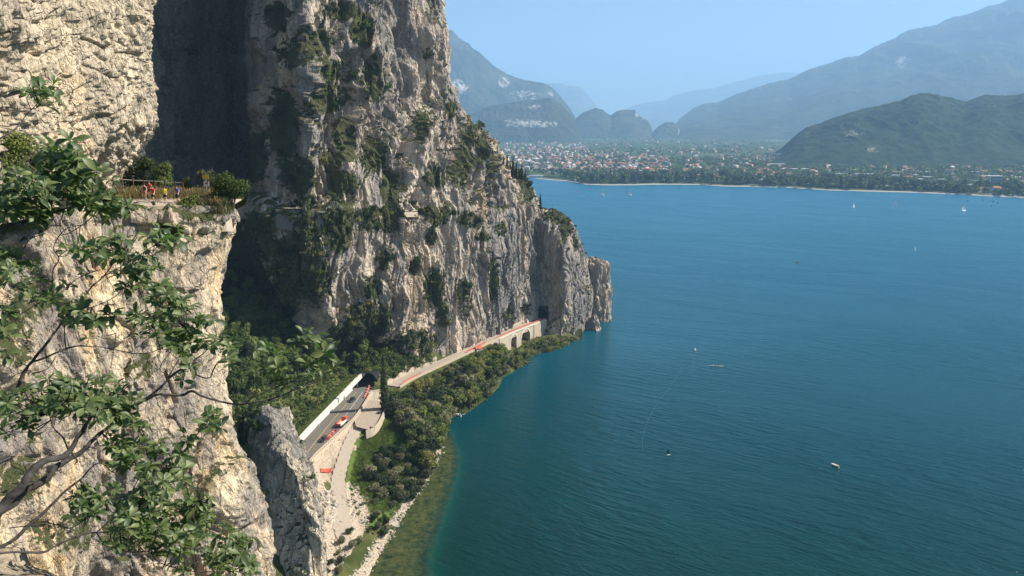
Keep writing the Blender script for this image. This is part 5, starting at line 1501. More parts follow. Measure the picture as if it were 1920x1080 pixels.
# park belt: individual trees along the water, the woods behind as one mass
def tree_small(rs, h, w, n, size, lm, label, group, conif=False):
    if conif:
        lob = [((0, 0, h * (0.15 + 0.8 * k / 7)), (w * 0.5 * (1.05 - k / 7.5), w * 0.5 * (1.05 - k / 7.5), h * 0.10)) for k in range(8)]
    else: lob = lobes_broad(rs, h, w, 7)
    t = thing("conifer" if conif else "park_tree", label, "tree", (0, 0, -500), 0, group)
    mb = MB(); mb.tube([(0, 0, -1), (0, 0, h * 0.3), (0, 0, h * 0.6)], [h * .025, h * .02, h * .008], 5); mb.build("trunk", M['bark_far'], t)
    V, Fq = leaf_cloud(rs, n, lob, size); link("crown", mesh_from("crown", V, Fq, [lm]), t)
    return t
belt_labs = ["rounded green park tree along the far shore", "spreading green park tree along the far shore", "dark pointed conifer among the park trees on the far shore", "dark park tree along the far shore"]
bp = [tree_small(rsV, 15, 15, 260, 2.2, M['leaf_town'], belt_labs[0], "park trees along the far shore"), tree_small(rsV, 18, 17, 260, 2.4, M['leaf_town'], belt_labs[1], "park trees along the far shore"), tree_small(rsV, 22, 8, 260, 1.9, M['leaf_dark'], belt_labs[2], "conifers along the far shore", True), tree_small(rsV, 16, 14, 260, 2.2, M['leaf_forest'], belt_labs[3], "park trees along the far shore")]
belt = [(1062, 326), (1240, 322), (1400, 330), (1560, 336), (1750, 340), (1920, 352), (1990, 356), (1990, 380), (1840, 366), (1700, 360), (1560, 356), (1480, 351), (1370, 350), (1230, 345), (1092, 345), (1060, 338)]
bt_ = sample_valley(1500, belt, rsV, 14, 230)
dens_w = np.interp(project(bt_)[0], [1060, 1100, 1540, 1600, 1750, 1800, 1990], [0.3, 1, 1, 0.65, 0.6, 0.5, 0.3])
bt_ = bt_[rsV.rand(len(bt_)) < dens_w][:295]
first = set()
for p in bt_:
    k = rsV.choice(4, p=(.30, .24, .20, .26)); s = 0.9 + 0.6 * rsV.rand()
    if k not in first: first.add(k); o = bp[k]; o.location = [float(v) for v in p]; o.scale = (s,) * 3
    else: dup(bp[k], p, rsV.rand() * 6, s)
def zone_far(x, y):
    r = "front row" if y > np.interp(x, [1060, 1400, 1560, 1700, 1900], [341, 345, 351, 354, 365]) else "further inland"
    if x < 1180: return "at the pavilion end of the far shore, " + r, "far shore trees at the pavilion end"
    if x < 1400: return "behind the long beach of the far shore, " + r, "far shore trees behind the long beach"
    if x < 1600: return "on the point between the far beaches, " + r, "far shore trees around the point"
    if x < 1780: return "behind the pale middle beach of the far shore, " + r, "far shore trees behind the middle beach"
    return "beside the high rise block and harbour, " + r, "far shore trees by the harbour"
for o in list(COL.objects):
    if o.parent is None and o.get('group') in ("park trees along the far shore", "conifers along the far shore"):
        x, y = project(np.array(o.location)); z = zone_far(float(x), float(y))
        look = {'spr': "spreading green tree", 'rou': "rounded green tree", 'dar': "dark tree"}[o['label'][:3]]
        if 'conifer' in o['label']: look = "dark pointed conifer"
        o['label'] = look + " " + z[0]; o['group'] = z[1]
wt = []
for i in range(4):
    lob = lobes_broad(rsV, 12, 14, 5); V, Fq = leaf_cloud(rsV, 46, lob, 4.2); wt.append((V, Fq))
pp = np.vstack((sample_valley(3600, town, rsV, 110), sample_valley(900, belt, rsV, 16, 420), sample_valley(900, [(1060, 300), (1440, 300), (1560, 330), (1300, 332), (1090, 322)], rsV, 100)))
n1 = fbm(pp * (1, 1, 0) / 260.0, 3, 77)
pp = pp[(n1 > -0.25) | (pp[:, 1] < 2300)]
scatter_mesh("woodland", pp, 0.5 + 0.6 * rsV.rand(len(pp)), wt, [M['leaf_town'], M['leaf_forest']], rsV.randint(0, 2, len(pp)), label="scattered woods and orchards among the houses of the far valley")

# ------------------------------------------------------------------ boats
M['sail'] = plain("sail cloth", (0.80, 0.79, 0.75), 0.8, 0.03)
M['hull'] = plain("white hull", (0.74, 0.74, 0.72), 0.35, 0.05)
M['hull_dark'] = plain("dark blue hull", (0.03, 0.05, 0.09), 0.35, 0.1)
def hull_verts(L, B, Hh):
    rows = []
    for t in np.linspace(0, 1, 8):
        w = B / 2 * (0.75 + 0.25 * math.sin(t * 3.1)) * (1 - t ** 3.2) + 0.02
        x = -L / 2 + L * t
        sheer = Hh * (1 + 0.25 * t * t)
        rows.append([(x, -w, sheer), (x * 0.97, -w * 0.75, 0.1 * Hh), (x * 0.95, 0, -0.35 * Hh), (x * 0.97, w * 0.75, 0.1 * Hh), (x, w, sheer), (x, 0, sheer * 0.92)])
    V = [v for r in rows for v in r]; Fc = []
    for i in range(7):
        for k in range(6):
            Fc.append((i * 6 + k, i * 6 + (k + 1) % 6, (i + 1) * 6 + (k + 1) % 6, (i + 1) * 6 + k))
    Fc.append(tuple(range(6))); Fc.append(tuple(42 + k for k in reversed(range(6))))
    return V, Fc
def sail_mesh(pts, belly):
    """curved triangular sail with thickness; pts tack, clew, head"""
    A, B, C = [np.array(p, float) for p in pts]; n = 6; V = []; idx = {}
    for i in range(n + 1):
        for j in range(n + 1 - i):
            u, v = i / n, j / n; w = 1 - u - v
            p = A * w + B * u + C * v + np.array((0, belly * 4 * (u * w + v * u * 0.8), 0))
            idx[i, j] = len(V); V.append(p)
    Fc = []
    for i in range(n):
        for j in range(n - i):
            Fc.append((idx[i, j], idx[i + 1, j], idx[i, j + 1]))
            if j < n - i - 1: Fc.append((idx[i + 1, j], idx[i + 1, j + 1], idx[i, j + 1]))
    m = len(V); V = V + [p + np.array((0, 0.04, 0)) for p in V]; Fc = Fc + [tuple(m + k for k in reversed(f)) for f in Fc]
    return V, Fc
def sailboat(px, py, hm, yaw, label, jib=True, hull='hull', group=None):
    q = PZ(px, py, 0); s = hm / 10.0
    g = thing("sailboat", label, "sailboat", (q[0], q[1], 0), yaw)
    mb = MB(); mb.add(*hull_verts(8 * s, 2.5 * s, 0.9 * s)); mb.build("hull", M[hull], g, True)
    mb = MB(); mb.box((-0.3 * s, 0, 1.1 * s), (2.6 * s, 1.4 * s, 0.5 * s), 0, 0, 0.8); mb.build("cabin", M['hull'], g)
    mb = MB(); mb.tube([(0.6 * s, 0, 0.5 * s), (0.6 * s, 0, 10 * s)], [.09 * s, .05 * s], 6); mb.tube([(0.6 * s, 0, 1.7 * s), (-3.3 * s, .35 * s, 1.7 * s)], .06 * s, 6); mb.build("mast", M['wall_grey'], g)
    mb = MB(); mb.add(*sail_mesh([(0.5 * s, 0, 1.8 * s), (-3.3 * s, .35 * s, 1.8 * s), (0.5 * s, 0, 9.9 * s)], .45 * s)); mb.build("mainsail", M['sail'], g, True)
    if jib:
        mb = MB(); mb.add(*sail_mesh([(3.7 * s, 0, 1.2 * s), (0.3 * s, .5 * s, 1.3 * s), (0.75 * s, 0, 8.8 * s)], .4 * s)); mb.build("jib", M['sail'], g, True)
sailboat(1807, 396, 14, 0.5, "largest white sailboat on the open lake off the harbour")
sailboat(1130, 366, 15, 1.9, "white sailboat nearest the rocky nose, first of a pair off the far shore")
sailboat(1181, 366, 12, 2.3, "white sailboat off the far shore just beyond the one nearest the rocky nose")
sailboat(1601, 389, 8, 0.8, "small pale sailboat sailing alone off the middle beach")
sailboat(1679, 384, 8, -0.6, "small white sailboat close to a dark buoy off the middle beach")
sailboat(1716, 469, 4, 1.0, "tiny white dinghy sail in the middle of the lake", jib=False)
def windsurfer(px, py, s, yaw, label, group, proto=None):
    q = PZ(px, py, 0)
    if proto is not None: return dup(proto, (q[0], q[1], 0), yaw, s, label, group)
    g = thing("windsurfer", label, "windsurfer", (q[0], q[1], 0), yaw, group); g.scale = (s,) * 3
    mb = MB(); mb.add(*hull_verts(2.7, 0.75, 0.16)); mb.build("board", M['hull'], g)
    mb = MB(); mb.add(*sail_mesh([(0.2, 0, 0.6), (-1.9, .5, 1.2), (-0.2, 0.3, 4.9)], .3)); mb.build("sail", M['hull_dark'], g, True)
    mb = MB(); mb.tube([(0.2, 0, 0.1), (0.15, 0.1, 1.2), (-0.2, 0.3, 4.95)], [.04, .035, .02], 6); mb.build("mast", M['black'], g)
    return g
W0 = None
for i, (a, b, s) in enumerate(((1815, 379, 1.0), (1842, 379, 1.6), (1856, 380, 1.1), (1861, 381, 1.2), (1870, 383, 0.9), (1858, 388, 0.7))):
    o = windsurfer(a, b, s, 0.4 + i * 0.5, "windsurfer with a dark sail in the loose group off the harbour", "windsurfers off the harbour", W0)
    W0 = W0 or o
def small_boat(px, py, L, yaw, name, label, cat, hull, seats=True, outboard=False, person=None, two=False):
    q = PZ(px, py, 0)
    g = thing(name, label, cat, (q[0], q[1], 0.0), yaw)
    B = L * (0.36 if L > 2.9 and name != 'kayak' else 0.2)
    V, Fc = hull_verts(L, B, 0.16 * L if name != 'kayak' else 0.3)
    mb = MB(); mb.add(V, Fc); mb.build("hull", hull, g, True)
    hz_ = 0.16 * L if name != 'kayak' else 0.3
    mb = MB(); mb.add([(x * 0.8, y * 0.75, z * 0 + hz_ * 1.02) for (x, y, z) in [V[i * 6] for i in range(8)] + [V[i * 6 + 4] for i in reversed(range(8))]], [tuple(range(16))]); mb.build("cockpit", M['bark'] if name != 'kayak' else M['black'], g)
    if seats:
        mb = MB(); mb.box((-L * .15, 0, hz_ * 1.1), (L * .1, B * .8, 0.08)); mb.build("seat", M['wall_ochre'], g)
    if outboard:
        mb = MB(); mb.box((-L * .52, 0, hz_ * 1.3), (L * .08, .3, .6), 0, 0, .7); mb.build("outboard_motor", M['black'], g)
    return g
small_boat(1566, 874, 3.4, 2.2, "dinghy", "white dinghy drifting alone near the bottom of the lake view", "dinghy", M['hull'], True, True)
small_boat(1335, 686, 3.6, 0.1, "kayak", "grey kayak leading the pair on the open water", "kayak", M['wall_grey'], False)
small_boat(1350, 687, 4.2, -0.2, "kayak", "yellow kayak beside the grey kayak", "kayak", plain("yellow plastic", (0.62, 0.50, 0.18), 0.5), False)
small_boat(1083, 360, 6, 0.3, "rowing_boat", "orange red boat near the left end of the far shore", "rowing boat", M['red'], True)
small_boat(1275, 353, 7, 0.8, "motorboat", "dark motorboat just off the long beach of the far shore", "motorboat", M['hull_dark'], True, True)
small_boat(1496, 493, 4.0, 0.2, "motorboat", "dark little motorboat in mid lake", "motorboat", M['hull_dark'], True, True)
small_boat(1555, 487, 3.6, 0.9, "rowing_boat", "grey rowing boat in mid lake near the dark little motorboat", "rowing boat", M['wall_grey'], True)
small_boat(1692, 379, 5.0, 0.9, "motorboat", "dark motorboat beside a small white sailboat off the middle beach", "motorboat", M['hull_dark'], True, True)
small_boat(857, 779, 4.6, 2.7, "motorboat", "white motorboat with churned foam by the shore trees", "motorboat", M['hull'], True, True)
bq = PZ(1303, 657, 0)
g = thing("buoy", "small yellow and white buoy floating alone above the pair of kayaks", "buoy", (bq[0], bq[1], 0))
mb = MB(); mb.tube([(0, 0, -.3), (0, 0, 0.1), (0, 0, .7), (0, 0, 1.0)], [.35, .62, .55, .2], 10); mb.build("float", M['sail'], g, True)
mb = MB(); mb.tube([(0, 0, 1.0), (0, 0, 1.9)], [.12, .1], 8); mb.build("top_mark", plain("buoy yellow", (0.65, 0.48, 0.05), 0.5), g, True)
# wakes
M['foam'] = plain("disturbed water", (0.015, 0.09, 0.10), 0.3, 0.2, 1.0)
M['foamw'] = plain("white foam", (0.62, 0.68, 0.68), 0.6, 0.3, 2.0)
def wake(pts, w0, w1, mat, label):
    L = dens(np.array([PZ(a, b, 0)[:2] for a, b in pts]), 2.0)
    t = np.gradient(L, axis=0); t /= np.linalg.norm(t, axis=1, keepdims=True) + 1e-9; nr = np.stack((t[:, 1], -t[:, 0]), 1)
    w = np.linspace(w0, w1, len(L)) * (0.6 + 0.8 * rsV.rand(len(L)))
    L = L + nr * rsV.normal(size=(len(L), 1)) * 0.06
    mb = MB(); strip(mb, L - nr * w[:, None], L + nr * w[:, None], 0.03, 0.03); mb.build("foam", mat, None, False, kind='stuff', label=label)
wake([(1254, 852), (1232, 856), (1205, 862), (1178, 867), (1150, 869), (1122, 869)], 0.14, 0.03, M['foam'], "thin pale wake trailing behind the windsurf board")
wake([(1206, 845), (1205, 828), (1209, 806), (1218, 782), (1232, 757), (1250, 733), (1268, 708), (1282, 684)], 0.07, 0.02, M['foam'], "long curved line of an old wake on the dark water")
wake([(1340, 440), (1400, 452), (1450, 460), (1510, 476), (1560, 490), (1610, 505)], 0.5, 0.2, M['foam'], "faint pale current line across the middle lake")
wake([(856, 779), (864, 777), (874, 776)], 0.3, 0.05, M['foamw'], "white foam behind the motorboat at the shore trees")
sq = PZ(1254, 852, 0)
s_ = windsurfer(1254, 853, 0.55, 0.3, "small board at the head of the thin pale wake", None, None)
s_['category'] = "windsurfer"
# moored boats in the harbour
mo = None
for i in range(46):
    a = 1842 + rsV.rand() * 110; b = 361 + (a - 1842) * 0.085 + rsV.rand() * 5
    q = PZ(a, b, 0)
    if mo is None:
        mo = thing("moored_boat", "white boat moored in the crowded harbour at the right end of the far shore", "boat", (q[0], q[1], 0), 0.3, "boats moored in the harbour")
        mb = MB(); mb.add(*hull_verts(10, 3.2, 1.5)); mb.build("hull", M['hull'], mo, True)
        mb = MB(); mb.box((-0.5, 0, 1.9), (4, 2.0, 1.0), 0, 0, .8); mb.build("cabin", M['white'], mo)
        mb = MB(); mb.tube([(0.8, 0, 1), (0.8, 0, 12)], [.14, .1], 5); mb.build("mast", M['white'], mo)
    else: dup(mo, (q[0], q[1], 0), rsV.rand() * 6.28, 0.7 + rsV.rand() * .4)
# ------------------------------------------------------------------ path, people, fence and sign
po = [PY(a, b, y) for a, b, y in ((-900, 440, 23), (-450, 415, 36.5), (-200, 402, 47.5), (0, 396, 61), (120, 392, 68), (200, 388.5, 72), (270, 387.5, 74.5), (340, 387, 76.5), (420, 388, 79), (432, 388, 81))]
Po = dens(np.array(po), 1.0)
def path_at(x):
    o = np.array([np.interp(x, Po[:, 0], Po[:, k]) for k in range(3)]) if False else None
i0 = len(Po)
inn = Po.copy(); inn[:, 1] += 4.2; inn[:, 2] += 0.45
tp = np.clip((len(Po) - 1 - np.arange(len(Po))) / 8.0, 0.05, 1)
ver = inn.copy(); ver[:, 1] += 5.0 * tp; ver[:, 2] += 0.15
vlow = ver.copy(); vlow[:, 1] += 6 * tp; vlow[:, 2] -= 3.5 * tp
mb = MB(); n = len(Po)
mb.add(np.vstack((Po, inn)), [(i, i + 1, n + i + 1, n + i) for i in range(n - 1)]); mb.build("path", M['asphalt2'], kind='structure')
mb = MB()
mb.add(np.vstack((inn - (0, 0, 0.02), ver, vlow)), [(i, i + 1, n + i + 1, n + i) for i in range(n - 1)] + [(n + i, n + i + 1, 2 * n + i + 1, 2 * n + i) for i in range(n - 1)]); mb.build("verge", M['ground'], kind='structure')
mb = MB(); wall(mb, Po[-26:-1, :2] - (0, 0.15), Po[-26:-1, 2] - 2.6, Po[-26:-1, 2] + 0.12, 0.5)
o = mb.build("path_wall", M['stone']); o['label'] = "tan masonry wall holding up the path where the walkers are"; o['category'] = "wall"
def foot(px, Y):
    # point on the path surface for this bearing and depth
    x = (px - 960) / F * (Y * 1.0)
    for _ in range(6):
        k = np.argmin(np.abs(Po[:, 0] - x) + 10.0 * (Po[:, 1] < 62)); y0 = Po[k, 1]
        t = (Y - y0) / 4.2; z = Po[k, 2] + 0.45 * min(max(t, 0), 1.0) + (0.03 * (t - 1) if t > 1 else 0)
        dep = Y * cT + (H - z) * sT; x = (px - 960) / F * dep
    return np.array((x, Y, z))
def skin_obj(name, joints, edges, radii, mat, parent, sub=1):
    me = bpy.data.meshes.new(name)
    me.from_pydata([tuple(j) for j in joints], edges, [])
    o = link(name, me, parent)
    me.materials.append(mat)
    sk = o.modifiers.new("skin", 'SKIN'); sk.use_smooth_shade = True
    for v, r in zip(me.skin_vertices[0].data, radii): v.radius = (r if hasattr(r, '__len__') else (r, r))
    me.skin_vertices[0].data[0].use_root = True
    sb = o.modifiers.new("sub", 'SUBSURF'); sb.levels = sub; sb.render_levels = sub
    return o
M['skin'] = plain("skin", (0.52, 0.31, 0.21), 0.6, 0.05)
M['hair'] = plain("brown hair", (0.06, 0.04, 0.025), 0.8, 0.2)
M['shoe'] = plain("trainers", (0.25, 0.25, 0.27), 0.8)
def person(px, Y, h, yaw, label, shirt, shorts, stride=0.25, legs_bare=True, name="person", sleeve=True, hat=None, arm=0.15):
    p = foot(px, Y)
    g = thing(name, label, "person", p, yaw)
    k = h / 1.75
    S = stride
    J = [(0, 0, .95), (0, .01, 1.12), (0, .01, 1.30), (0, .01, 1.43), (0, 0, 1.50), (0, -.015, 1.58), (0, -.01, 1.68),      # 0-6 pelvis..head top
         (.17, .01, 1.42), (.23, -.03, 1.15), (.22, -.12 - arm, .93), (.21, -.17 - arm, .86),                                   # 7-10 L arm
         (-.17, .01, 1.42), (-.24, .04, 1.16), (-.25, .04 - arm * .5, .92), (-.245, .02 - arm * .5, .84),                          # 11-14
         (.09, 0, .90), (.11, -S * .6, .50), (.11, -S * .5, .09), (.11, -S * .5 - .17, .03),                                     # 15-18
         (-.09, 0, .90), (-.11, S * .15, .50), (-.11, S * .9, .12), (-.11, S * .9 - .15, .03)]
    E = [(0, 1), (1, 2), (2, 3), (3, 4), (4, 5), (5, 6), (3, 7), (7, 8), (8, 9), (9, 10), (3, 11), (11, 12), (12, 13), (13, 14), (0, 15), (15, 16), (16, 17), (17, 18), (0, 19), (19, 20), (20, 21), (21, 22)]
    R = [(.15, .11), (.13, .10), (.15, .11), (.12, .09), .055, (.085, .095), (.07, .08), .065, .045, .033, .03, .065, .045, .033, .03, .09, .058, .04, .03, .09, .058, .04, .03]
    sc3 = lambda q: (q[0] * k, q[1] * k, q[2] * k)
    skin_obj("body", [sc3(q) for q in J], E, [tuple(v * k for v in r) if hasattr(r, '__len__') else r * k for r in R], M['skin'], g)
    # shirt: torso plus sleeves, a little larger than the body
    SJ = [J[0], J[1], J[2], J[3], J[7], tuple((np.array(J[7]) * .45 + np.array(J[8]) * .55)), J[11], tuple((np.array(J[11]) * .45 + np.array(J[12]) * .55))]
    if sleeve: SE = [(0, 1), (1, 2), (2, 3), (3, 4), (4, 5), (3, 6), (6, 7)]; SR = [(.165, .125), (.15, .12), (.17, .13), (.13, .10), .085, .07, .085, .07]
    else: SJ = SJ[:4] + [tuple(np.array(J[3]) * .5 + np.array(J[7]) * .5), tuple(np.array(J[3]) * .5 + np.array(J[11]) * .5)]; SE = [(0, 1), (1, 2), (2, 3), (3, 4), (3, 5)]; SR = [(.16, .12), (.145, .115), (.165, .125), (.12, .09), .07, .07]
    skin_obj("shirt", [sc3(q) for q in SJ], SE, [tuple(v * k for v in r) if hasattr(r, '__len__') else r * k for r in SR], shirt, g)
    f = .75 if legs_bare else 1.0
    a1 = np.array(J[15]); b1 = np.array(J[16]); a2 = np.array(J[19]); b2 = np.array(J[20])
    SJ = [(0, 0, 1.0), (0, 0, .93), J[15], tuple(a1 + (b1 - a1) * f), J[19], tuple(a2 + (b2 - a2) * f)]
    skin_obj("shorts", [sc3(q) for q in SJ], [(0, 1), (1, 2), (2, 3), (1, 4), (4, 5)], [tuple(v * k for v in r) if hasattr(r, '__len__') else r * k for r in [(.155, .12), (.165, .125), .11, .09, .11, .09]], shorts, g)
    mb = MB(); V = []
    for i in range(6):
        for j in range(10):
            th = i / 5 * math.pi * 0.62; a = j / 10 * 6.283
            V.append((.098 * math.sin(th) * math.cos(a) * k, (.01 + .108 * math.sin(th) * math.sin(a) + .012) * k, (1.62 + .125 * math.cos(th)) * k))
    mb.add(V, [(i * 10 + j, i * 10 + (j + 1) % 10, (i + 1) * 10 + (j + 1) % 10, (i + 1) * 10 + j) for i in range(5) for j in range(10)])
    mb.build("hair" if hat is None else "cap", M['hair'] if hat is None else hat, g, True)
    for s_, q in ((1, J[17]), (-1, J[21])):
        mb = MB(); mb.tube([sc3((q[0], q[1] + .06, .05)), sc3((q[0], q[1] - .03, .06)), sc3((q[0], q[1] - .17, .04))], [.045 * k, .055 * k, .04 * k], 8); mb.build("shoe", M['shoe'], g, True)
    # face: eyes, nose, mouth, ears
    mb = MB()
    for s_ in (-1, 1): mb.box((s_ * .033 * k, -.098 * k, 1.60 * k), (.018 * k, .012 * k, .010 * k))
    mb.box((0, -.098 * k, 1.535 * k), (.045 * k, .012 * k, .010 * k)); mb.build("face_features", M['hair'], g)
    return g
def cloth(n, c): return plain(n, c, 0.85, 0.08, 6.0)
c_red, c_yel, c_blu, c_blk, c_pnk, c_nvy = cloth("red cloth", (0.62, 0.03, 0.02)), cloth("yellow cloth", (0.62, 0.60, 0.02)), cloth("blue cloth", (0.03, 0.10, 0.42)), cloth("black cloth", (0.015, 0.015, 0.02)), cloth("pink cloth", (0.55, 0.14, 0.15)), cloth("navy cloth", (0.02, 0.025, 0.05))
person(273, 77.0, 1.66, 0.1, "walker in a dark sleeveless top with bare arms, first of the five on the path", c_blk, c_pnk, 0.2, sleeve=False)
person(282, 78.2, 1.74, 0.0, "walker in a red shirt half hidden behind another in red", c_red, c_blk, 0.15)
person(288.5, 76.4, 1.80, -0.1, "walker in a bright red shirt and black shorts in front of the others", c_red, c_blk, 0.3)
person(310.5, 77.0, 1.72, 0.2, "walker in a bright yellow shirt and black shorts", c_yel, c_blk, 0.22)
person(333.5, 77.5, 1.86, 0.0, "walker in a blue shirt and dark trousers", c_blu, c_nvy, 0.25, legs_bare=False)
# short black post
p = foot(288.7, 75.2)
mb = MB(); mb.tube([(p[0], p[1], p[2] - .1), (p[0], p[1], p[2] + .35), (p[0], p[1], p[2] + .45)], [.16, .15, .09], 10)
o = mb.build("bollard", M['black'], None, True); o['label'] = "short black bollard on the outer edge of the path"; o['category'] = "bollard"
# wire fence
M['rust'] = plain("rusty steel", (0.16, 0.07, 0.035), 0.8, 0.3, 12)
M['wire'] = plain("galvanised wire", (0.33, 0.32, 0.28), 0.6)
def P2(px, Y): return foot(px, Y)
fl = [P2(a, y) for a, y in ((213, 77.5), (232, 78.8), (252, 79.6), (272, 80.2), (292, 80.6), (312, 81), (330, 81.3), (345, 81.5))]
g = thing("wire_fence", "rusty post and wire mesh fence behind the walkers", "fence", fl[0])
base = np.array(fl[0])
for q in fl:
    q = np.array(q) - base; mb = MB(); mb.box((q[0], q[1], q[2] + 0.75), (0.09, 0.09, 1.7)); mb.build("post", M['rust'], g)
mb = MB(); rel = [np.array(q) - base for q in fl]
for zz_ in (1.5,): mb.tube([tuple(q + (0, 0, zz_)) for q in rel], .035, 5)
mb.build("top_rail", M['wire'], g)
mb = MB()
for a_, b_ in zip(rel[:-1], rel[1:]):
    L_ = np.linalg.norm(b_ - a_); m_ = int(L_ / 0.16)
    for i in range(m_):
        for dr in (1, -1):
            s_ = a_ + (b_ - a_) * i / m_; e_ = a_ + (b_ - a_) * min(max((i + dr * 1.5 / 0.16) / m_, 0), 1)
            fr = abs(np.linalg.norm(e_ - s_) / 1.5)
            if fr > 0.1: mb.tube([tuple(s_ + (0, 0, 0.02)), tuple(e_ + (0, 0, 0.02 + 1.45 * fr))], .007, 3, caps=False)
mb.build("mesh_panel", M['wire'], g)
for pxp, Yp, lb in ((138, 69.5, "lone rusty fence post below the overhanging cliff"),):
    q = foot(pxp, Yp); mb = MB(); mb.box((q[0], q[1], q[2] + 0.8), (0.11, 0.11, 1.7)); mb.box((q[0], q[1], q[2] + 1.68), (0.15, 0.15, 0.06)); o = mb.build("fence_post", M['rust']); o['label'] = lb; o['category'] = "post"
# sign
q = foot(389, 80.5)
g = thing("path_sign", "yellow path sign above a small white and red panel on a slim post", "sign", q)
mb = MB(); mb.tube([(0, 0, 0), (0, 0, 2.75)], .035, 8); mb.build("post", M['wire'], g)
mb = MB(); mb.box((0, -.05, 2.45), (.62, .03, .46)); mb.build("panel", plain("sign yellow", (0.60, 0.42, 0.03), 0.5), g)
mb = MB(); mb.box((.05, -.05, 1.75), (.55, .03, .60)); pn_ = mb.build("panel", M['white'], g)
mb = MB(); mb.box((.05, -.07, 1.80), (.34, .012, .18)); mb.build("red_band", M['red'], pn_)
# verge plants
rsG = np.random.RandomState(33)
idxp = rsG.randint(len(inn) - 30, len(inn) - 5, 900); tt_ = rsG.rand(900)
pts = inn[idxp] * (1 - tt_[:, None]) + ver[idxp] * tt_[:, None]
scatter_mesh("dry_grass", pts - (0, 0, 0.05), 0.45 + 0.4 * rsG.rand(900), gt, [M['dry']], label="tall dry grass on the verge behind the path")
# yellowish scrub and dry stalks at the brink right of the walkers
pts = np.array([PY(345 + 80 * rsG.rand(), 378 + 26 * rsG.rand(), 78 + 3 * rsG.rand()) for _ in range(500)])
scatter_mesh("dry_grass", pts, 0.4 + 0.4 * rsG.rand(500), gt, [M['dry'], M['leaf_grey']], rsG.randint(0, 2, 500), label="dry grass tufts on the brink beside the path sign")
def bush(px, py, Y, w, h, n, size, lm, label, nl=9):
    q = PY(px, py, Y)
    g = thing("bush", label, "bush", q)
    lob = []
    for i in range(nl):
        a = rsG.rand() * 6.283; r_ = rsG.rand() ** .6 * w * 0.3
        lob.append(((r_ * math.cos(a), r_ * math.sin(a), h * (0.2 + 0.6 * rsG.rand())), (w * 0.2, w * 0.2, h * 0.18)))
    mb = MB()
    for c, r_ in lob[:6]: mb.tube([(0, 0, -.6), (c[0] * .4, c[1] * .4, c[2] * .5), c], [w * .02, w * .014, w * .005], 5)
    mb.build("stem", M['bark'], g)
    V, Fq = leaf_cloud(rsG, n, lob, size, outer=0.3); link("foliage", mesh_from("foliage", V, Fq, [lm]), g)
M['leaf_shrub'] = leaf_mat("close bush leaves", (0.05, 0.085, 0.015), (0.17, 0.21, 0.05), scale=0.8)  # leaf green of the close bushes, varied by noise
bush(432, 398, 80, 5.4, 5.0, 4200, 0.18, M['leaf_shrub'], "rounded green bush on the brink at the corner of the path")
bush(405, 400, 80, 2.6, 2.4, 1400, 0.16, M['leaf_shrub'], "lower green bush tucked in front of the rounded corner bush")
bush(352, 400, 77, 2.6, 2.2, 1500, 0.15, M['leaf_tree'], "dark leafy bush hanging over the path wall")
bush(375, 402, 78, 2.4, 2.0, 1200, 0.15, M['leaf_grey'], "twiggy grey brown bush over the path wall below the sign")
bush(385, 352, 84, 2.4, 2.4, 900, 0.15, M['leaf_grey'], "pale twiggy bush right behind the path sign")
bush(262, 362, 86, 4.4, 5.2, 2600, 0.2, M['leaf_dark'], "dark tree-like bush in the shade behind the fence")
bush(310, 360, 85, 3.4, 3.8, 2200, 0.18, M['leaf_shrub'], "light green bush behind the walker in yellow")
bush(350, 366, 84, 2.0, 2.2, 900, 0.16, M['leaf_dark'], "low dark bush behind the walker in blue")
bush(355, 440, 77, 2.6, 1.8, 1100, 0.14, M['leaf_grey'], "reddish brown dry bush hanging on the cliff below the path wall")
bush(318, 436, 75, 2.6, 2.2, 1400, 0.14, M['leaf_tree'], "green bush hanging on the cliff below the path wall")
bush(20, 330, 52, 4.6, 3.4, 2400, 0.17, M['leaf_tree'], "wide green bush at the foot of the overhanging cliff")
bush(398, 812, 69, 0.9, 0.8, 500, 0.10, M['leaf_tree'], "small round bush on the bare lower cliff")
bush(392, 990, 64, 1.4, 2.6, 900, 0.12, M['leaf_tree'], "tall narrow bush on the lower cliff near the dark cleft")

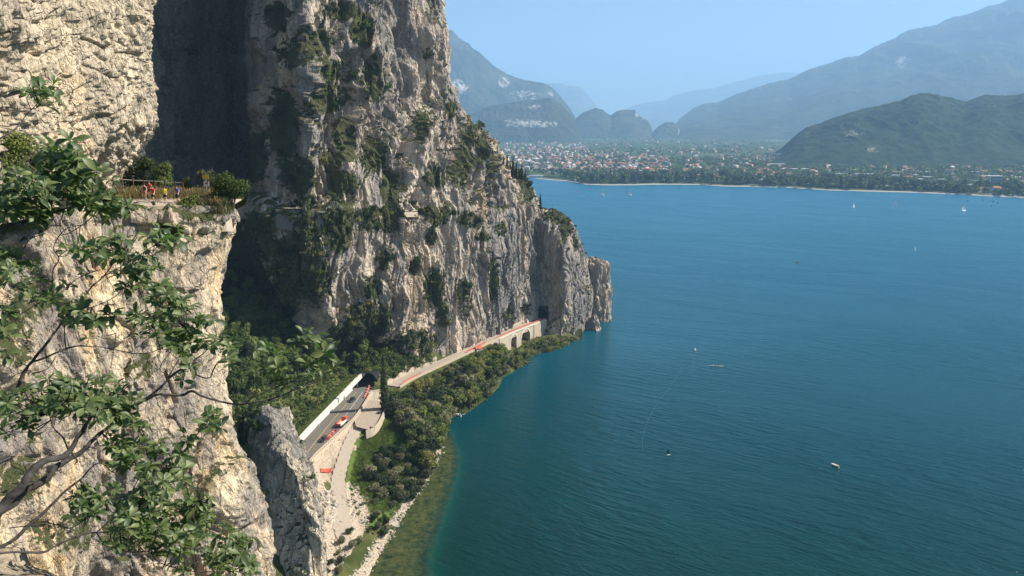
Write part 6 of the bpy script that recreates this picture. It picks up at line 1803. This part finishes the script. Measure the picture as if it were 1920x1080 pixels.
# ------------------------------------------------------------------ the leafy trees right in front of the camera
def leaf_template():
    rows = [(0.0, 0.0, 0), (0.14, 0.03, 0), (0.34, 0.13, .02), (0.56, 0.20, .03), (0.76, 0.185, .02), (0.91, 0.10, -.01), (1.0, 0.0, -.04)]
    V = []; Fc = []
    for i, (t, w, z) in enumerate(rows):
        V += [(t, -w, z + w * 0.35), (t, 0, z), (t, w, z + w * 0.35)]
    for i in range(len(rows) - 1):
        a = i * 3; b = a + 3
        Fc += [(a, b, b + 1, a + 1), (a + 1, b + 1, b + 2, a + 2)]
    return np.array(V), np.array(Fc)
LV, LF = leaf_template()
def leaf_whorl(rs, c, axis, L, n):
    """leaves radiating from a shoot tip; returns vertex blocks"""
    axis = axis / np.linalg.norm(axis)
    t1 = np.cross(axis, (0.3, 0.9, 0.1)); t1 /= np.linalg.norm(t1); t2 = np.cross(axis, t1)
    out = []
    for i in range(n):
        a = i * 2.399 + rs.rand() * 1.3
        el = rs.uniform(-0.25, 0.75) + (0.5 if i < 2 else 0)
        d = (t1 * math.cos(a) + t2 * math.sin(a)) * math.cos(el) + axis * math.sin(el)
        d = d + np.array((0, 0, -0.12)); d /= np.linalg.norm(d)
        side = np.cross(axis, d); side /= np.linalg.norm(side) + 1e-9
        side = side + rs.normal(size=3) * 0.25; side -= d * (side @ d); side /= np.linalg.norm(side)
        up = np.cross(d, side)
        if up @ axis < 0: up = -up; side = -side
        l = L * rs.uniform(0.5, 1.2)
        v = LV.copy(); droop = rs.uniform(0.05, 0.35)
        z = v[:, 2] - droop * v[:, 0] ** 2
        out.append(c + axis * rs.uniform(-0.02, 0.01) + (d[None] * v[:, :1] + side[None] * v[:, 1:2] * rs.uniform(0.85, 1.15) + up[None] * z[:, None]) * l)
    return out
N = NT("glossy leaf")
geo = N.n('ShaderNodeNewGeometry')
rr = geo.outputs['Random Per Island']
cc = N.mix(rr, (0.024, 0.046, 0.012), (0.135, 0.170, 0.058))
cc = N.mix(N.ramp(rr, [(0.90, 0.0), (0.97, 0.8)]), cc, (0.13, 0.15, 0.04))
cc = N.mix(geo.outputs['Backfacing'], cc, (0.12, 0.18, 0.10))
N.set(N.b, 'Base Color', cc); N.b.inputs['Roughness'].default_value = 0.48; N.b.inputs['Specular IOR Level'].default_value = 0.4
tr = N.n('ShaderNodeBsdfTranslucent', {'Color': (0.16, 0.32, 0.03, 1)})
mx = N.n('ShaderNodeMixShader', {0: 0.22}); N.t.links.new(N.b.outputs[0], mx.inputs[1]); N.t.links.new(tr.outputs[0], mx.inputs[2]); N.t.links.new(mx.outputs[0], N.out.inputs[0])
M['leaf_fg'] = N.m
N = NT("rough grey bark")
o_ = N.obj(); f = N.noise(N.map(o_, (1, 1, 1)), 28, 6, 0.7); f2 = N.noise(o_, 6, 3)
c = N.mix(N.ramp(f, [(0.35, 0), (0.65, 1)]), (0.014, 0.011, 0.010), (0.07, 0.058, 0.050))
c = N.mix(N.ramp(f2, [(0.5, 0), (0.7, 0.5)]), c, (0.14, 0.125, 0.105))
N.set(N.b, 'Base Color', c); N.b.inputs['Roughness'].default_value = 0.95; N.set(N.b, 'Normal', N.bump(f, 0.006))
M['bark_fg'] = N.m
rsF = np.random.RandomState(77)
BR1 = [  # px, py, depth, radius
 [(-420, 1320, 2.9, .05), (-180, 1100, 3.1, .045), (-60, 1000, 3.2, .036), (0, 948, 3.3, .030), (50, 902, 3.4, .028), (85, 862, 3.5, .025), (130, 840, 3.6, .019), (158, 802, 3.7, .015), (178, 776, 3.8, .010)],
 [(-420, 1320, 2.9, .05), (-160, 1110, 3.15, .036), (0, 962, 3.45, .027), (60, 922, 3.6, .025), (112, 874, 3.75, .022), (160, 836, 3.9, .018), (200, 802, 4.05, .014), (240, 768, 4.2, .012), (272, 750, 4.3, .012), (300, 728, 4.35, .012), (330, 698, 4.4, .010), (352, 685, 4.45, .007), (378, 665, 4.5, .005), (400, 645, 4.55, .003)],
 [(272, 752, 4.3, .012), (300, 739, 4.32, .012), (345, 740, 4.4, .011), (365, 734, 4.4, .011), (385, 746, 4.4, .010), (420, 755, 4.5, .010), (465, 757, 4.5, .009), (520, 744, 4.6, .008), (560, 728, 4.7, .006), (600, 714, 4.8, .0045), (650, 694, 4.9, .002)],
 [(460, 757, 4.5, .006), (478, 738, 4.52, .006), (484, 720, 4.55, .004), (488, 700, 4.6, .002)],
 [(470, 745, 4.5, .004), (510, 728, 4.6, .004), (545, 718, 4.65, .003), (585, 712, 4.7, .002)],
 [(352, 688, 4.45, .006), (366, 702, 4.45, .006), (392, 709, 4.5, .006), (400, 692, 4.5, .006), (420, 672, 4.5, .005), (450, 680, 4.6, .004), (480, 690, 4.7, .004), (510, 696, 4.75, .003), (528, 712, 4.8, .002)],
 [(510, 696, 4.75, .003), (535, 684, 4.8, .003), (575, 672, 4.85, .002), (612, 650, 4.9, .0015)],
 [(340, 690, 4.42, .004), (342, 668, 4.45, .003), (370, 660, 4.5, .002)],
 [(322, 705, 4.4, .003), (300, 690, 4.4, .003), (335, 640, 4.5, .0025), (350, 620, 4.5, .002)],
 [(300, 735, 4.3, .004), (320, 700, 4.4, .004), (338, 668, 4.4, .002)],
 [(-300, 1250, 2.9, .03), (-80, 1070, 3.3, .016), (0, 1022, 3.5, .015), (40, 995, 3.6, .014), (75, 968, 3.7, .013), (110, 930, 3.8, .010), (150, 898, 3.9, .007), (185, 868, 4.0, .004), (210, 885, 4.0, .003)],
 [(-300, 1250, 2.9, .03), (-60, 1050, 3.15, .009), (0, 1040, 3.2, .008), (60, 1036, 3.3, .008), (85, 1033, 3.35, .007), (105, 1022, 3.4, .006), (160, 1003, 3.5, .006), (225, 995, 3.6, .004)],
 [(180, 1000, 3.55, .004), (200, 1024, 3.6, .004), (240, 1034, 3.7, .004), (278, 1035, 3.75, .004), (300, 1055, 3.8, .004), (345, 1068, 3.9, .0035), (400, 1072, 4.0, .003), (450, 1060, 4.1, .002)],
 [(15, 990, 3.5, .004), (90, 980, 3.6, .004), (130, 990, 3.7, .0025), (160, 975, 3.7, .002)],
 [(128, 842, 3.6, .006), (118, 820, 3.6, .006), (100, 800, 3.65, .004), (92, 775, 3.7, .003)],
 [(130, 842, 3.6, .008), (145, 862, 3.62, .006), (140, 872, 3.65, .002)],
 [(240, 768, 4.2, .004), (262, 800, 4.2, .003), (275, 830, 4.2, .003), (290, 850, 4.2, .002)],
 [(180, 1000, 3.55, .003), (230, 950, 3.7, .003), (270, 880, 3.9, .003), (300, 850, 4.0, .002)],
 [(262, 940, 3.8, .003), (310, 870, 4.0, .003), (350, 845, 4.1, .004), (362, 830, 4.1, .004), (372, 810, 4.15, .003), (398, 780, 4.2, .002)],
 [(372, 938, 4.0, .003), (380, 915, 4.0, .003), (400, 900, 4.05, .002)],
]
BR2 = [
 [(-300, 1150, 3.7, .030), (-80, 880, 4.2, .022), (-10, 790, 4.35, .019), (35, 728, 4.5, .016), (60, 675, 4.6, .013), (85, 648, 4.65, .012), (102, 628, 4.7, .010), (135, 580, 4.8, .008), (165, 545, 4.9, .007), (200, 512, 5.0, .006), (222, 480, 5.05, .004), (245, 455, 5.1, .003), (262, 430, 5.1, .002)],
 [(60, 676, 4.6, .011), (80, 670, 4.65, .010), (112, 660, 4.7, .009), (140, 650, 4.8, .008), (175, 650, 4.9, .006), (205, 653, 5.0, .005), (245, 662, 5.1, .005), (280, 662, 5.15, .004), (312, 656, 5.2, .003), (345, 690, 5.25, .002)],
 [(125, 655, 4.75, .006), (122, 630, 4.75, .005), (124, 600, 4.8, .003)],
 [(62, 700, 4.6, .006), (90, 690, 4.65, .004), (105, 668, 4.7, .003)],
 [(150, 572, 4.85, .003), (172, 576, 4.9, .003), (210, 560, 5.0, .003), (232, 540, 5.0, .0025), (246, 520, 5.0, .002)],
 [(190, 520, 5.0, .005), (225, 500, 5.0, .004), (262, 478, 5.05, .003), (290, 460, 5.1, .002)],
 [(250, 520, 5.05, .003), (265, 555, 5.1, .003), (275, 575, 5.1, .003), (283, 600, 5.1, .002)],
 [(300, 655, 5.2, .003), (288, 610, 5.2, .003), (280, 590, 5.15, .002)],
 [(-120, 700, 4.3, .008), (0, 600, 4.55, .006), (35, 590, 4.6, .005), (70, 570, 4.65, .005), (88, 556, 4.7, .005), (98, 535, 4.7, .004), (100, 508, 4.7, .005), (111, 486, 4.72, .005), (102, 466, 4.75, .005), (108, 448, 4.8, .004), (125, 428, 4.8, .003), (160, 420, 4.85, .002)],
 [(190, 505, 5.0, .003), (150, 520, 5.0, .003), (125, 540, 4.9, .003), (95, 570, 4.7, .002)],
 [(208, 690, 4.9, .003), (212, 660, 5.0, .003), (218, 625, 5.0, .002)],
]
BR3 = [
 [(-500, 900, 3.0, .03), (-200, 640, 3.6, .016), (-60, 575, 3.9, .011), (0, 540, 4.0, .009), (20, 520, 4.05, .008), (36, 498, 4.1, .006), (43, 470, 4.15, .005), (58, 448, 4.2, .003), (84, 438, 4.25, .002)],
 [(-200, 640, 3.6, .016), (-100, 480, 3.8, .010), (0, 432, 3.95, .008), (45, 415, 4.05, .007), (90, 402, 4.1, .006), (140, 385, 4.2, .005), (165, 370, 4.25, .004), (205, 378, 4.3, .003), (235, 388, 4.35, .002)],
 [(90, 402, 4.1, .004), (100, 370, 4.15, .004), (112, 340, 4.2, .003), (110, 300, 4.25, .002)],
 [(120, 395, 4.15, .004), (112, 420, 4.2, .003), (118, 440, 4.2, .003), (150, 425, 4.25, .002), (175, 405, 4.3, .002)],
 [(15, 430, 4.0, .004), (12, 390, 4.0, .003), (30, 355, 4.05, .002)],
 [(205, 395, 4.35, .002), (215, 430, 4.4, .002), (215, 455, 4.4, .002)],
]
BR4 = [
 [(-500, 900, 3.0, .03), (-300, 500, 3.8, .014), (-60, 290, 4.5, .008), (0, 258, 4.6, .007), (30, 242, 4.7, .006), (50, 215, 4.8, .004), (72, 192, 4.9, .003), (80, 172, 4.95, .002)],
 [(58, 205, 4.8, .003), (50, 185, 4.85, .002), (60, 172, 4.9, .0015)],
 [(0, 300, 4.4, .004), (14, 320, 4.4, .003), (16, 400, 4.4, .003)],
]
WH1 = """120,715 135,725 150,742 170,735 100,740 90,760 180,720 200,742 220,735 160,760 205,760 230,760 245,742 190,780 220,790 250,790 5,742 20,757 40,747 60,765 15,780 50,790 75,750 110,760 140,770
215,830 250,845 240,870 270,880 290,850 300,870 320,880 310,905 340,895 260,850 280,910 225,850 300,830 155,935 170,945 150,950 165,925 185,935
230,965 250,950 280,940 300,960 330,950 350,965 370,975 390,960 270,985 300,1000 330,1000 350,1010 320,980 240,990 225,1005 260,1010 380,1000 345,1035 330,1030 360,940 290,930 310,920
440,1000 450,1012 430,1030 462,1030 445,1050 420,1060 470,1060 400,1050 455,1070 480,655 500,650 515,665 495,680 570,625 590,630 605,640 560,640 610,660 622,655 595,665 625,690 600,690 580,700 560,712 530,710 500,700 540,722 610,700 575,680 520,690 480,700
290,560 310,550 330,565 345,580 320,590 300,600 330,630 350,620 370,600 345,650 380,640 390,780 402,792 350,830 355,690 410,640 430,655"""
WH2 = """130,470 160,480 150,465 200,480 215,470 240,475 260,490 280,480 310,445 322,452 230,510 255,515 275,505 300,430 215,450 190,460 60,560 80,565 100,560 130,600 150,605 165,610 125,585 180,600 210,590 265,600 290,600 255,590 310,640 280,610 20,640 10,612 5,580 75,520 240,540 270,530 290,500"""
WH3 = """105,285 130,295 90,300 115,320 150,325 170,345 20,345 50,355 80,350 30,375 70,380 100,375 10,400 60,395 85,405 115,350 95,335 200,380 240,385 225,395 175,390 145,360 210,365 10,490 15,470 50,500 0,520 120,280 140,310 5,360 35,400 60,340 160,375 130,340 45,380"""
WH4 = """75,165 88,178 62,170 100,182 80,185"""
def fg_tree(BR, WH, label, name, n_leaf, extra, Lpx=25):
    g = thing(name, label, "tree", PY(*BR[0][0][:3]))
    base = np.array(g.location)
    mb = MB(); allp = []
    for br in BR:
        P = np.array([np.append(PY(a, b, d), r) for a, b, d, r in br])
        t = np.linspace(0, len(P) - 1, (len(P) - 1) * 4 + 1)
        Q = crom(P, t); Q[:, 3] = np.maximum(np.interp(t, np.arange(len(P)), P[:, 3]), 0.001)
        jit = np.stack([fbm(Q[:, :3] * 9, 2, 5 + j) for j in range(3)], 1) * Q[:, 3:4] * 1.6
        X = Q[:, :3] + jit - base
        rad = np.maximum(0.72 * Q[:, 3], 0.0026) * (1 + 0.22 * fbm(Q[:, :3] * 22, 2, 9)) * 1.0
        mb.tube([tuple(v) for v in X], [float(r) for r in rad], 9)
        for v in Q: allp.append(v)
    allp = np.array(allp)
    blocks = []
    for w in WH.split():
        a, b = [float(v) for v in w.split(',')]
        for e in range(1 + (extra if a < 460 else 0)):
            aa, bb = (a, b) if e == 0 else (a + rsF.normal() * 14, b + rsF.normal() * 12)
            # depth from the nearest branch
            qx, qy = project(allp[:, :3]); ww = (qx - aa) ** 2 + (qy - bb) ** 2
            k = np.argmin(ww); dY = allp[k, 1] + rsF.normal() * 0.14
            c = PY(aa, bb, max(dY, 2.8))
            s = allp[k, :3]
            mid = (s + c) / 2 + rsF.normal(size=3) * 0.02 - np.array((0, 0, 0.02))
            if np.linalg.norm(c - s) > 0.03:
                mb.tube([tuple(s - base), tuple(mid - base), tuple(c - base)], [.0032, .0026, .0018], 5)
            ax = (c - mid) / (np.linalg.norm(c - mid) + 1e-6) * 0.5 + np.array((0.25, -0.15, 0.9)) + rsF.normal(size=3) * 0.3
            blocks += leaf_whorl(rsF, c - base, ax, Lpx * dY / F * rsF.uniform(0.85, 1.15), n_leaf + rsF.randint(-1, 3))
    mb.build("trunk", M['bark_fg'], g, True)
    V = np.concatenate(blocks); nb = len(blocks)
    Fc = (LF[None] + (np.arange(nb) * len(LV))[:, None, None]).reshape(-1, 4)
    link("foliage", mesh_from("foliage", V, Fc, [M['leaf_fg']], True), g)
    print(name, nb, "leaves")
fg_tree(BR1, WH1, "big leaning tree with dark trunks and glossy leaves closest to the camera", "leafy_tree", 8, 3)
fg_tree(BR2, WH2, "slender tree with a pale curved trunk and glossy leaves against the cliff face", "leafy_tree", 7, 2)
fg_tree(BR3, WH3, "large leaved branchy tree in front of the foot of the overhanging cliff", "leafy_tree", 8, 3, 27)
fg_tree(BR4, WH4, "bare thin tree with one leafy tuft high in front of the overhanging cliff", "leafy_tree", 6, 1)
# the rock the trees root in, its corner shows at the bottom
pc = PY(-120, 1230, 2.6)
profR = [(0.0, 0.06, 0), (-0.03, 0.30, 0), (-0.10, 0.55, 0.02), (-0.3, 0.9, 0), (-0.7, 1.3, -.1), (-1.6, 1.9, -.2), (-4, 3.2, -.4)]
prr = [(pc[2] + 0.10 + z * 1.0, r, o) for z, r, o in profR]
sheet("rock_outcrop", stack_rows(pc[0] - 0.45, pc[1] + 0.1, prr, 0.9), 150, 130, M['rock_near'], lambda P: 0.10 * fbm(P / 0.6, 4, 811) + 0.05 * facets(P / 0.35, 812, 1.4), veg_fn(-0.4, 0.2, 2, 81), world_pts=True, label="weathered rock at the very bottom corner below the leaning trunks")
# ------------------------------------------------------------------ vehicles and roadworks on the gallery road
rdir = math.atan2(float(Rs[20][1] - Rs[10][1]), float(Rs[20][0] - Rs[10][0]))
def car(px, py, label, paint, yaw, L=4.3, W=1.8, Hc=1.48, van=False):
    q = PZ(px, py, ROADZ); g = thing("car", label, "car", (q[0], q[1], ROADZ), yaw)
    hb = 0.92 if van else 0.85
    prof = [(-L / 2, .35), (-L / 2, .80), (-L / 2 + .25, hb), (L / 2 - 1.0, hb), (L / 2 - .05, .70), (L / 2, .35)]
    if van: prof = [(-L / 2, .35), (-L / 2 + .02, .95), (L / 2 - .7, .98), (L / 2 - .05, .80), (L / 2, .35)]
    mb = MB(); n = len(prof)
    vs = [(x, -W / 2, z) for x, z in prof] + [(x, W / 2, z) for x, z in prof]
    mb.add(vs, [tuple(range(n)), tuple(n + k for k in reversed(range(n)))] + [(i, (i + 1) % n + 0, n + (i + 1) % n, n + i)[::-1] for i in range(n)]); mb.build("body", paint, g)
    r0, r1 = (-L / 2 + .2, L / 2 - 1.5) if not van else (-L / 2 + .05, L / 2 - 1.1)
    V = []
    for z, ins, y_ in ((hb - .01, 0.0, W / 2 - .04), (Hc - .04, .45, W / 2 - .22)):
        V += [(r0 + ins * .6, -y_, z), (r1 - ins, -y_, z), (r1 - ins, y_, z), (r0 + ins * .6, y_, z)]
    mb = MB(); mb.add(V, [(0, 1, 5, 4), (1, 2, 6, 5), (2, 3, 7, 6), (3, 0, 4, 7), (4, 5, 6, 7)]); mb.build("window", M['glass'], g)
    mb = MB(); mb.box(((r0 + r1) / 2 - .1, 0, Hc - .01), (r1 - r0 - .8, W - .5, .06)); mb.build("roof", paint, g)
    for sx in (-1, 1):
        for sy in (-1, 1):
            mb = MB(); mb.tube([(sx * L * .31, sy * (W / 2 - .12), .33), (sx * L * .31, sy * (W / 2 + .03), .33)], .33, 14); mb.build("wheel", M['black'], g)
    for sy in (-1, 1):
        mb = MB(); mb.box((L / 2 - .03, sy * W * .36, .62), (.06, .32, .14)); mb.build("headlight", M['white'], g)
    return g
dk = plain("dark car paint", (0.015, 0.025, 0.022), 0.25, 0.05, 1, 0.5)
car(606, 826, "dark hatchback on the gallery road nearest the grey rock tower", dk, rdir + math.pi)
car(660, 752, "dark car driving out of the gallery arch in the shadow of the cypress", dk, rdir + math.pi)
# tipper truck with an orange red load bed
q = PZ(641, 797, ROADZ)
g = thing("tipper_truck", "orange red flatbed truck with a white side board on the gallery road", "truck", (q[0], q[1], ROADZ), rdir)
mb = MB(); mb.box((0, 0, .75), (7.2, 1.0, .3)); mb.build("chassis", M['black'], g)
mb = MB(); mb.box((2.9, 0, 1.75), (1.5, 2.1, 1.7), 0, 0, .9); mb.build("cab", M['red'], g)
mb = MB(); mb.box((3.62, 0, 2.1), (.3, 1.8, .7)); mb.build("windscreen", M['glass'], g)
mb = MB(); mb.box((-.7, 0, 1.05), (5.2, 2.2, .15)); mb.build("bed_floor", M['wall_ochre'], g)
for sy in (-1, 1): mb = MB(); mb.box((-.7, sy * 1.1, 1.5), (5.2, .08, .8)); mb.build("side_board", M['white'] if sy < 0 else M['red'], g)
mb = MB(); mb.box((-3.3, 0, 1.5), (.08, 2.2, .8)); mb.build("tailboard", M['red'], g)
for sx in (-2.3, -1.4, 2.6):
    for sy in (-1, 1): mb = MB(); mb.tube([(sx, sy * .85, .45), (sx, sy * 1.12, .45)], .45, 14); mb.build("wheel", M['black'], g)
# red and white plastic barriers
bar = None
spots = [(613, 824, 0.2), (617, 819, 0.9), (620, 815, 0.4), (624, 812, 1.2), (627, 809, 0.1), (620, 821, 0.7)]
line2 = [(684, 745, rdir), (686, 741, rdir), (688, 736, rdir), (690, 731, rdir), (692, 726, rdir)]
for k, (a, b, yw) in enumerate(spots + line2):
    q = PZ(a, b, ROADZ)
    if bar is None:
        bar = thing("traffic_barrier", "", "barrier", (q[0], q[1], ROADZ + .02), yw)
        mb = MB(); V = []
        for x in (-.9, .9): V += [(x, -.26, 0), (x, -.2, .25), (x, -.09, .5), (x, -.07, .92), (x, .07, .92), (x, .09, .5), (x, .2, .25), (x, .26, 0)]
        mb.add(V, [tuple(range(8)), tuple(8 + i for i in reversed(range(8)))] + [(i, 8 + i, 8 + (i + 1) % 8, (i + 1) % 8) for i in range(8)]); mb.build("shell", M['red'], bar)
        mb = MB(); mb.box((0, 0, .78), (.7, .22, .16)); mb.build("white_band", M['white'], bar)
        o = bar
    else: o = dup(bar, (q[0], q[1], ROADZ + .02), yw)
    if k < len(spots): o['label'] = "red plastic barrier in the loose heap beside the truck"; o['group'] = "red barriers heaped beside the truck"
    else: o['label'] = "red plastic barrier in the row leading to the gallery arch"; o['group'] = "red barriers lined up at the gallery arch"
# red tarpaulin on the rubble
q = PZ(611, 871, 11.2)
V = []; nn_x = 9
for i in range(nn_x):
    for j in range(6):
        x, y = -1.9 + 3.8 * i / 8, -1.3 + 2.6 * j / 5
        V.append((q[0] + x * .9 - y * .3, q[1] + y + x * .5, 0))
V = np.array(V); V[:, 2] = ground_z(V[:, 0], V[:, 1]) + 0.35 + 0.15 * fbm(V * 0.9, 2, 3)
o = link("tarpaulin", mesh_from("tarpaulin", V, grid_faces(nn_x, 6), [M['red']], True)); o['label'] = "red tarpaulin spread on the rubble between the road wall and the track"; o['category'] = "tarpaulin"
# rust coloured sheets standing at the end of the pale parapet
q = PZ(697, 806, 12.2)
g = thing("steel_panels", "rust coloured steel sheets leaning at the end of the curved parapet", "steel sheets", (q[0], q[1], 10.6), 0.3)
for k in range(3): mb = MB(); mb.box((-.5 + k * .75, k * .25, 1.5), (.62, .08, 3.2 - k * .6), 0.3 * k); mb.build("panel", M['rust'], g)
# roadside lamp posts without lit lamps along the parapet
for k, (a, b) in enumerate(((665, 783), (700, 752))):
    q = PZ(a, b, ROADZ)
    g = thing("lamp_post", ("thin grey lamp post beside the truck", "thin grey lamp post on the forecourt by the gallery arch")[k], "lamp post", (q[0] + .5, q[1], ROADZ))
    mb = MB(); mb.tube([(0, 0, 0), (0, 0, 5.5), (-.3, 0, 6.1), (-1.2, 0, 6.3)], [.08, .06, .05, .045], 7); mb.build("pole", M['wall_grey'], g)
    mb = MB(); mb.box((-1.4, 0, 6.28), (.6, .22, .12)); mb.build("lamp_head", M['wall_grey'], g)
